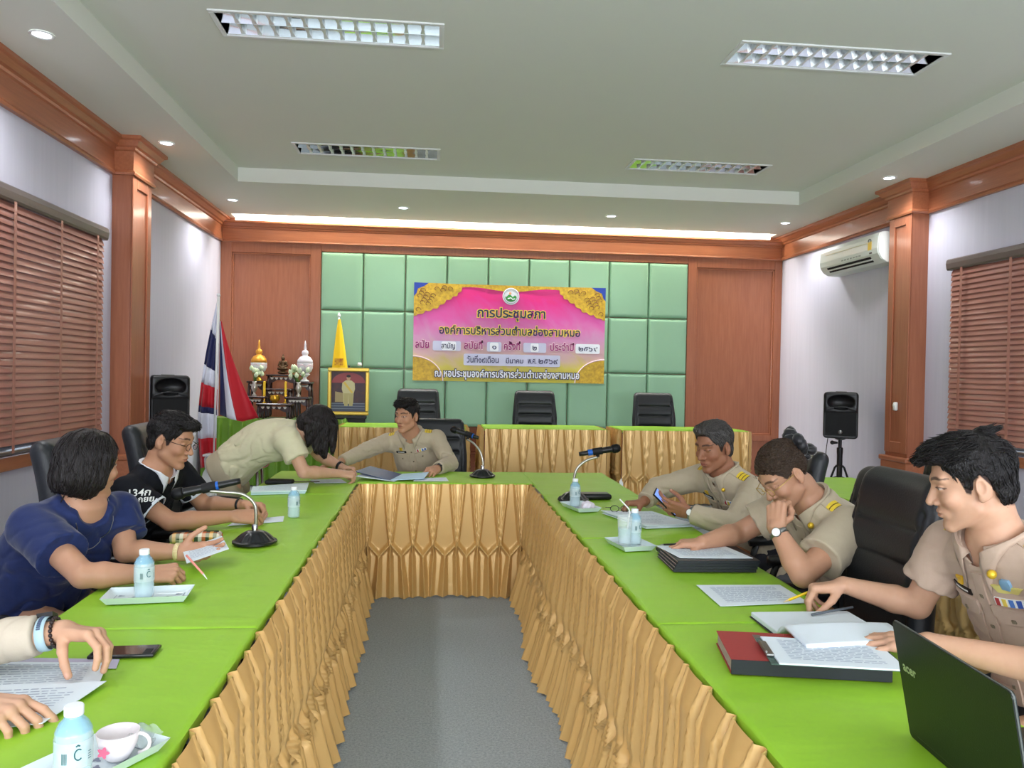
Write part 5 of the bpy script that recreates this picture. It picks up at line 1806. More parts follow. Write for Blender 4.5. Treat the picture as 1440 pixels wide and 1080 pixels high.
def pile(label, c, w, d, rz, n, th, mats_, name, cat, group=None, z=TZ, jit=0.004, top_paper=False, seed=0):
    """a file of n leaves / folders as one thing each"""
    r = np.random.default_rng(seed)
    out = []
    for k in range(n):
        a = rz + r.uniform(-1, 1) * jit * 6
        cx, cy = c[0] + r.uniform(-1, 1) * jit, c[1] + r.uniform(-1, 1) * jit
        out.append((cx, cy, z + th * k, a))
    return out


def folder(label, cx, cy, z, w, d, th, rz, cover, group=None, pages=True, spine='y0'):
    t = thing('file_folder', label, 'folder', (cx, cy, z), rz, group)
    obj('lower_cover', MB().rbox((-w / 2, -d / 2, 0), (w / 2, d / 2, 0.0022), 0.0008, 1), cover, t, local=True)
    obj('upper_cover', MB().rbox((-w / 2, -d / 2, th - 0.0022), (w / 2, d / 2, th), 0.0008, 1), cover, t, local=True)
    obj('spine', MB().rbox((-w / 2, -d / 2 - 0.001, 0), (w / 2, -d / 2 + 0.002, th), 0.0008, 1), cover if not isinstance(spine, bpy.types.Material) else spine, t, local=True)
    obj('pages', MB().box((-w / 2 + 0.004, -d / 2 + 0.002, 0.0022), (w / 2 - 0.004, d / 2 - 0.004, th - 0.0022)), mat('page_edges', (196, 176, 172), 0.8, noise=0.8, nscale=90, stretch=(0.3, 0.3, 9), rgb2=(120, 90, 90)), t, local=True)
    return t


M_FBLK = mat('folder_black', (22, 26, 34), 0.4)
M_FMAR = mat('folder_maroon', (92, 40, 48), 0.5)
for k in range(4):
    folder('black office folder %s' % ('lowest of the stack under the hand of the woman with glasses', 'second from the bottom of the stack by the woman with glasses', 'third from the bottom of the stack by the woman with glasses', 'topmost of the stack, just below the loose sheets')[k],
           1.062 + 0.003 * k, 2.955 - 0.003 * k, TZ + 0.0112 * k, 0.315, 0.245, 0.0112, -0.04 + 0.008 * k, M_FBLK, 'stacked black folders')
sheet_obj('loose white sheets on top of the stack of black folders', [(0.90, 3.07), (1.18, 3.06), (1.21, 2.85), (0.93, 2.86)], TZ + 0.0462, gP, 10, 0.001, 9)
wl = thing('black_wallet', 'flat black pouch behind the stack of black folders', 'pouch', (1.02, 3.18, TZ))
obj('flap', MB().rbox((0.935, 3.12, TZ), (1.16, 3.20, TZ + 0.016), 0.005, 2), M_BLACK, wl, smooth=True, angle=40)
obj('zip', MB().tube([(0.94, 3.122, TZ + 0.0125), (1.155, 3.122, TZ + 0.0125)], 0.0018, 6), M_STEEL, wl)
M_FRED = mat('red_folder_board', (166, 52, 52), 0.55, noise=0.5, nscale=60, stretch=(1, 6, 1), rgb2=(140, 38, 40))
rf = folder('thick red lever-arch file with a black spine, under the clipboard', 0.945, 1.925, TZ, 0.38, 0.22, 0.036, -0.19, M_FRED, None, spine=M_FBLK)
obj('metal_eyelet', MB().rbox((-0.10, 0.03, 0.036), (-0.08, 0.085, 0.0375), 0.0006, 1), M_STEEL, rf, local=True)
cb = thing('clipboard', 'clipboard with printed sheets lying on the red file', 'clipboard', (0.985, 1.865, TZ + 0.0365), -0.20)
obj('board', MB().rbox((-0.15, -0.085, 0), (0.17, 0.105, 0.003), 0.001, 1), mat('clipboard_green', (70, 92, 86), 0.5), cb, local=True)
obj('clip', MB().rbox((-0.152, -0.04, 0.003), (-0.132, 0.06, 0.011), 0.003, 2).tube([(-0.15, -0.03, 0.013), (-0.15, 0.05, 0.013)], 0.003, 6), M_STEEL, cb, local=True)
sheet_obj('printed sheets held on the clipboard', [(0.872, 1.995), (1.16, 1.932), (1.128, 1.745), (0.838, 1.805)], TZ + 0.0398, gP, 13, 0.0, 10, th=0.004)
bk = thing('open_booklet', 'open white booklet with blank pages between the red file and the lone sheet', 'booklet', (1.12, 2.2, TZ))
obj('cover', MB().rbox((0.968, 2.095, TZ), (1.283, 2.298, TZ + 0.002), 0.0008, 1), M_FBLK, bk)
obj('left_pages', MB().rbox((0.972, 2.098, TZ + 0.002), (1.279, 2.295, TZ + 0.016), 0.002, 1), M_PAPER, bk)


def turned(u, w):
    x0, x1 = 0.965 + 0.0 * w, 1.265
    x = x0 + (x1 - x0) * u - 0.04 * (1 - w) * 0 - 0.012 * w
    y = 2.098 - 0.20 * w + 0.03 * u * w
    return (x, y, TZ + 0.016 + 0.040 * min(1, w / 0.25) ** 0.6 * (1 if w < 0.25 else 1 - 0.12 * (w - 0.25)) + 0.006 * math.sin(PI * u) * (1 - w))


tp = obj('turned_pages', MB().grid(turned, 14, 18), M_PAPER, bk, smooth=True)
so = tp.modifiers.new('thickness', 'SOLIDIFY')
so.thickness = 0.010
so.offset = 1.0
pc = thing('pencil', 'yellow pencil in the fingers of the young man behind the laptop', 'pencil', (1.17, 2.40, TZ + 0.03))
pa, pb = Vector((1.125, 2.405, TZ + 0.012)), Vector((1.285, 2.372, TZ + 0.088))
ax = (pb - pa).normalized()
obj('shaft', MB().tube([pa + ax * 0.018, pb], 0.0042, 6), mat('pencil_yellow', (246, 206, 26), 0.4), pc)
obj('tip', MB().tube([pa, pa + ax * 0.018], [0.0006, 0.0042], 6), mat('pencil_wood', (226, 196, 150), 0.6), pc)
pg = thing('pen', 'grey pen lying at the far corner of the open booklet', 'pen', (1.25, 2.28, TZ + 0.017))
obj('shaft', MB().tube([(1.14, 2.245, TZ + 0.021), (1.29, 2.285, TZ + 0.030)], 0.0042, 8), mat('pen_grey', (96, 104, 112), 0.35), pg, smooth=True)
pr = thing('pen', 'pink and white pen in the hand of the woman in navy', 'pen', (-0.77, 2.77, TZ))
obj('shaft', MB().tube([(-0.835, 2.80, 0.832), (-0.765, 2.752, 0.779)], 0.0038, 8), mat('pen_pink', (240, 150, 140), 0.4), pr, smooth=True)
obj('tip', MB().tube([(-0.765, 2.752, 0.779), (-0.748, 2.740, 0.764)], [0.0036, 0.0008], 8), M_WHITE, pr, smooth=True)

p6 = thing('pen', 'dark pen under the fingers of the woman with the hair tie', 'pen', (1.0, 3.03, TZ + 0.05))
obj('shaft', MB().tube([(0.925, 3.05, TZ + 0.056), (1.065, 3.005, TZ + 0.070)], 0.004, 8), M_BLACK, p6, smooth=True)
obj('tip', MB().tube([(0.925, 3.05, TZ + 0.056), (0.908, 3.055, TZ + 0.053)], [0.0036, 0.0008], 8), M_STEEL, p6, smooth=True)

# papers and phone of the man on the right
for k, (dx, dy, rz) in enumerate(((0.0, 0.0, 0.0), (0.004, 0.006, 0.01), (-0.006, 0.003, -0.012))):
    sheet_obj(('bottom sheet', 'middle sheet', 'top sheet')[k] + ' of the documents in front of the man with the phone', [(0.895 + dx, 4.06 + dy), (1.16 + dx, 4.03 + dy), (1.275 + dx, 3.70 + dy), (1.02 + dx, 3.65 + dy)], TZ + 0.004 * k, gP, 8 if k == 2 else 0, 0.003 * k, 12 + k, th=0.0035, inkrows=(k == 2))
ph = thing('smartphone', 'smartphone with a lit screen in the hand of the greying man', 'smartphone', (1.10, 3.70, 0.86))
pcx = Vector((1.128, 3.705, 0.872))
pu = Vector((-0.62, 0.10, 0.60)).normalized()          # long side
pn = Vector((0.58, -0.52, 0.62))
pn = (pn - pu * pn.dot(pu)).normalized()               # screen normal, towards his eyes
pw = pn.cross(pu)
obj('body', MB().obox(pcx, pu * 0.074, pw * 0.036, pn * 0.004), M_BLACK, ph)
obj('screen', MB().obox(pcx + pn * 0.0044, pu * 0.069, pw * 0.0325, pn * 0.0004), mat('phone_screen', (120, 150, 220), 0.15, emit=(110, 140, 230), estr=0.8), ph)
ra = thing('black_radio', 'black handset lying behind the small tray on the right wing', 'radio', (0.92, 4.56, TZ))
obj('case', MB().rbox((0.85, 4.50, TZ), (1.05, 4.60, TZ + 0.032), 0.012, 3).xf(Matrix.Identity(4)), M_BLACK, ra, smooth=True, angle=40)
obj('face_plate', MB().rbox((0.865, 4.512, TZ + 0.031), (1.035, 4.588, TZ + 0.034), 0.002, 1), mat('radio_grey', (60, 66, 66), 0.3), ra)
st_ = thing('black_strap', 'black loop strap beside the handset on the right wing', 'strap', (0.75, 4.50, TZ))
obj('loop', MB().tube([(0.765 + 0.035 * math.cos(a), 4.44 + 0.055 * math.sin(a), TZ + 0.012 + 0.008 * math.sin(a)) for a in [2 * PI * k / 24 for k in range(24)]], 0.008, 8, closed=True), M_BLACKM, st_, smooth=True)
gs2 = thing('reading_glasses', 'dark reading glasses on the documents by the hand of the greying man', 'glasses', (0.98, 4.02, TZ + 0.012))
g_ = MB()
for dx in (0.0, 0.055):
    g_.tube([(0.955 + dx + 0.022 * math.cos(a), 4.03 + 0.004 * math.sin(a), TZ + 0.030 + 0.016 * math.sin(a)) for a in [2 * PI * k / 18 for k in range(18)]], 0.002, 6, closed=True)
g_.tube([(0.977, 4.03, TZ + 0.034), (0.988, 4.03, TZ + 0.034)], 0.002, 6)
g_.tube([(0.933, 4.03, TZ + 0.036), (0.93, 4.13, TZ + 0.02)], 0.002, 6)
g_.tube([(1.032, 4.03, TZ + 0.036), (1.03, 4.13, TZ + 0.02)], 0.002, 6)
obj('frame', g_, M_BLACK, gs2, smooth=True)

# smartphone on the near left
sp = thing('smartphone', 'black smartphone lying face up beyond the arched hand at the left edge', 'smartphone', (-0.762, 2.065, TZ), 0.05)
obj('body', MB().rbox((-0.078, -0.037, 0), (0.078, 0.037, 0.0085), 0.003, 2), mat('phone_case', (26, 28, 30), 0.3), sp, smooth=True, local=True, angle=40)
obj('screen', MB().box((-0.073, -0.033, 0.0086), (0.073, 0.033, 0.0089)), mat('dark_screen', (30, 34, 38), 0.08, coat=0.5), sp, local=True)
obj('camera_bar', MB().rbox((0.05, -0.03, 0.0088), (0.068, 0.004, 0.0098), 0.0004, 1), M_BLACKM, sp, local=True)

# plaid pencil case
pk = thing('pencil_case', 'plaid cloth pencil case behind the hands of the woman in navy', 'pencil case', (-0.965, 3.36, TZ), 0.12)
nzp = Noise(9, 40, 5)
V, Q = polygonise(lambda p: rboxd(p, (0, 0, 0.024), (0.10, 0.042, 0.022), 0.02) + 0.003 * nzp(p), (-0.13, -0.07, -0.01), (0.13, 0.07, 0.07), 0.005)
V[:, 2] = np.maximum(V[:, 2], 0.001)
M_PLAID = bpy.data.materials.new('plaid_cloth')
M_PLAID.use_nodes = True
nt = M_PLAID.node_tree
bs = nt.nodes['Principled BSDF']
bs.inputs['Roughness'].default_value = 0.8
tc = nt.nodes.new('ShaderNodeTexCoord')
prev = None
for i, (axis, cols) in enumerate((('X', ((40, 70, 34), (236, 232, 216), (214, 106, 40), (40, 70, 34), (240, 180, 70))), ('Y', ((214, 120, 50), (40, 60, 30), (236, 226, 200), (200, 80, 40), (60, 80, 40))))):
    s_ = nt.nodes.new('ShaderNodeSeparateXYZ')
    nt.links.new(tc.outputs['Object'], s_.inputs[0])
    mm = nt.nodes.new('ShaderNodeMath')
    mm.operation = 'MULTIPLY'
    mm.inputs[1].default_value = 14.0
    nt.links.new(s_.outputs[axis], mm.inputs[0])
    fr_ = nt.nodes.new('ShaderNodeMath')
    fr_.operation = 'FRACT'
    nt.links.new(mm.outputs[0], fr_.inputs[0])
    rp = nt.nodes.new('ShaderNodeValToRGB')
    rp.color_ramp.interpolation = 'CONSTANT'
    e = rp.color_ramp.elements
    e[0].position, e[0].color = 0.0, (*lin(cols[0]), 1)
    e[1].position, e[1].color = 0.2, (*lin(cols[1]), 1)
    for k in (2, 3, 4):
        q = e.new(0.2 * k)
        q.color = (*lin(cols[k]), 1)
    nt.links.new(fr_.outputs[0], rp.inputs[0])
    if prev is None:
        prev = rp.outputs[0]
    else:
        mx = nt.nodes.new('ShaderNodeMix')
        mx.data_type = 'RGBA'
        mx.inputs['Factor'].default_value = 0.45
        nt.links.new(prev, mx.inputs[6])
        nt.links.new(rp.outputs[0], mx.inputs[7])
        nt.links.new(mx.outputs[2], bs.inputs['Base Color'])
npobj('case', V, Q, M_PLAID, pk, local=True)
obj('zip', MB().tube([(-0.09, 0.0, 0.047), (0.0, 0.002, 0.049), (0.09, 0.0, 0.047)], 0.0025, 6), M_BLACKM, pk, local=True)

# files by the leaning woman
for k in range(3):
    sheet_obj(('lowest', 'middle', 'topmost')[k] + ' pale blue file of the pile below the leaning woman', [(-1.065, 4.86 - 0.01 * k), (-0.775 + 0.006 * k, 5.02), (-0.735 + 0.004 * k, 4.70), (-1.03, 4.635)], TZ + 0.007 * k, 'pale blue files', 5 if k == 2 else 0, 0.0, 20 + k, name='file', th=0.0062, inkrows=(k == 2),
              m=mat('pale_blue_file_%d' % k, ((206, 232, 238), (190, 220, 230), (222, 240, 244))[k], 0.6))
bp = thing('black_pouch', 'soft black pouch on the corner table under the leaning woman', 'pouch', (-0.95, 5.10, TZ))
V, Q = polygonise(lambda p: rboxd(p, (-0.955, 5.10, TZ + 0.014), (0.085, 0.045, 0.014), 0.012) + 0.003 * nzp(p), (-1.07, 5.03, TZ - 0.01), (-0.84, 5.18, TZ + 0.05), 0.005)
V[:, 2] = np.maximum(V[:, 2], TZ + 0.0005)
npobj('bag', V, Q, M_BLACKM, bp)
obj('pull_cord', MB().tube([(-0.875, 5.11, TZ + 0.012), (-0.80, 5.16, TZ + 0.004), (-0.72, 5.18, TZ + 0.004)], 0.003, 6), mat('brown_cord', (70, 50, 40), 0.6), bp, smooth=True)
# the folder being handed over
fo = thing('open_folder', 'dark blue open folder passed between the leaning woman and the man at the cross table', 'folder', (-0.34, 5.42, TZ))
obj('cover', MB().add([(-0.515, 5.36, TZ + 0.050), (-0.26, 5.24, TZ + 0.004), (-0.19, 5.50, TZ + 0.012), (-0.43, 5.60, TZ + 0.058), (-0.515, 5.36, TZ + 0.046), (-0.26, 5.24, TZ + 0.0005), (-0.19, 5.50, TZ + 0.008), (-0.43, 5.60, TZ + 0.054)],
                      [(0, 1, 2, 3), (7, 6, 5, 4), (0, 4, 5, 1), (1, 5, 6, 2), (2, 6, 7, 3), (3, 7, 4, 0)]), mat('folder_navy', (46, 66, 112), 0.4), fo)
obj('inner_sheet', MB().add([(-0.27, 5.245, TZ + 0.008), (-0.05, 5.30, TZ + 0.012), (-0.02, 5.50, TZ + 0.030), (-0.20, 5.51, TZ + 0.016), (-0.27, 5.245, TZ + 0.005), (-0.05, 5.30, TZ + 0.009), (-0.02, 5.50, TZ + 0.027), (-0.20, 5.51, TZ + 0.013)],
                            [(0, 1, 2, 3), (7, 6, 5, 4), (0, 4, 5, 1), (1, 5, 6, 2), (2, 6, 7, 3), (3, 7, 4, 0)]), mat('pale_blue_sheet', (190, 220, 240), 0.6), fo)
obj('lower_leaf', MB().add([(-0.50, 5.30, TZ + 0.026), (-0.24, 5.225, TZ + 0.002), (-0.18, 5.48, TZ + 0.006), (-0.43, 5.56, TZ + 0.030), (-0.50, 5.30, TZ + 0.022), (-0.24, 5.225, TZ), (-0.18, 5.48, TZ + 0.004), (-0.43, 5.56, TZ + 0.026)],
                           [(0, 1, 2, 3), (7, 6, 5, 4), (0, 4, 5, 1), (1, 5, 6, 2), (2, 6, 7, 3), (3, 7, 4, 0)]), M_PAPER, fo)

# ---- laptop: the lid's back faces the aisle
lp = thing('laptop', 'black open laptop seen from behind on the right wing', 'laptop', (1.09, 1.34, TZ))
Hh = Vector((0.989, 1.512, TZ))
hd = Vector((-0.075, -0.997, 0)).normalized()
hu = Vector((-0.044, 0.008, 0.238))
hu = (hu - hd * hu.dot(hd)).normalized()
hn = hd.cross(hu).normalized()
if hn.x > 0:
    hn = -hn
WL_, HL_ = 0.37, 0.242
M_LAP = mat('laptop_lid', (24, 30, 26), 0.38, spec=0.4, bump=0.04, bscale=300)


def lidp(u, v, off=0.0):
    return Hh + hd * (WL_ * u) + hu * (HL_ * v) + hn * off


pts = []
r_ = 0.03
for cu_, cv, a0 in ((1, 1, 0), (0, 1, 1), (0, 0, 2), (1, 0, 3)):
    for k in range(5):
        a = (a0 + k / 4) * PI / 2
        rr = 0.010
        pts.append((cu_ - (rr / WL_ if cu_ else -rr / WL_) + rr / WL_ * math.cos(a), cv - (rr / HL_ if cv else -rr / HL_) + rr / HL_ * math.sin(a)))
n = len(pts)
front = [lidp(u, v, 0.004) for u, v in pts]
back = [lidp(u, v, -0.003) for u, v in pts]
lid = MB().add(front + back, [tuple(range(n)), tuple(range(n, 2 * n))[::-1]] + [(i, n + i, n + (i + 1) % n, (i + 1) % n) for i in range(n)])
L_ = obj('lid', lid, M_LAP, lp)
obj('lid_edge', MB().tube([lidp(u, v, 0.0005) for u, v in pts], 0.0016, 6, closed=True), mat('laptop_edge', (112, 116, 112), 0.35, metal=0.4), L_)
obj('screen', MB().add([lidp(0.03, 0.06, -0.0035), lidp(0.97, 0.06, -0.0035), lidp(0.97, 0.95, -0.0035), lidp(0.03, 0.95, -0.0035)], [(0, 1, 2, 3)]), mat('laptop_screen', (150, 170, 200), 0.2, emit=(150, 175, 215), estr=0.5), L_)
lg = MB()
text_on(lg, 'acer', 0.028, lidp(0.115, 0.60, 0.0045), hd, hu, 0.0006, 0.0008)
obj('logo', lg, mat('logo_silver', (196, 200, 176), 0.3, metal=0.5), L_)
sc_ = MB()
rr_ = np.random.default_rng(3)
for k in range(26):
    u = 0.30 + 0.42 * k / 26 + rr_.uniform(-0.01, 0.01)
    v = 0.40 - 0.02 * k / 26 + rr_.uniform(-0.02, 0.02)
    q = rr_.uniform(0.001, 0.003)
    sc_.add([lidp(u, v, 0.0046), lidp(u + q * 3, v + q * 2, 0.0046), lidp(u + q * 4, v - q, 0.0046)], [(0, 1, 2)])
obj('scuff_marks', sc_, mat('scuff', (64, 84, 70), 0.6), L_)
bx = Vector((-hd.y, hd.x, 0)) * 1.0
if bx.x < 0:
    bx = -bx
B0 = Hh + Vector((0, 0, 0.0))
base = MB()
cB = B0 + hd * (WL_ / 2) + bx * 0.122 + Vector((0, 0, 0.010))
base.obox(cB, hd * (WL_ / 2), bx * 0.12, Vector((0, 0, 0.0085)))
obj('base', base, M_LAP, lp)
obj('keyboard', MB().obox(cB + bx * -0.03 + Vector((0, 0, 0.0088)), hd * (WL_ / 2 - 0.02), bx * 0.055, Vector((0, 0, 0.0006))), M_BLACKM, lp)
obj('touchpad', MB().obox(cB + bx * 0.075 + Vector((0, 0, 0.0088)), hd * 0.05, bx * 0.033, Vector((0, 0, 0.0004))), mat('touchpad', (36, 40, 38), 0.3), lp)
obj('hinge', MB().tube([Hh + hd * 0.03 + Vector((0, 0, 0.012)), Hh + hd * (WL_ - 0.03) + Vector((0, 0, 0.012))], 0.0065, 10), M_BLACK, lp, smooth=True)
# ================================================================== people
def unit(v):
    v = _v(v)
    return v / np.linalg.norm(v)


def ik(S, W, l1, l2, hint):
    """elbow for shoulder S and wrist W; hint = direction the elbow points to"""
    S, W = _v(S), _v(W)
    d = W - S
    L = np.linalg.norm(d)
    if L > (l1 + l2) * 0.995:
        k = L / ((l1 + l2) * 0.995)
        l1, l2 = l1 * k, l2 * k
    u = d / L
    a = (l1 * l1 - l2 * l2 + L * L) / (2 * L)
    h = math.sqrt(max(0.0, l1 * l1 - a * a))
    n = _v(hint) - u * (_v(hint) @ u)
    n /= np.linalg.norm(n)
    return S + u * a + n * h


SKIN_C = np.array(lin((198, 150, 118)))
HAIRCOL = np.array(lin((26, 22, 22)))
M_SKIN = mat('skin', (198, 150, 118), 0.5, sss=0.12, attr='tint', noise=0.12, nscale=40, rgb2=(160, 104, 80), spec=0.4)
M_KHAKI = mat('khaki_cloth', (188, 174, 150), 0.75, noise=0.18, nscale=60, rgb2=(170, 156, 132), bump=0.08, bscale=240, sheen=0.15, spec=0.2)
M_KHAKIP = mat('rosy_khaki_cloth', (188, 164, 146), 0.75, noise=0.18, nscale=60, rgb2=(170, 146, 128), bump=0.08, bscale=240, sheen=0.15, spec=0.2)
M_CREAM = mat('cream_cloth', (206, 200, 168), 0.75, noise=0.15, nscale=60, rgb2=(190, 182, 150), bump=0.08, bscale=240, sheen=0.15, spec=0.2)
M_NAVYB = mat('navy_blouse_cloth', (36, 48, 92), 0.7, noise=0.35, nscale=50, rgb2=(26, 36, 72), bump=0.08, bscale=240, sheen=0.2, spec=0.2)
M_POLO = mat('black_polo_cloth', (18, 20, 26), 0.75, noise=0.3, nscale=60, rgb2=(26, 28, 36), bump=0.08, bscale=240, spec=0.2)
M_TROUS = mat('dark_trousers', (30, 30, 38), 0.8)
M_HAIR = mat('black_hair', (16, 14, 15), 0.40, noise=0.7, nscale=60, stretch=(5, 0.5, 1.4), rgb2=(34, 30, 28), bump=0.7, bscale=70, spec=0.35)
M_HAIRB = mat('brown_black_hair', (44, 32, 24), 0.42, noise=0.7, nscale=60, stretch=(1.4, 0.5, 5), rgb2=(78, 58, 42), bump=0.7, bscale=70, spec=0.45)
M_HAIRV = mat('straight_black_hair', (16, 14, 15), 0.36, noise=0.7, nscale=60, stretch=(5, 5, 0.5), rgb2=(40, 30, 27), bump=0.6, bscale=70, spec=0.4)
M_HAIRG = mat('greying_hair', (36, 34, 34), 0.42, noise=0.8, nscale=60, stretch=(5, 0.8, 1.4), rgb2=(96, 92, 88), bump=0.7, bscale=70, spec=0.45)
M_GOLDB = mat('gold_badge', (236, 196, 60), 0.35, metal=0.5)
M_EPAU = mat('yellow_epaulette', (236, 206, 60), 0.5, noise=0.4, nscale=90, rgb2=(196, 160, 30))
M_GLASS = mat('spectacle_rim', (60, 54, 50), 0.3, metal=0.8)
M_GRIM = mat('gold_spectacle_rim', (196, 164, 96), 0.3, metal=0.8)
M_SHOE = mat('black_shoe', (18, 17, 17), 0.35)
M_BUTTON = mat('shirt_button', (120, 110, 90), 0.4)
M_BRAID = mat('braid_brown', (110, 84, 30), 0.6)


# ---------------------------------------------------------------- head (local: x to the person's right, y forward, z up; centre between the ears)
def head_sdf(q, k):
    s = k.get('hs', 1.0)
    q = q / s
    jw = k.get('jaw', 1.0)
    d = ell(q, (0, -0.014, 0.036), (0.077, 0.098, 0.088))
    ax = np.abs(q[:, 0])
    m = np.stack([ax, q[:, 1], q[:, 2]], 1)
    d = smin(d, ell(q, (0, 0.022, -0.022), (0.064 * jw, 0.068, 0.088)), 0.02)
    d = smin(d, cone(m, (0.050 * jw, 0.006, -0.058), (0.012, 0.070, -0.098), 0.020, 0.017), 0.022)
    d = smin(d, ell(m, (0.042 * jw, 0.062, -0.022), (0.022, 0.020, 0.020)), 0.02)
    d = smin(d, cone(m, (0.008, 0.082, 0.030), (0.042, 0.070, 0.034), 0.010, 0.010), 0.014)
    d = smax(d, -ell(m, (0.032, 0.100, 0.010), (0.019, 0.022, 0.013)), 0.012)
    d = smin(d, ell(m, (0.031, 0.071, 0.010), (0.0135, 0.0135, 0.0125)), 0.003)
    # nose
    nl = k.get('nose', 1.0)
    d = smin(d, cone(q, (0, 0.080, 0.018), (0, 0.080 + 0.026 * nl, -0.026), 0.0085, 0.0115), 0.010)
    d = smin(d, ell(m, (0.014, 0.092, -0.030), (0.009, 0.011, 0.008)), 0.006)
    d = smax(d, -ell(m, (0.008, 0.100, -0.0385), (0.004, 0.006, 0.004)), 0.003)
    # mouth
    d = smin(d, ell(q, (0, 0.076, -0.060), (0.030, 0.018, 0.020)), 0.012)
    d = smin(d, ell(q, (0, 0.0905, -0.0555), (0.022, 0.0075, 0.0055)), 0.004)
    d = smin(d, ell(q, (0, 0.0895, -0.0665), (0.019, 0.0075, 0.0065)), 0.004)
    d = smax(d, -ell(q, (0, 0.099, -0.0610), (0.023, 0.008, 0.0016)), 0.003)
    d = smin(d, ell(q, (0, 0.076, -0.100), (0.018, 0.014, 0.014)), 0.014)
    # ears
    R = frame((0.25, 0.97, 0), (0, 0.18, 1))
    e = ell(m, (0.079, -0.014, -0.002), (0.009, 0.020, 0.033), R)
    e = smax(e, -ell(m, (0.090, -0.008, 0.004), (0.009, 0.011, 0.019), R), 0.004)
    e = smin(e, ell(m, (0.080, -0.004, -0.028), (0.007, 0.009, 0.010)), 0.006)
    d = smin(d, e, 0.006)
    return d * s


def head_tint(q, base, k):
    """albedo over the head: lips, brows, eyes, scalp under the hair"""
    s = k.get('hs', 1.0)
    q = q / s
    x, y, z = q[:, 0], q[:, 1], q[:, 2]
    ax = np.abs(x)
    C = np.repeat(base[None], len(q), 0)

    def mix(w, col):
        nonlocal C
        w = np.clip(w, 0, 1)[:, None]
        C = C * (1 - w) + np.asarray(col)[None] * w
    front = y > 0.045
    mix(front * np.exp(-((ax - 0.045) / 0.02) ** 2 - ((z + 0.03) / 0.02) ** 2) * 0.18, lin((200, 110, 90)))
    lip = np.clip(1.4 - np.sqrt((x / 0.023) ** 2 + ((z + 0.061) / 0.0105) ** 2) * 1.3, 0, 1) * (y > 0.075)
    mix(lip * 0.75, k.get('lip', lin((168, 92, 84))))
    mix((np.abs(z + 0.061) < 0.0014) * (ax < 0.022) * (y > 0.075) * 0.6, lin((80, 36, 34)))
    bz = 0.0345 + 0.004 * np.cos((ax - 0.034) / 0.02 * 1.4) + k.get('brow_lift', 0)
    bw = 0.0042 * np.clip((0.062 - ax) / 0.02, 0.2, 1)
    mix(np.clip((bw - np.abs(z - bz)) / 0.0016 + 0.5, 0, 1) * ((ax > 0.012) & (ax < 0.056) & (y > 0.03)) * 0.85, HAIRCOL)
    op = k.get('eye', 1.0) * 0.8
    er = np.sqrt(((ax - 0.0315) / 0.0145) ** 2 + ((z - 0.010) / (0.0065 * max(op, 0.12))) ** 2)
    eye = (er < 1) & (y > 0.055)
    if op > 0.3:
        mix(eye * 0.85, lin((196, 184, 176)))
        gx = k.get('gaze', 0.0)
        ir = np.sqrt((ax - 0.0315 - gx * np.sign(x)) ** 2 + (z - 0.009) ** 2)
        mix((eye & (ir < 0.0062)) * 1.0, lin((36, 24, 20)))
    lid = np.abs(er - 1.08) < 0.22
    mix((lid & (y > 0.05) & (z > 0.008 if op > 0.3 else z < 0.011)) * 0.85, lin((36, 26, 24)))
    if k.get('scalp') is not None:
        hl = np.interp(y, *k['scalp'])
        mix(np.clip((z - hl - 0.004) / 0.006, 0, 1) * (z > -0.085), HAIRCOL * 1.3)
    nos = np.exp(-((ax - 0.008) / 0.0045) ** 2 - ((z + 0.038) / 0.004) ** 2) * (y > 0.088)
    mix(nos * 0.7, lin((92, 48, 40)))
    return C


HL_MALE = ([-0.13, -0.09, -0.055, -0.040, -0.012, 0.004, 0.016, 0.026, 0.036, 0.050, 0.066, 0.1], [-0.085, -0.080, -0.066, -0.02, 0.026, 0.012, -0.022, -0.016, 0.026, 0.056, 0.070, 0.078])


def hair_short(q, k):
    s = k.get('hs', 1.0)
    q = q / s
    m = np.stack([np.abs(q[:, 0]), q[:, 1], q[:, 2]], 1)
    t = k.get('hair_thick', 1.0)
    d = ell(q, (0, -0.016, 0.038 + 0.004 * t), (0.0805, 0.1025, 0.089 + 0.006 * t))
    d = smin(d, ell(q, (0.01, 0.028, 0.094 + 0.008 * t), (0.062, 0.062, 0.026 * t)), 0.025)
    d = smin(d, ell(q, (0, -0.046, -0.028), (0.062, 0.058, 0.050)), 0.02)
    fr = k.get('fringe')
    if fr:
        d = smin(d, ell(q, (0.0, 0.072, 0.092), (0.056, 0.034, 0.024)), 0.02)
    hx, hy = k.get('hl', HL_MALE)
    hl = np.interp(q[:, 1], hx, hy) - (0.020 * np.clip((np.abs(q[:, 0]) - 0.03) / 0.03, 0, 1) * (q[:, 1] > 0.04))
    nz = k['_n1'](q * np.array([1.0, 0.25, 0.45]))
    d = d + 0.0028 * nz + 0.0012 * k['_n2'](q * np.array([1.0, 0.2, 0.4]))
    reg = (hl - q[:, 2] + 0.004 * nz) * 0.75
    d = smax(d, reg, 0.008)
    d = smax(d, -ell(m, (0.085, -0.012, -0.004), (0.022, 0.024, 0.036)), 0.006)
    for a, b, r1, r2 in k.get('tufts', []):
        d = smin(d, cone(q, a, b, r1, r2), 0.008)
    return d * s


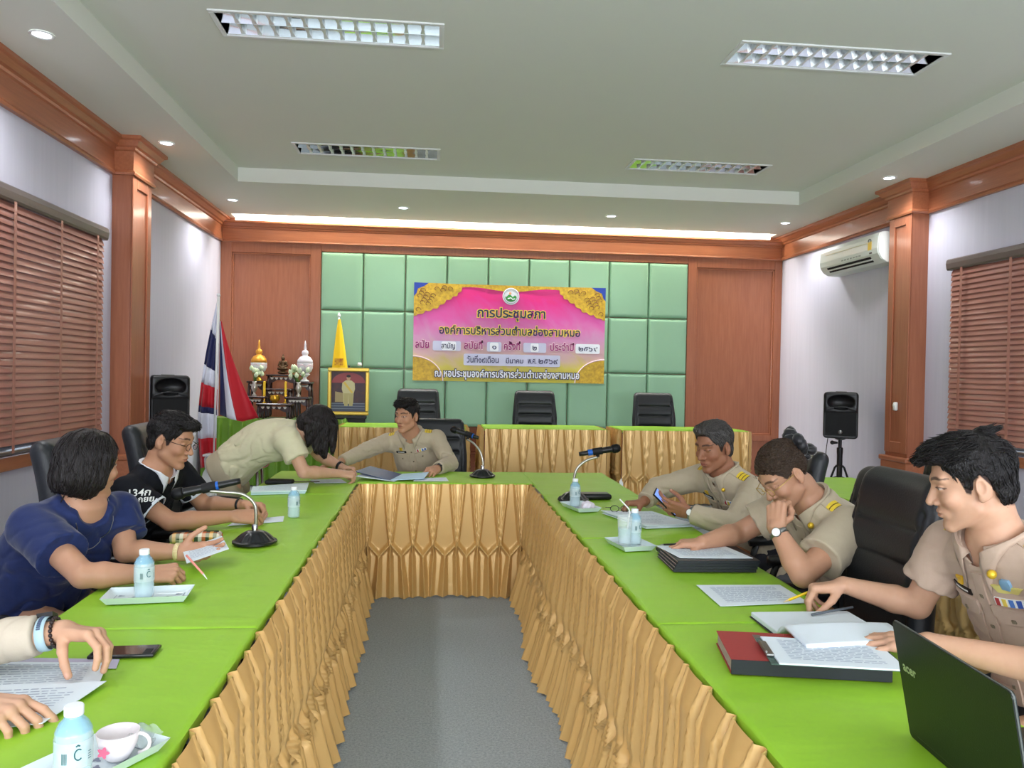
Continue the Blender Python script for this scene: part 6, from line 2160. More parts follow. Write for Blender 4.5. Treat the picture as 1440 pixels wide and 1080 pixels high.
def hair_bob(q, k):
    """chin-length straight hair, swept to one side"""
    s = k.get('hs', 1.0)
    q = q / s
    m = np.stack([np.abs(q[:, 0]), q[:, 1], q[:, 2]], 1)
    d = ell(q, (0, -0.018, 0.040), (0.090, 0.112, 0.098))
    d = smin(d, ell(q, (0, -0.040, -0.040), (0.094, 0.090, 0.100)), 0.03)
    d = smin(d, cone(m, (0.074, 0.015, 0.045), (0.080, 0.004, -0.055), 0.022, 0.016), 0.02)
    nz = k['_n1'](q * np.array([1.0, 1.0, 0.18]))
    d = d + 0.003 * nz
    face = np.interp(q[:, 1], [-0.2, 0.022, 0.030, 0.055, 0.075, 0.12], [-0.2, -0.2, -0.06, 0.035, 0.058, 0.075])
    d = smax(d, (face - q[:, 2] + 0.003 * nz) * 0.7, 0.008)
    d = smax(d, (-0.116 - 0.25 * (q[:, 1] + 0.03) - q[:, 2]), 0.012)
    return d * s


def hair_bun(q, k):
    """hair pulled back to a knot behind the crown"""
    s = k.get('hs', 1.0)
    q = q / s
    m = np.stack([np.abs(q[:, 0]), q[:, 1], q[:, 2]], 1)
    d = ell(q, (0, -0.016, 0.040), (0.083, 0.105, 0.096))
    d = smin(d, ell(q, (0, -0.105, 0.055), (0.042, 0.036, 0.042)), 0.02)
    hx, hy = k.get('hl', HL_MALE)
    hl = np.interp(q[:, 1], [-0.13, -0.09, -0.055, -0.035, -0.012, 0.008, 0.03, 0.05, 0.066, 0.1], [-0.06, -0.06, -0.05, 0.0, 0.03, 0.02, 0.012, 0.05, 0.066, 0.074])
    nz = k['_n1'](q * np.array([0.7, 0.2, 1.0]))
    d = d + 0.0026 * nz
    d = smax(d, (hl - q[:, 2]) * 0.75, 0.008)
    d = smax(d, -ell(m, (0.085, -0.012, -0.004), (0.022, 0.024, 0.034)), 0.006)
    return d * s


def strands(fn, head_fn, V, flow, n, length, rad, lift, seed, steps=7):
    """locks of hair traced over the hair surface (head-local points); V = surface vertices to start from"""
    r = np.random.default_rng(seed)
    ok = head_fn(V) > 0.004
    V = V[ok]
    if len(V) == 0:
        return np.zeros((0, 3)), np.zeros((0, 4), int)
    P = V[r.integers(0, len(V), n)].copy()
    jit = r.normal(0, 0.22, (n, 3))
    ln = length * r.uniform(0.6, 1.3, n)
    lf = lift * r.uniform(0.2, 1.4, n)
    path = [P]
    e = 0.002
    for k in range(steps):
        nx = np.stack([fn(P + np.eye(3)[i] * e) - fn(P - np.eye(3)[i] * e) for i in range(3)], 1)
        nx /= np.linalg.norm(nx, axis=1)[:, None] + 1e-9
        f = flow(P) + jit
        f = f - nx * ((f * nx).sum(1))[:, None] * 0.9
        f /= np.linalg.norm(f, axis=1)[:, None] + 1e-9
        P = P + f * (ln / steps)[:, None]
        d = fn(P)
        want = 0.0008 + lf * ((k + 1) / steps) ** 2 * np.clip((P[:, 2] + 0.01) / 0.07, 0.15, 1.0)
        P = P - nx * np.clip(d - want, -0.01, 0.01)[:, None]
        path.append(P)
    path = np.stack(path, 1)                     # n, steps+1, 3
    m = steps + 1
    T = np.gradient(path, axis=1)
    T /= np.linalg.norm(T, axis=2)[..., None] + 1e-9
    up = np.array([0.31, 0.17, 0.93])
    S = np.cross(T, up)
    S /= np.linalg.norm(S, axis=2)[..., None] + 1e-9
    W = np.cross(T, S)
    prof = np.interp(np.linspace(0, 1, m), [0, 0.15, 0.6, 1], [0.5, 1.0, 0.85, 0.12])
    R = rad * r.uniform(0.6, 1.4, n)[:, None] * prof[None]
    rings = []
    for a in (0, 1.5708, 3.1416, 4.7124):
        rings.append(path + (S * math.cos(a) + W * math.sin(a)) * R[..., None])
    G = np.stack(rings, 2).reshape(-1, 3)         # n, m, 4
    base = (np.arange(n)[:, None, None] * m + np.arange(m - 1)[None, :, None]) * 4 + np.arange(4)[None, None, :]
    nxt = (np.arange(n)[:, None, None] * m + np.arange(m - 1)[None, :, None]) * 4 + ((np.arange(4) + 1) % 4)[None, None, :]
    Q = np.stack([base, nxt, nxt + 4, base + 4], -1).reshape(-1, 4)
    return G, Q


# ---------------------------------------------------------------- hands (local: x thumb side, y along the fingers, z back of the hand)
FINGER = [((0.022, 0.004, 0.0), (0.030, 0.088, 0.003), (0.043, 0.026, 0.021), 0.0098), ((0.007, 0.002, 0.002), (0.009, 0.092, 0.005), (0.048, 0.030, 0.022), 0.0100),
          ((-0.009, 0.002, 0.001), (-0.012, 0.087, 0.003), (0.044, 0.028, 0.021), 0.0095), ((-0.023, 0.005, -0.002), (-0.031, 0.077, -0.002), (0.034, 0.021, 0.018), 0.0084)]
HANDS = {
    'rest': dict(curl=[(18, 26, 12), (20, 30, 14), (22, 32, 16), (24, 34, 16)], spread=(7, 1, -5, -12), thumb=[(0.62, 0.70, -0.30), (0.45, 0.86, -0.22), (0.30, 0.93, -0.2)]),
    'flat': dict(curl=[(6, 12, 6), (6, 12, 6), (8, 14, 6), (10, 16, 8)], spread=(9, 2, -6, -14), thumb=[(0.72, 0.64, -0.2), (0.6, 0.78, -0.1), (0.5, 0.85, -0.1)]),
    'arch': dict(curl=[(34, 42, 22), (40, 40, 20), (44, 44, 22), (46, 46, 24)], spread=(8, 1, -5, -12), thumb=[(0.55, 0.55, -0.62), (0.30, 0.55, -0.78), (0.12, 0.60, -0.78)]),
    'hold': dict(curl=[(48, 46, 22), (52, 48, 24), (54, 52, 26), (56, 54, 28)], spread=(4, 0, -3, -7), thumb=[(0.50, 0.62, -0.60), (0.16, 0.78, -0.60), (0.0, 0.86, -0.50)]),
    'pinch': dict(curl=[(52, 30, 14), (58, 40, 20), (64, 52, 24), (66, 56, 26)], spread=(3, 0, -3, -6), thumb=[(0.46, 0.66, -0.60), (0.22, 0.80, -0.55), (0.10, 0.88, -0.45)]),
    'fist': dict(curl=[(66, 80, 40), (70, 84, 42), (72, 86, 44), (74, 86, 44)], spread=(2, 0, -2, -4), thumb=[(0.42, 0.66, -0.62), (-0.1, 0.80, -0.58), (-0.55, 0.70, -0.45)]),
}


def hand_bones(pose):
    h = HANDS[pose] if isinstance(pose, str) else pose
    out = []
    for (b, kn, ln, r), cu, sp in zip(FINGER, h['curl'], h['spread']):
        p = _v(kn)
        seg = []
        a = 0.0
        sx = math.radians(sp)
        for L, c, rr in zip(ln, cu, (1.0, 0.92, 0.84)):
            a += math.radians(c)
            d = np.array([math.sin(sx) * math.cos(a), math.cos(sx) * math.cos(a), -math.sin(a)])
            e = p + d * L
            seg.append((p, e, r * rr, r * rr * 0.93))
            p = e
        out.append((b, kn, seg))
    p = np.array([0.020, 0.016, -0.008])
    th = []
    for d, L, r in zip(h['thumb'], (0.046, 0.034, 0.028), (0.0135, 0.0110, 0.0098)):
        e = p + unit(d) * L
        th.append((p, e, r, r * 0.9))
        p = e
    return out, th


def hand_sdf(q, bones):
    fs, th = bones
    d = ell(q, (0.0, 0.004, -0.001), (0.027, 0.026, 0.018))
    pal = None
    for b, kn, seg in fs:
        c = cone(q, b, kn, 0.0145, 0.0118)
        pal = c if pal is None else smin(pal, c, 0.012)
    d = smin(d, pal, 0.015)
    d = smin(d, ell(q, (0.0, 0.052, -0.007), (0.034, 0.040, 0.0125)), 0.01)
    f = None
    for b, kn, seg in fs:
        g_ = None
        for a, e, r1, r2_ in seg:
            c = cone(q, a, e, r1, r2_)
            g_ = c if g_ is None else smin(g_, c, 0.003)
        g_ = smin(g_, ell(q, kn, (0.0108, 0.0118, 0.0105)), 0.005)
        f = g_ if f is None else smin(f, g_, 0.0015)
    d = smin(d, f, 0.007)
    t = None
    for a, e, r1, r2_ in th:
        c = cone(q, a, e, r1, r2_)
        t = c if t is None else smin(t, c, 0.004)
    return smin(d, t, 0.010)


def nail_mask(q, bones):
    """on the back of every fingertip"""
    fs, th = bones
    w = np.zeros(len(q))
    for seg in [s for _, _, s in fs] + [th]:
        a, e, r1, r2_ = seg[-1]
        dv = unit(_v(e) - _v(a))
        up = np.array([0, 0, 1.0]) - dv * dv[2]
        if seg is th:
            up = np.array([0.8, -0.3, 0.6])
            up = up - dv * (up @ dv)
        up = up / (np.linalg.norm(up) + 1e-9)
        c = _v(e) + up * r2_ * 0.9
        k = q - c
        al, la, he = k @ dv, k @ np.cross(dv, up), k @ up
        w = np.maximum(w, np.clip(1.6 - np.sqrt((al / 0.0075) ** 2 + (la / 0.0062) ** 2 + (he / 0.006) ** 2) * 1.4, 0, 1))
    return w


# ---------------------------------------------------------------- whole figure
class Figure:
    """joint positions in world metres; f = facing of hips / chest, lat = direction of the person's left"""

    def __init__(s, **k):
        s.k = k
        s.sc = k.get('size', 1.0)
        s.hip, s.neck = _v(k['hip']), _v(k['neck'])
        s.hf = unit(np.append(k['hip_face'], 0.0))
        s.cf = unit(np.append(k.get('face', k['hip_face']), 0.0))
        z = np.array([0, 0, 1.0])
        s.axis = s.neck - s.hip
        s.len = np.linalg.norm(s.axis)
        s.up = s.axis / s.len
        s.hl = np.cross(z, s.hf)                      # left at the hips
        s.cl = unit(_v(k['lat'])) if 'lat' in k else np.cross(z, s.cf)
        s.cl = unit(s.cl - s.up * (s.cl @ s.up) * k.get('square', 0.7))
        s.ch = k.get('shoulder', 0.178)
        dn = k.get('drop', 0.045)
        s.SL = s.neck + s.cl * s.ch - s.up * dn + _v(k.get('sl', (0, 0, 0)))
        s.SR = s.neck - s.cl * s.ch - s.up * dn + _v(k.get('sr', (0, 0, 0)))
        l1, l2 = k.get('arm', (0.285, 0.25))
        s.WL, s.WR = _v(k['wl']), _v(k['wr'])
        s.EL = _v(k['el']) if 'el' in k else ik(s.SL, s.WL, l1, l2, k.get('hl', (0, 0, -1)))
        s.ER = _v(k['er']) if 'er' in k else ik(s.SR, s.WR, l1, l2, k.get('hr', (0, 0, -1)))
        s.head = _v(k['head'])
        s.HR = frame(k['head_f'], k.get('head_u', (0, 0, 1)))
        s.fat = k.get('fat', 1.0)
        # legs
        if k.get('stand'):
            s.hips = [s.hip - s.hl * -0.09, s.hip - s.hl * 0.09]
            s.knees = [_v(p) for p in k['knees']]
            s.ank = [_v(p) for p in k['ankles']]
        else:
            s.hips = [s.hip + s.hl * 0.095, s.hip - s.hl * 0.095]
            s.knees = [h + s.hf * 0.43 + np.array([0, 0, -0.03]) + l * 0.03 for h, l in zip(s.hips, (s.hl, -s.hl))]
            s.ank = [np.array([q[0], q[1], 0.10]) + s.hf * 0.02 for q in s.knees]
        s.hb = {}
        for side in 'lr':
            f, n = k['hand_' + side][:2]
            W = s.WL if side == 'l' else s.WR
            f = unit(f)
            n = unit(_v(n) - f * (_v(n) @ f))
            th = np.cross(f, n) if side == 'l' else np.cross(n, f)
            s.hb[side] = (W, np.stack([th, f, n], 1), hand_bones(k['hand_' + side][2]), k.get('hand_size', 1.0))
        kk = dict(k.get('headk', {}))
        kk['_n1'] = Noise(k.get('seed', 1), 190, 7)
        kk['_n2'] = Noise(k.get('seed', 1) + 5, 420, 7)
        s.hk = kk
        s.wr1 = Noise(k.get('seed', 1) + 9, 42, 5)
        s.wr2 = Noise(k.get('seed', 1) + 3, 95, 5)
        s.wr0 = Noise(k.get('seed', 1) + 2, 26, 6)

    # -- pieces
    def torso(s, p, g=0.0, cut_low=-0.10):
        v = p - s.hip
        t = np.clip(v @ s.up / s.len, -0.3, 1.15)
        a = np.interp(t, [-0.3, -0.1, 0.0, 0.25, 0.55, 0.8, 0.93, 1.0, 1.15], np.array([0.165, 0.172, 0.172, 0.152, 0.162, 0.160, 0.110, 0.066, 0.056])) * s.fat
        b = np.interp(t, [-0.3, -0.1, 0.0, 0.25, 0.55, 0.8, 0.93, 1.0, 1.15], np.array([0.11, 0.122, 0.124, 0.112, 0.116, 0.098, 0.078, 0.060, 0.054])) * s.fat * s.k.get('depth', 1.0)
        w = np.clip(t, 0, 1)[:, None]
        L = s.hl * (1 - w) + s.cl * w
        L = L - s.up * (L @ s.up)[:, None]
        L /= np.linalg.norm(L, axis=1)[:, None]
        Fd = np.cross(L, s.up)
        bend = s.k.get('bend', 0.03) * np.sin(np.clip(t, 0, 1) * PI)
        c = s.hip + (v @ s.up)[:, None] * s.up - Fd * bend[:, None]
        q = p - c
        u = (q * L).sum(1)
        y = (q * Fd).sum(1)
        belly = s.k.get('belly', 0.0) * np.exp(-((t - 0.25) / 0.25) ** 2)
        bust = s.k.get('bust', 0.0) * (np.exp(-((t - 0.66) / 0.13) ** 2)) * (0.7 + 0.3 * np.cos(np.abs(u) / 0.075 * PI - PI))
        bf = np.where(y > 0, b + belly + bust, b)
        e = np.sqrt((np.abs(u) / (a + g)) ** 2.3 + (np.abs(y) / (bf + g)) ** 2.3) ** (2 / 2.3)
        d = (e - 1) * np.minimum(a, b) * 0.85
        ax = np.maximum(cut_low * 1.0 - (v @ s.up), (v @ s.up) - s.len * 1.08)
        return smax(d, ax, 0.02)

    def shoulders(s, p, g=0.0):
        d = None
        for S in (s.SL, s.SR):
            c = cone(p, s.neck - s.up * 0.015 + (S - s.neck) * 0.15, S + (S - s.neck) * 0.02 - s.up * 0.012, 0.050 + g, 0.055 * s.k.get('delt', 1.0) + g)
            d = c if d is None else np.minimum(d, c)
        return d

    def chestjoin(s, p, g=0.0):
        d = None
        for S in (s.SL, s.SR):
            c = cone(p, S - s.up * 0.03, s.hip + (s.neck - s.hip) * 0.55 + (S - s.neck) * 0.55, 0.055 + g, 0.06 + g)
            d = c if d is None else np.minimum(d, c)
        return d

    def arm(s, p, side, g=0.0, m=1.0):
        S, E, W = (s.SL, s.EL, s.WL) if side == 'l' else (s.SR, s.ER, s.WR)
        am = s.k.get('armr', 1.0) * m
        d = cone(p, S, E, 0.050 * am + g, 0.039 * am + g)
        mid = E + (W - E) * 0.3
        d2 = smin(cone(p, E, mid, 0.038 * am + g, 0.041 * am + g), cone(p, mid, W, 0.041 * am + g, 0.0255 * am + g), 0.01)
        return d, d2

    def hand(s, p, side):
        W, R, b, sz = s.hb[side]
        return hand_sdf((p - W) @ R / sz, b) * sz

    def legs(s, p, g=0.0):
        d = None
        for h, kn, an in zip(s.hips, s.knees, s.ank):
            c = smin(cone(p, h, kn, 0.082 + g, 0.060 + g), smin(cone(p, kn, kn + (an - kn) * 0.3, 0.058 + g, 0.056 + g), cone(p, kn + (an - kn) * 0.3, an, 0.056 + g, 0.036 + g), 0.01), 0.02)
            d = c if d is None else np.minimum(d, c)
        return d

    def body(s, p):
        """the whole skin surface; far groups are skipped block by block"""
        c = p.mean(0)
        r = np.linalg.norm(p - c, axis=1).max()
        d = np.full(len(p), 0.5)
        pr = r + 0.10

        def near(pt, R):
            return np.linalg.norm(c - pt) < pr + R
        if near((s.hip + s.neck) / 2, s.len / 2 + 0.24):
            d = np.minimum(d, smin(s.torso(p, -0.004), s.shoulders(p, -0.002), 0.04))
        nb = s.head + s.HR @ np.array([0, -0.03, -0.075])
        if near((s.neck + nb) / 2, 0.2):
            d = smin(d, cone(p, s.neck - s.up * 0.03, nb, 0.062 * s.k.get('neckr', 1.0), 0.054 * s.k.get('neckr', 1.0)), 0.03)
        if near(s.head, 0.17):
            d = smin(d, head_sdf((p - s.head) @ s.HR, s.hk), 0.016)
        for side in 'lr':
            S, E, W = (s.SL, s.EL, s.WL) if side == 'l' else (s.SR, s.ER, s.WR)
            if near((S + E) / 2, np.linalg.norm(S - E) / 2 + 0.07) or near((E + W) / 2, np.linalg.norm(W - E) / 2 + 0.07):
                a, b = s.arm(p, side)
                d = smin(d, smin(a, b, 0.012), 0.02)
            if near(W + s.hb[side][1][:, 1] * 0.08, 0.14):
                d = smin(d, s.hand(p, side), 0.010)
        if near(s.hip, 0.65) or near(s.ank[0], 0.5) or near(s.ank[1], 0.5):
            d = smin(d, s.legs(p, -0.01), 0.03)
        return d

    def shirt_core(s, p):
        return s.shirt(p, False)

    def shirt(s, p, arms=True):
        c = p.mean(0)
        r = np.linalg.norm(p - c, axis=1).max() + 0.1
        d = np.full(len(p), 0.5)
        g = s.k.get('loose', 0.010)
        if np.linalg.norm(c - (s.hip + s.neck) / 2) < r + s.len / 2 + 0.28:
            d = smin(s.torso(p, g + 0.004, cut_low=s.k.get('hem', -0.10)), s.shoulders(p, g), 0.045)
            # open neck
            for nb, rad in s.k.get('neckline', []):
                d = smax(d, -(np.linalg.norm(p - _v(nb), axis=1) - rad), 0.006)
            nr = s.k.get('neck_hole')
            if nr:
                nb = s.head + s.HR @ np.array([0, -0.03, -0.075])
                d = smax(d, -cone(p, s.neck - s.up * 0.02, nb + (nb - s.neck) * 0.5, nr, nr), 0.008)
            else:
                top = s.neck + s.up * s.k.get('collar_h', 0.018)
                d = smax(d, (p - top) @ s.up, 0.008)
        sl = s.k.get('sleeve', 0.55)
        for side in ('lr' if arms else ''):
            S, E, W = (s.SL, s.EL, s.WL) if side == 'l' else (s.SR, s.ER, s.WR)
            am = s.k.get('armr', 1.0)
            if np.linalg.norm(c - E) > r + 0.45:
                continue
            gs_ = s.k.get('sleeve_g', 0.012)
            if sl <= 1:
                u = unit(E - S)
                end = S + (E - S) * sl
                a = cone(p, S, end + u * 0.03, 0.055 * am + gs_, 0.050 * am + gs_ * 1.5)
                a = smax(a, (p - end) @ u, 0.004)
            else:
                q = sl - 1
                u = unit(W - E)
                end = E + (W - E) * q
                a = smin(cone(p, S, E, 0.055 * am + gs_, 0.046 * am + gs_), smax(cone(p, E, end + u * 0.02, 0.046 * am + gs_, 0.032 * am + gs_), (p - end) @ u, 0.004), 0.012)
            d = smin(d, a, 0.022)
        amp = s.k.get('wrinkle', 0.0062)
        el = np.minimum(np.linalg.norm(p - s.EL, axis=1), np.linalg.norm(p - s.ER, axis=1))
        wst = np.exp(-(((p - s.hip) @ s.up - 0.10) / 0.12) ** 2)
        w = 0.30 + 0.9 * np.exp(-(el / 0.12) ** 2) + 0.7 * wst
        n1 = s.wr1(p)
        d = d + amp * w * (np.maximum(0, 1 - 2.2 * np.abs(n1)) * 1.3 - 0.5 + 0.18 * np.maximum(0, 1 - 2.2 * np.abs(s.wr2(p))))
        return d

    def trousers(s, p):
        d = smin(s.legs(p, 0.012), ell(p, s.hip + np.array([0, 0, -0.01]), (0.155, 0.155, 0.12)), 0.04)
        d = smin(d, s.torso(p, 0.004, cut_low=-0.12), 0.03)
        d = smax(d, (p - (s.hip + s.up * s.k.get('waist', 0.10))) @ s.up, 0.01)
        for an in s.ank:
            d = np.maximum(d, (0.075 - p[:, 2]))
        return d + 0.004 * s.wr0(p) * 0.8

    def bounds(s, pts, m):
        P = np.array(pts)
        return P.min(0) - m, P.max(0) + m


def on_surface(fn, o, u, v, dr, nu, nv, w, h, start=0.12, shape=None):
    """grid points dropped onto a surface along dr; o = centre, u/v = in-plane directions"""
    o, u, v, dr = _v(o), unit(u), _v(v), unit(dr)
    u = unit(u - dr * (u @ dr))
    v = unit(v - dr * (v @ dr) - u * (v @ u))
    P = np.array([o + u * (i / (nu - 1) - 0.5) * w * (shape(j / (nv - 1)) if shape else 1) + v * (j / (nv - 1) - 0.5) * h - dr * start for j in range(nv) for i in range(nu)])
    for _ in range(40):
        P = P + dr * np.clip(fn(P), -0.03, 0.03)[:, None] * 0.8
    return P


def patch(name, fn, o, u, v, dr, w, h, m, parent, th=0.003, nu=8, nv=8, start=0.12, shape=None, smooth=True):
    P = on_surface(fn, o, u, v, dr, nu, nv, w, h, start, shape)
    dr = unit(dr)
    top = P - dr * th
    bot = P + dr * 0.002
    n = nu * nv
    V = np.concatenate([top, bot])
    F = []
    # orient outward (against dr)
    e1, e2 = top[1] - top[0], top[nu] - top[0]
    flip = np.cross(e1, e2) @ dr > 0
    for j in range(nv - 1):
        for i in range(nu - 1):
            a = j * nu + i
            f = (a, a + 1, a + nu + 1, a + nu)
            F.append(f[::-1] if flip else f)
    ring = [i for i in range(nu)] + [(j + 1) * nu - 1 for j in range(1, nv)] + [(nv - 1) * nu + i for i in range(nu - 2, -1, -1)] + [j * nu for j in range(nv - 2, 0, -1)]
    for a, b in zip(ring, ring[1:] + ring[:1]):
        f = (b, a, a + n, b + n)
        F.append(f[::-1] if flip else f)
    return obj(name, MB().add(V, F), m, parent, smooth=smooth, angle=40)


def build(fig, name, label, shirt_mat, hair_fn=None, hair_mat=None, skin=SKIN_C, trouser_mat=M_TROUS, h=0.006, hh=0.003, hhead=0.0032, shirt_name='shirt', group=None):
    s = fig
    root = thing(name, label, 'person', (s.hip[0], s.hip[1], 0.0), group=group)
    lo, hi = s.bounds([s.hip, s.neck, s.head, s.EL, s.ER, s.WL, s.WR, *s.knees, *s.ank, *s.hips], 0.26)
    lo[2] = min(lo[2], 0.0)
    fine = [(s.head - 0.155 * s.hk.get('hs', 1), s.head + 0.155 * s.hk.get('hs', 1), hhead)]
    for side in 'lr':
        W, R, b, sz = s.hb[side]
        ts = [W + R @ _v(e) * sz for _, _, sg in b[0] for a, e, *_ in sg] + [W + R @ _v(e) * sz for a, e, *_ in b[1]] + [W]
        l2, h2 = s.bounds(ts, 0.022)
        fine.append((l2, h2, hh))
    fine = [(np.floor(a / h) * h, np.ceil(b / h) * h, r) for a, b, r in fine]

    def inside(c, bx, gr=0.0):
        return ((c > bx[0] - gr) & (c < bx[1] + gr)).all(1)
    VV, QQ, n = [], [], 0
    V, Q = polygonise(s.body, lo, hi, h, keep=lambda c: ~(inside(c, fine[0]) | inside(c, fine[1]) | inside(c, fine[2])))
    VV.append(V)
    QQ.append(Q)
    n = len(V)
    for i, bx in enumerate(fine):
        def kp(c, i=i):
            m = inside(c, fine[i], h * 0.8)
            for j in range(i + 1, len(fine)):
                m &= ~inside(c, fine[j])
            return m
        V, Q = polygonise(s.body, bx[0] - 0.02, bx[1] + 0.02, bx[2], keep=kp)
        VV.append(V)
        QQ.append(Q + n)
        n += len(V)
    V, Q = np.concatenate(VV), np.concatenate(QQ)
    C = np.repeat(np.asarray(skin)[None], len(V), 0)
    hm = np.linalg.norm(V - s.head, axis=1) < 0.19
    hd = dict(s.hk)
    C[hm] = head_tint((V[hm] - s.head) @ s.HR, np.asarray(skin), hd)
    for side in 'lr':
        W, R, b, sz = s.hb[side]
        m = np.linalg.norm(V - W, axis=1) < 0.25
        q = (V[m] - W) @ R / sz
        w = nail_mask(q, b)[:, None] * 0.6
        C[m] = C[m] * (1 - w) + np.asarray(lin((226, 176, 158)))[None] * w
    C = C * (1 + 0.05 * s.wr0(V))[:, None]
    npobj('body', V, Q, M_SKIN, root, colors=C)
    l2, h2 = s.bounds([s.hip, s.neck, s.SL, s.SR, s.EL, s.ER] + ([s.WL, s.WR] if s.k.get('sleeve', 0.5) > 1 else []), 0.24)
    V, Q = polygonise(s.shirt, l2, h2, h * 0.9)
    sh = npobj(shirt_name, V, Q, shirt_mat, root)
    l2, h2 = s.bounds([s.hip, *s.knees, *s.ank, *s.hips], 0.24)
    V, Q = polygonise(s.trousers, l2, h2, 0.009)
    npobj('trousers', V, Q, trouser_mat, root)
    for i, an in enumerate(s.ank):
        f = s.hf

        def shoe(p, an=an):
            q = np.stack([(p - an) @ s.hl, (p - an) @ f, p[:, 2]], 1)
            d = smin(ell(q, (0, 0.10, 0.035), (0.045, 0.10, 0.036)), ell(q, (0, -0.01, 0.045), (0.038, 0.05, 0.046)), 0.03)
            return np.maximum(d, 0.004 - q[:, 2])
        V, Q = polygonise(shoe, an - np.array([0.3, 0.3, 0.15]), an + np.array([0.3, 0.3, 0.05]), 0.008)
        npobj('shoe', V, Q, M_SHOE, root)
    if hair_fn:
        V, Q = polygonise(lambda p: hair_fn((p - s.head) @ s.HR, s.hk), s.head - 0.26, s.head + 0.26, hhead)
        loc = (V - s.head) @ s.HR
        fl = s.k.get('flow')
        if fl:
            G, GQ = strands(lambda q: hair_fn(q, s.hk), lambda q: head_sdf(q, s.hk), loc, fl[0], fl[1], fl[2], fl[3], fl[4], s.k.get('seed', 1))
            Q = np.concatenate([Q, GQ + len(V)])
            V = np.concatenate([V, G @ s.HR.T + s.head])
        npobj('hair', V, Q, hair_mat, root)
    return root, sh


def collar(fig, root, m, h=0.048, leaf=0.050, point=0.032, gap=15, rn=0.067):
    """folded shirt collar: stands against the neck, its leaf lies on the shoulders, open in front"""
    s = fig
    nb = s.head + s.HR @ np.array([0, -0.03, -0.075])
    up = unit(unit(nb - s.neck) * 0.75 + s.up * 0.25)
    L = unit(s.cl - up * (s.cl @ up))
    F = np.cross(L, up)
    n = 56
    U, D, fr = [], [], []
    for i in range(n):
        a = math.radians(gap + (360 - 2 * gap) * i / (n - 1))
        f = abs(i / (n - 1) - 0.5) * 2              # 1 at the front ends
        o = F * math.cos(a) + L * math.sin(a)
        k = np.clip((f - 0.72) / 0.28, 0, 1)
        U.append(s.neck + up * (h - 0.052 * f ** 2.0) + o * (rn + 0.006 * f))
        D.append(U[-1] + o * (leaf + 0.012 * f) + F * point * 0.9 * k + L * np.sign(math.sin(a)) * point * 0.75 * k + up * 0.07)
        fr.append((o, f))
    U, D = np.array(U), np.array(D)
    O = np.array([o for o, _ in fr])
    dr = -up[None] * 0.85 - O * 0.42
    dr /= np.linalg.norm(dr, axis=1)[:, None]

    def surf(P):
        return np.minimum(s.shirt(P), s.body(P) if len(P) else 0)
    for _ in range(36):
        dd = np.clip(surf(D), -0.02, 0.02)
        D = D + dr * dd[:, None] * 0.8
    D = D - dr * 0.0035
    V = []
    for i in range(n):
        o = O[i]
        p1 = U[i]
        p0 = p1 - up * 0.03 - o * 0.003
        p2 = p1 + o * 0.0065 - up * 0.001
        md = (p2 + D[i]) / 2 + o * 0.005 + up * 0.007
        V += [p0, p1, p2, p2 * 0.75 + D[i] * 0.25 + (o + up) * 0.006, md, D[i]]
    V = np.array(V).reshape(n, 6, 3)
    for j in (2, 3, 4):
        lift_dir = up[None] * 0.8 + O * 0.6
        lift_dir /= np.linalg.norm(lift_dir, axis=1)[:, None]
        for _ in range(12):
            V[:, j] += lift_dir * np.maximum(0, 0.0055 - surf(V[:, j]))[:, None] * 0.8
    V = [tuple(q) for q in V.reshape(-1, 3)]
    F_ = []
    for i in range(n - 1):
        for j in range(5):
            F_.append((i * 6 + j, (i + 1) * 6 + j, (i + 1) * 6 + j + 1, i * 6 + j + 1))
    ob = obj('collar', MB().add(V, F_), m, root, smooth=True, angle=70)
    so = ob.modifiers.new('thickness', 'SOLIDIFY')
    so.thickness = 0.003
    so.offset = 0.0
    return ob


def spectacles(fig, root, m, lens=0.021):
    s = fig
    sz = s.hk.get('hs', 1.0)
    g = MB()
    for sx in (-1, 1):
        g.tube([s.head + s.HR @ (np.array([sx * 0.034 + 0.022 * math.cos(a), 0.108 - 0.006 * abs(math.cos(a)), 0.006 + 0.017 * math.sin(a)]) * sz) for a in [2 * PI * k / 24 for k in range(24)]], 0.0014, 6, closed=True)
        g.tube([s.head + s.HR @ (np.array(q) * sz) for q in ((sx * 0.056, 0.100, 0.010), (sx * 0.072, 0.07, 0.012), (sx * 0.080, 0.0, 0.012), (sx * 0.080, -0.02, 0.0))], 0.0015, 6)
    g.tube([s.head + s.HR @ (np.array(q) * sz) for q in ((-0.013, 0.109, 0.012), (0, 0.112, 0.015), (0.013, 0.109, 0.012))], 0.0014, 6)
    o = obj('spectacles', g, m, root, smooth=True)
    for sx in (-1, 1):
        pts = [s.head + s.HR @ (np.array([sx * 0.034 + 0.021 * math.cos(a), 0.107 - 0.005 * abs(math.cos(a)), 0.006 + 0.016 * math.sin(a)]) * sz) for a in [2 * PI * k / 20 for k in range(20)]]
        obj('lens', MB().add(pts, [tuple(range(20))]), M_LENS, o)
    return o


M_LENS = mat('lens_glass', (240, 246, 250), 0.02, trans=1.0, ior=1.02, alpha=0.25)


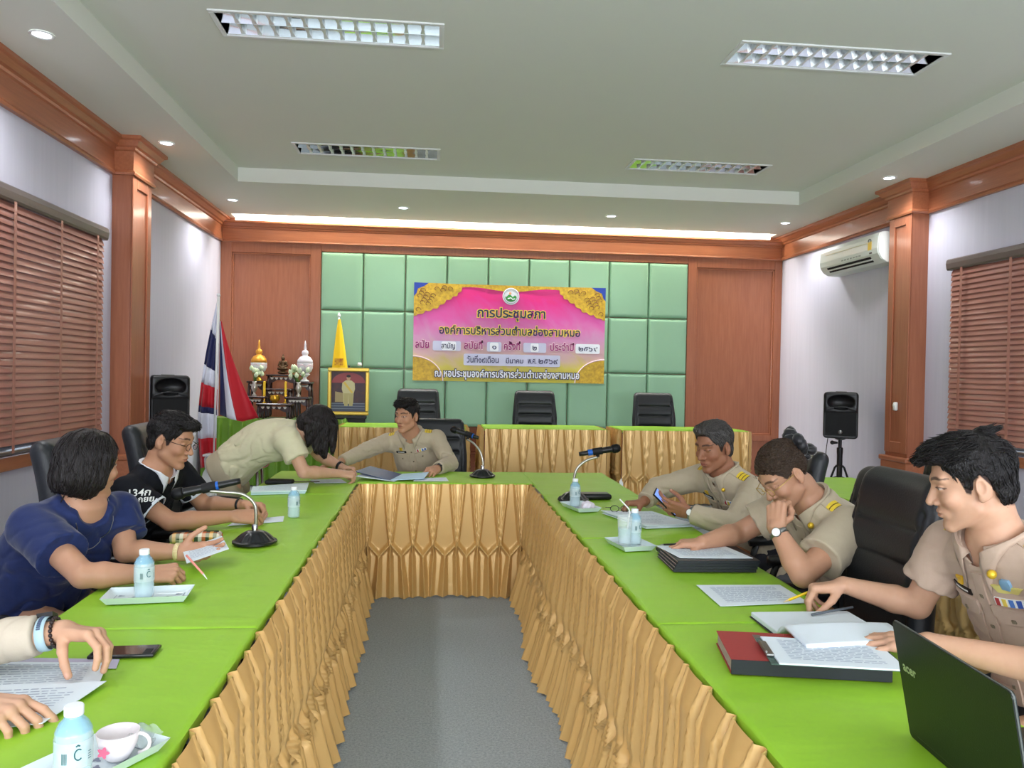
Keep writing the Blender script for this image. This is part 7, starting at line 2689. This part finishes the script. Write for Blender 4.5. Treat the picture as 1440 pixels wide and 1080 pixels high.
def wrist_ring(fig, root, side, back, rad, width, m, name, beads=0):
    """band round the forearm `back` metres behind the wrist"""
    s = fig
    E, W = (s.EL, s.WL) if side == 'l' else (s.ER, s.WR)
    u = unit(W - E)
    c = W - u * back
    R = frame(u, (0.3, 0.1, 1))
    mb = MB()
    if beads:
        for k in range(beads):
            a = 2 * PI * k / beads
            mb.ball(tuple(c + R @ np.array([rad * math.cos(a), 0, rad * math.sin(a)])), rad * PI / beads * 0.98, 8, 6)
    else:
        v = []
        n = 28
        for j, (dr_, y) in enumerate(((0.0, -0.5), (0.003, -0.42), (0.003, 0.42), (0.0, 0.5))):
            for k in range(n):
                a = 2 * PI * k / n
                v.append(c + R @ np.array([(rad + dr_) * math.cos(a), y * width, (rad + dr_) * math.sin(a)]))
        mb.add(v, [(j * n + k, j * n + (k + 1) % n, (j + 1) * n + (k + 1) % n, (j + 1) * n + k) for j in range(3) for k in range(n)])
    return obj(name, mb, m, root, smooth=True), c, R


def watch(fig, root, side, back, rad, facing, m=None, dial=None):
    o, c, R = wrist_ring(fig, root, side, back, rad, 0.018, m or M_STEEL, 'wristwatch')
    d = unit(facing)
    u = R[:, 1]
    d = unit(d - u * (d @ u))
    t = np.cross(u, d)
    mb = MB()
    n = 20
    ring = [(0.0165, 0.0), (0.0165, 0.006), (0.0145, 0.008)]
    v = [c + d * (rad + z) + (u * math.cos(a) + t * math.sin(a)) * r for r, z in ring for a in [2 * PI * k / n for k in range(n)]]
    f = [(j * n + k, j * n + (k + 1) % n, (j + 1) * n + (k + 1) % n, (j + 1) * n + k) for j in range(2) for k in range(n)]
    mb.add(v, f)
    obj('case', mb, m or M_STEEL, o, smooth=True)
    v = [c + d * (rad + 0.0075) + (u * math.cos(a) + t * math.sin(a)) * 0.0146 for a in [2 * PI * k / n for k in range(n)]]
    obj('dial', MB().add(v, [tuple(range(n))]), dial or M_WHITE, o)
    return o
# ------------------------------------------------------------------ the seven people at the tables and the pair of arms at the left edge
def uniform_bits(fig, root, sh, m, epa=True, ribbons='l', tag_side='r', collar_pin=True, pockets=True, pale=None):
    s = fig
    fn = s.shirt_core
    L = unit(s.cl - s.up * (s.cl @ s.up))
    F = np.cross(L, s.up)
    dr = -F
    if epa:
        for S, sg in ((s.SL, 1), (s.SR, -1)):
            o = s.neck + (S - s.neck) * 0.70 + s.up * 0.06
            out = unit((S - s.neck) * 1.0)
            patch('epaulette', fn, o, out, F, -s.up, 0.105, 0.048, m, root, 0.004, 8, 5)
            e = patch('epaulette_braid', fn, o + out * 0.018, out, F, -s.up, 0.062, 0.046, M_EPAU, root, 0.008, 8, 5)
            for k in range(3):
                patch('braid_stripe', fn, o + out * (0.0 + 0.018 * k), out, F, -s.up, 0.003, 0.046, M_BRAID, e, 0.0095, 3, 5)
    mid = s.hip + (s.neck - s.hip) * 0.66 + F * 0.2
    patch('placket', fn, s.hip + (s.neck - s.hip) * 0.52 + F * 0.2, L, s.up, dr, 0.034, s.len * 0.78, m, root, 0.0045, 4, 28, 0.05)
    for k in range(4):
        b = s.hip + (s.neck - s.hip) * (0.28 + 0.17 * k) + F * 0.2
        patch('button', fn, b, L, s.up, dr, 0.010, 0.010, M_BUTTON, root, 0.007, 3, 3, 0.05)
    for sg in (1, -1):
        if not pockets:
            break
        pc = s.hip + (s.neck - s.hip) * 0.60 + L * sg * 0.078 + F * 0.2
        p = patch('pocket', fn, pc, L, s.up, dr, 0.098, 0.115, m, root, 0.004, 10, 10, 0.05)
        patch('pocket_flap', fn, pc + s.up * 0.058, L, s.up, dr, 0.106, 0.046, m, p, 0.0095, 9, 6, 0.05, shape=lambda t: 0.80 + 0.20 * min(1.0, t / 0.45))
        patch('button', fn, pc + s.up * 0.046, L, s.up, dr, 0.010, 0.010, M_BUTTON, p, 0.0125, 3, 3, 0.05)
    up_ = s.hip + (s.neck - s.hip) * 0.60 + s.up * 0.098 + F * 0.2
    if ribbons:
        sg = 1 if ribbons == 'l' else -1
        rb = patch('ribbon_bar', fn, up_ + L * sg * 0.078, L, s.up, dr, 0.075, 0.022, M_WHITE, root, 0.004, 6, 3, 0.05)
        for k, c in enumerate(((170, 60, 60), (226, 200, 90), (80, 120, 190), (60, 90, 170))):
            patch('ribbon', fn, up_ + L * sg * (0.050 + 0.0185 * k), L, s.up, dr, 0.011, 0.021, mat('ribbon_%d' % k, c, 0.6), rb, 0.0052, 3, 3, 0.05)
    if tag_side:
        sg = 1 if tag_side == 'l' else -1
        nt_ = patch('name_tag', fn, up_ + L * sg * 0.080, L, s.up, dr, 0.080, 0.018, M_BLACK, root, 0.004, 6, 3, 0.05)
        patch('tag_lettering', fn, up_ + L * sg * 0.080, L, s.up, dr, 0.055, 0.005, M_WHITE, nt_, 0.0048, 5, 2, 0.05)
        patch('badge', fn, up_ + L * sg * 0.078 + s.up * 0.026, L, s.up, dr, 0.022, 0.022, M_GOLDB, root, 0.006, 4, 4, 0.05)


def pin(fig, root, a, r, z, rad, m=M_GOLDB):
    s = fig
    L = unit(s.cl - s.up * (s.cl @ s.up))
    F = np.cross(L, s.up)
    a = math.radians(a)
    p = s.neck + F * math.cos(a) * r + L * math.sin(a) * r + s.up * z
    obj('collar_pin', MB().ball(tuple(p), (rad, rad, rad), 12, 8), m, root, smooth=True)


SKIN_F = np.array(lin((188, 142, 114)))
SKIN_D = np.array(lin((152, 104, 78)))
SKIN_M = np.array(lin((186, 138, 108)))
SKIN_L = np.array(lin((202, 158, 130)))

# -- woman in navy, front left
P1 = Figure(flow=(lambda q: np.array([0.0, -0.1, -1.0])[None] + 0 * q, 420, 0.09, 0.0022, 0.003), hip=(-1.50, 3.12, 0.56), neck=(-1.235, 2.955, 0.975), hip_face=(0.92, -0.35), face=(0.85, -0.53), head=(-1.225, 2.965, 1.118), head_f=(0.60, 0.80, -0.10), head_u=(0.12, 0.06, 1),
            wl=(-0.925, 3.015, 0.795), wr=(-0.935, 2.715, 0.79), el=(-1.12, 3.03, 0.795), er=(-1.105, 2.64, 0.805), shoulder=0.165, drop=0.062, delt=0.9, fat=1.06, belly=0.03, bust=0.05, bend=0.035, armr=1.02,
            hand_l=((0.95, 0.02, 0.02), (-0.05, 0.8, -0.55), dict(HANDS['rest'], curl=[(16, 18, 10), (18, 20, 10), (20, 22, 12), (24, 24, 12)], spread=(2, 0, -2, -5), thumb=[(0.75, 0.55, -0.30), (0.55, 0.80, -0.2), (0.42, 0.88, -0.2)])), hand_r=((0.95, 0.25, -0.02), (0.1, -0.45, 0.85), 'pinch'), hand_size=0.94, sleeve=0.62, sleeve_g=0.022, loose=0.014, hem=-0.12, seed=11,
            neckline=[((-1.160, 2.905, 0.978), 0.072)], collar_h=0.026, headk=dict(hs=0.97, jaw=0.98, eye=0.8, nose=0.9, scalp=([-0.2, 0.022, 0.03, 0.055, 0.075, 0.12], [-0.2, -0.2, -0.06, 0.035, 0.058, 0.075])))
r1, s1 = build(P1, 'person', 'woman with a black bob in a navy blouse, reading a paper at the left tables', M_NAVYB, hair_bob, M_HAIRV, SKIN_F, h=0.006, hh=0.0026, shirt_name='blouse')
wrist_ring(P1, r1, 'l', 0.005, 0.030, 0.018, mat('cream_band', (222, 206, 160), 0.6, noise=0.6, nscale=200, rgb2=(190, 160, 100)), 'bracelet')
F1 = np.cross(unit(P1.cl - P1.up * (P1.cl @ P1.up)), P1.up)
L1 = np.cross(P1.up, F1)
nk = []
for k in range(33):
    a = -1.25 + 2.5 * k / 32
    nk.append(P1.neck + L1 * 0.075 * math.sin(a) * 1.05 + P1.up * (0.03 - 0.135 * math.cos(a) ** 1.5 if abs(a) < 1.25 else 0.03) + F1 * 0.16)
nk = np.array(nk)
for _ in range(40):
    nk = nk - F1[None] * np.clip(np.minimum(P1.body(nk), P1.shirt(nk)), -0.03, 0.03)[:, None] * 0.8
obj('necklace', MB().tube([p + F1 * 0.002 for p in nk], 0.0014, 5), M_STEEL, r1)

# -- man in black polo
P2 = Figure(neck_hole=0.082, flow=(lambda q: np.stack([0.25 + 0 * q[:, 0], np.where(q[:, 2] > 0.075, 0.9, -0.2), np.where(q[:, 2] > 0.075, 0.0, -1.0)], 1), 420, 0.035, 0.0022, 0.006), hip=(-1.38, 3.87, 0.56), neck=(-1.262, 3.76, 1.0), hip_face=(1, -0.1), face=(0.95, -0.25), head=(-1.192, 3.75, 1.142), head_f=(0.93, -0.16, -0.30), wl=(-0.90, 3.93, 0.815), wr=(-0.895, 3.72, 0.80),
            er=(-1.135, 3.575, 0.80), el=(-1.12, 4.02, 0.80), shoulder=0.185, drop=0.055, hand_l=((0.93, -0.2, -0.1), (0.1, 0.5, 0.8), 'hold'), hand_r=((0.95, 0.15, -0.05), (0.05, -0.55, 0.8), 'pinch'),
            sleeve=0.60, sleeve_g=0.016, seed=21, bend=0.05, headk=dict(eye=0.35, scalp=HL_MALE, fringe=1, hair_thick=0.9))
r2, s2 = build(P2, 'person', 'man in a black polo shirt with white collar and glasses, at the left tables', M_POLO, hair_short, M_HAIR, SKIN_M, h=0.006, hh=0.003, shirt_name='polo_shirt')
collar(P2, r2, mat('white_collar_cloth', (232, 234, 240), 0.7), h=0.036, leaf=0.040, point=0.024)
spectacles(P2, r2, M_GLASS)
wrist_ring(P2, r2, 'l', 0.03, 0.031, 0.012, M_BLACK, 'bracelet')
for side, S, E in (('l', P2.SL, P2.EL), ('r', P2.SR, P2.ER)):
    u = unit(E - S)
    c = S + (E - S) * 0.575
    R = frame(u, (0.2, 0.1, 1))
    v = []
    for y, rr in ((-0.014, 0.068), (-0.013, 0.0705), (0.012, 0.0715), (0.013, 0.067)):
        v += [c + R @ np.array([rr * math.cos(a), y, rr * math.sin(a)]) for a in [2 * PI * k / 32 for k in range(32)]]
    obj('sleeve_band', MB().add(v, [(j * 32 + k, j * 32 + (k + 1) % 32, (j + 1) * 32 + (k + 1) % 32, (j + 1) * 32 + k) for j in range(3) for k in range(32)]), mat('white_band_cloth', (226, 232, 240), 0.7), r2, smooth=True)


def lettering_on(fig, root, body, size, o, u, v, dr, m, name='sleeve_lettering', bold=0.0008):
    vs, fs = text_mesh(body, size, bold)
    if not vs:
        return
    cx = (max(p[0] for p in vs) + min(p[0] for p in vs)) / 2
    u, v, dr = unit(u), _v(v), unit(dr)
    u = unit(u - dr * (u @ dr))
    v = unit(v - dr * (v @ dr) - u * (v @ u))
    P = np.array([_v(o) + u * (p[0] - cx) + v * p[1] - dr * 0.10 for p in vs])
    for _ in range(40):
        P = P + dr * np.clip(fig.shirt(P), -0.03, 0.03)[:, None] * 0.8
    obj(name, MB().add(P - dr * 0.004, fs), m, root)


au = unit(P2.ER - P2.SR)
nd = unit(np.array([0.25, -1, 0.1]) - au * (np.array([0.25, -1, 0.1]) @ au))
lettering_on(P2, r2, '134ก', 0.044, P2.SR + (P2.ER - P2.SR) * 0.16 + np.array([0.046, -0.05, 0.01]), (0.93, 0.1, 0.08), -au, -nd, M_WHITE)
lettering_on(P2, r2, 'กยย.', 0.036, P2.SR + (P2.ER - P2.SR) * 0.35 + np.array([0.044, -0.05, 0.01]), (0.93, 0.1, 0.08), -au, -nd, M_WHITE)
side_n = unit(np.array([-0.15, 1, 0]))
for o, a in (((-1.40, 3.6, 0.80), 0.16), ((-1.34, 3.6, 0.70), 0.12)):
    patch('white_piping', P2.shirt_core, o, (1, 0, 0), (0.12, 0, 1), (0, 1, 0), 0.006, a * 1.6, M_WHITE, r2, 0.003, 3, 16, 0.15)

# -- woman leaning over the corner
P3 = Figure(flow=(lambda q: (P3.HR.T @ np.array([0.05, 0, -1.0]))[None] + 0 * q, 420, 0.10, 0.0026, 0.004), hip=(-1.27, 5.22, 0.86), neck=(-0.845, 5.20, 1.07), hip_face=(1, -0.05), face=(1, -0.05), head=(-0.742, 5.19, 1.125), head_f=(0.62, 0.12, -0.78), head_u=(0.78, 0.0, 0.62), stand=True,
            knees=((-1.28, 5.31, 0.49), (-1.25, 5.12, 0.49)), ankles=((-1.32, 5.32, 0.09), (-1.27, 5.10, 0.09)), wr=(-0.585, 5.14, 0.815), wl=(-0.60, 5.36, 0.83), er=(-0.79, 4.98, 0.845), el=(-0.76, 5.44, 0.90),
            shoulder=0.165, drop=0.05, hand_r=((0.90, 0.38, -0.12), (0.15, -0.35, 0.9), 'pinch'), hand_l=((0.92, -0.25, -0.15), (0.1, 0.35, 0.9), 'hold'), hand_size=0.92, sleeve=0.62, sleeve_g=0.02, loose=0.020, hem=-0.02,
            bend=0.05, bust=0.03, seed=31, collar_h=0.006, waist=0.0, headk=dict(hs=0.95, eye=0.2, scalp=([-0.2, 0.022, 0.03, 0.055, 0.075, 0.12], [-0.2, -0.2, -0.06, 0.035, 0.058, 0.075])))


def hair_hang(q, k):
    s = k.get('hs', 1.0)
    p = q / s
    m = np.stack([np.abs(p[:, 0]), p[:, 1], p[:, 2]], 1)
    nz = k['_n1'](p * np.array([1.0, 0.7, 0.3]))
    d = ell(p, (0, -0.016, 0.040), (0.088, 0.110, 0.096))
    face = np.interp(p[:, 1], [-0.2, 0.02, 0.03, 0.055, 0.075, 0.12], [-0.2, -0.2, -0.06, 0.035, 0.058, 0.075])
    d = smax(d, (face - p[:, 2]) * 0.7, 0.01)
    # curtains of hair falling straight down (towards -z of the room) on both sides and from the nape
    g = P3.HR.T @ np.array([0.05, 0.0, -1.0])
    for c, l, r0, r1 in (((0.070, 0.02, 0.04), 0.20, 0.040, 0.020), ((0.078, -0.02, 0.01), 0.18, 0.038, 0.020), ((0.072, -0.06, -0.02), 0.14, 0.036, 0.020), ((0.040, 0.06, 0.08), 0.17, 0.036, 0.016), ((0.03, -0.085, -0.02), 0.10, 0.036, 0.02), ((0.045, -0.09, -0.055), 0.05, 0.034, 0.024)):
        for sx in (1, -1):
            a = np.array([c[0] * sx, c[1], c[2]])
            d = smin(d, cone(p, a, a + g * l, r0, r1), 0.025)
    d = d + 0.0035 * nz
    return d * s


r3, s3 = build(P3, 'person', 'woman in a pale khaki top leaning over the left table to hand over a folder', M_CREAM, hair_hang, M_HAIRV, SKIN_L, trouser_mat=mat('khaki_trousers', (176, 164, 138), 0.8, noise=0.15, nscale=60, rgb2=(160, 148, 122)), h=0.007, hh=0.0035, hhead=0.0035, shirt_name='blouse')
wrist_ring(P3, r3, 'l', 0.02, 0.030, 0.02, M_BLACK, 'bracelet')

# -- man at the cross table
P4 = Figure(neck_hole=0.082, flow=(lambda q: np.stack([0.35 + 0 * q[:, 0], np.where(q[:, 2] > 0.075, 0.9, -0.2), np.where(q[:, 2] > 0.075, 0.1, -1.0)], 1), 260, 0.04, 0.0026, 0.009), hip=(-0.06, 6.27, 0.56), neck=(-0.165, 6.07, 1.0), hip_face=(0, -1), face=(-0.15, -1), head=(-0.192, 6.0, 1.142), head_f=(-0.58, -0.80, -0.12), wr=(-0.655, 5.72, 0.82), wl=(0.035, 5.60, 0.795), er=(-0.50, 5.96, 0.88), el=(0.135, 5.86, 0.80),
            shoulder=0.19, drop=0.05, hand_r=((-0.95, -0.2, -0.15), (0, -0.2, 1), 'rest'), hand_l=((-0.45, -0.85, -0.1), (0.35, -0.25, 0.9), 'hold'), sleeve=1.9, sleeve_g=0.013, seed=41, bend=0.04,
            headk=dict(eye=0.75, scalp=HL_MALE, fringe=1, hair_thick=1.2))
r4, s4 = build(P4, 'person', 'man in a khaki uniform shirt seated behind the cross table, reaching for a folder', M_KHAKI, hair_short, M_HAIR, SKIN_M, h=0.007, hh=0.0035, shirt_name='uniform_shirt')
collar(P4, r4, M_KHAKI)
uniform_bits(P4, r4, s4, M_KHAKI)
watch(P4, r4, 'l', 0.02, 0.031, (0.4, -0.5, 0.8), M_BLACK, M_BLACK)

# -- man with the phone
P5 = Figure(neck_hole=0.082, flow=(lambda q: np.stack([0.5 * np.sign(q[:, 0] + 0.02), -0.7 + 0 * q[:, 0], np.where(q[:, 2] > 0.095, -0.1, -0.9)], 1), 420, 0.06, 0.0022, 0.004), hip=(1.71, 4.02, 0.56), neck=(1.485, 3.885, 0.985), hip_face=(-1, -0.15), face=(-0.93, -0.36), head=(1.425, 3.87, 1.125), head_f=(-0.86, -0.42, -0.26), wr=(1.135, 4.12, 0.805), wl=(1.225, 3.665, 0.83), er=(1.235, 4.22, 0.86), el=(1.40, 3.52, 0.79),
            shoulder=0.188, drop=0.055, hand_r=((-0.98, 0.0, -0.1), (0.0, 0.1, 1), 'hold'), hand_l=((-0.85, 0.1, 0.22), (-0.35, -0.75, -0.35), dict(HANDS['hold'], curl=[(22, 34, 18), (28, 36, 20), (34, 38, 20), (40, 40, 22)])), sleeve=1.88, sleeve_g=0.015, loose=0.014, belly=0.03, seed=51, bend=0.05,
            headk=dict(eye=0.35, hair_thick=1.1, nose=1.1, scalp=HL_MALE, hl=([-0.13, -0.09, -0.055, -0.040, -0.012, 0.004, 0.016, 0.026, 0.036, 0.050, 0.066, 0.1], [-0.105, -0.10, -0.085, -0.05, 0.018, 0.006, -0.03, -0.02, 0.032, 0.066, 0.084, 0.092])))
r5, s5 = build(P5, 'person', 'man with greying hair in a khaki uniform shirt looking at a phone', M_KHAKI, hair_short, M_HAIRG, SKIN_D, h=0.006, hh=0.003, shirt_name='uniform_shirt')
collar(P5, r5, M_KHAKI)
uniform_bits(P5, r5, s5, M_KHAKI)
pin(P5, r5, 38, 0.112, -0.018, 0.010)
watch(P5, r5, 'l', 0.022, 0.032, (-0.2, -1, 0.2))
wr_, R_h, b_, sz_ = P5.hb['l']
fs = b_[0][2][2]
q0, q1 = _v(fs[0][0]), _v(fs[0][1])
mid_ = (q0 + q1) / 2
dv_ = unit(q1 - q0)
f1 = unit(np.cross(dv_, (0, 0, 1)))
f2 = np.cross(f1, dv_)
obj('ring', MB().tube([wr_ + R_h @ (mid_ + f1 * 0.0098 * math.cos(a) + f2 * 0.0098 * math.sin(a)) for a in [2 * PI * k / 20 for k in range(20)]], 0.0016, 6, closed=True), M_STEEL, r5, smooth=True)

# -- woman with the hair tie
P6 = Figure(neck_hole=0.082, flow=(lambda q: np.array([0.0, -0.11, 0.06])[None] - q, 420, 0.08, 0.0020, 0.002), hip=(1.69, 2.98, 0.56), neck=(1.462, 2.885, 1.0), hip_face=(-1, -0.05), face=(-0.98, -0.17), head=(1.335, 2.875, 1.112), head_f=(-0.74, -0.16, -0.64), head_u=(-0.62, -0.05, 0.78), wr=(1.075, 3.02, 0.825), wl=(1.228, 2.70, 0.945), er=(1.27, 3.13, 0.84), el=(1.285, 2.60, 0.80),
            shoulder=0.175, drop=0.055, fat=1.05, belly=0.03, bust=0.05, armr=1.08, hand_r=((-0.96, 0.25, -0.12), (0.0, -0.1, 1), 'rest'), hand_l=((0.15, 0.25, 0.95), (-0.75, -0.6, 0.15), 'fist'), hand_size=0.93, sleeve=0.66, sleeve_g=0.02, loose=0.014, seed=61, bend=0.06,
            headk=dict(hs=0.98, eye=0.2, lip=lin((160, 70, 70)), scalp=([-0.13, -0.09, -0.055, -0.035, -0.012, 0.008, 0.03, 0.05, 0.066, 0.1], [-0.06, -0.06, -0.05, 0.0, 0.03, 0.02, 0.012, 0.05, 0.066, 0.074])))
r6, s6 = build(P6, 'person', 'woman in a khaki uniform with a black hair tie, resting her face on her fist', M_KHAKI, hair_bun, M_HAIRB, SKIN_F, h=0.006, hh=0.0026, shirt_name='uniform_shirt')
collar(P6, r6, M_KHAKI)
uniform_bits(P6, r6, s6, M_KHAKI, pockets=False, tag_side=None)
spectacles(P6, r6, M_GRIM)
pin(P6, r6, 40, 0.115, -0.02, 0.012)
watch(P6, r6, 'l', 0.022, 0.031, (-0.5, -0.9, 0.0))
obj('hair_tie', (lambda mb: [mb.tube([P6.head + P6.HR @ (np.array([0.0, -0.100, 0.040]) + 0.042 * (1 + 0.3 * math.sin(5 * a + j)) * np.array([1.25 * math.cos(a), 0.45 * math.sin(2 * a + j), math.sin(a)]) + np.array([0, -0.012 * j, 0.004 * j])) for a in [2 * PI * k / 36 for k in range(36)]],
     [0.015 + 0.008 * math.sin(7 * k + 2 * j) for k in range(36)], 8, closed=True) for j in range(3)] and mb)(MB()), mat('black_satin', (16, 15, 20), 0.45, sheen=0.3), r6, smooth=True)

# -- man behind the laptop
P7 = Figure(neck_hole=0.082, flow=(lambda q: np.stack([-0.15 + 0 * q[:, 0], np.where(q[:, 2] > 0.07, np.where(q[:, 1] > -0.045, 0.95, -0.8), -0.25), np.where(q[:, 2] > 0.07, 0.05, -1.0)], 1), 620, 0.045, 0.0019, 0.008), hip=(1.73, 1.97, 0.58), neck=(1.502, 1.955, 1.055), hip_face=(-1, -0.05), face=(-1, -0.12), head=(1.432, 1.965, 1.208), head_f=(-0.86, 0.40, -0.27), head_u=(-0.1, 0.0, 1), wr=(1.285, 2.33, 0.84), wl=(1.245, 1.845, 0.825), er=(1.45, 2.21, 0.81), el=(1.47, 1.62, 0.82),
            shoulder=0.188, drop=0.052, hand_r=((-0.93, 0.35, -0.22), (-0.1, 0.15, 1), 'pinch'), hand_l=((-0.75, 0.6, -0.15), (0.1, -0.2, 1), 'flat'), sleeve=0.62, sleeve_g=0.018, loose=0.012, seed=71, bend=0.03, neckr=1.05, neckline=[((1.425, 1.945, 1.035), 0.034)],
            headk=dict(eye=0.7, hair_thick=1.15, fringe=1, scalp=HL_MALE, tufts=[((0.0, 0.06, 0.10), (0.02, 0.112, 0.088), 0.022, 0.008), ((-0.02, 0.07, 0.10), (-0.03, 0.112, 0.086), 0.02, 0.008), ((0.0, -0.06, 0.125), (0.01, -0.10, 0.128), 0.018, 0.004), ((0.03, -0.05, 0.12), (0.035, -0.09, 0.126), 0.016, 0.004)]))
r7, s7 = build(P7, 'person', 'young man in a rosy khaki uniform behind the laptop, holding a yellow pencil', M_KHAKIP, hair_short, M_HAIR, SKIN_L, h=0.005, hh=0.0022, hhead=0.0026, shirt_name='uniform_shirt')
collar(P7, r7, M_KHAKIP, h=0.040, leaf=0.052, point=0.036)
uniform_bits(P7, r7, s7, M_KHAKIP)
pin(P7, r7, 34, 0.118, -0.03, 0.012)
L7 = unit(P7.cl - P7.up * (P7.cl @ P7.up))
F7 = np.cross(L7, P7.up)
wc = P7.hip + (P7.neck - P7.hip) * 0.60 + P7.up * 0.135 + L7 * 0.085 + F7 * 0.2
wb = patch('wings_badge', P7.shirt_core, wc, L7, P7.up, -F7, 0.085, 0.018, mat('badge_pale_gold', (226, 214, 130), 0.35, metal=0.3), r7, 0.006, 8, 3, 0.05, shape=lambda t: 0.6 + 0.4 * t)
patch('badge_disc', P7.shirt_core, wc + P7.up * 0.014, L7, P7.up, -F7, 0.03, 0.028, mat('badge_blue', (140, 180, 214), 0.35, metal=0.3), wb, 0.008, 5, 5, 0.05, shape=lambda t: 1.0 - 0.3 * abs(2 * t - 1) ** 2)

# -- arms at the left edge
P8 = Figure(neck_hole=0.082, hip=(-1.60, 1.80, 0.56), neck=(-1.46, 1.79, 1.05), hip_face=(1, 0), face=(1, 0), head=(-1.40, 1.79, 1.20), head_f=(0.95, 0.05, -0.25), wl=(-0.862, 1.955, 0.848), wr=(-0.905, 1.66, 0.80), el=(-1.10, 1.94, 0.812), er=(-1.17, 1.60, 0.82),
            shoulder=0.18, hand_l=((0.95, -0.28, -0.02), (0.12, 0.15, 1), 'arch'), hand_r=((0.97, -0.12, -0.12), (0.05, -0.1, 1), dict(HANDS['rest'], curl=[(20, 22, 10), (34, 34, 16), (36, 40, 20), (38, 40, 22)])), sleeve=1.77, sleeve_g=0.014, seed=81, hand_size=0.98,
            headk=dict(scalp=HL_MALE))
r8, s8 = build(P8, 'person', 'person at the left edge in a beige long-sleeved shirt, hands on white papers', mat('beige_cloth', (196, 184, 166), 0.75, noise=0.12, nscale=60, rgb2=(180, 168, 150), bump=0.08, bscale=240), hair_short, M_HAIR, SKIN_L, h=0.007, hh=0.002, hhead=0.004)
wt, c8, R8 = wrist_ring(P8, r8, 'l', 0.040, 0.037, 0.022, mat('watch_strap_blue', (168, 196, 206), 0.5), 'watch_strap')
mk = MB()
for k in range(9):
    a = 0.5 + 0.13 * k
    mk.obox(c8 + R8 @ np.array([0.041 * math.cos(a), 0.0, 0.041 * math.sin(a)]), R8 @ np.array([0.0012 * math.cos(a), 0, 0.0012 * math.sin(a)]), R8 @ np.array([0, 0.004, 0]), R8 @ np.array([-0.0016 * math.sin(a), 0, 0.0016 * math.cos(a)]))
obj('strap_holes', mk, mat('strap_grey', (70, 84, 110), 0.5), wt)
obj('watch_case', MB().obox(c8 + R8 @ np.array([-0.02, 0, 0.038]), R8 @ np.array([0.014, 0, 0.006]), R8 @ np.array([0, 0.018, 0]), R8 @ np.array([-0.002, 0, 0.005])), M_BLACK, wt)
wrist_ring(P8, r8, 'l', 0.016, 0.033, 0.012, mat('dark_beads', (40, 26, 24), 0.35), 'bead_bracelet', beads=20)
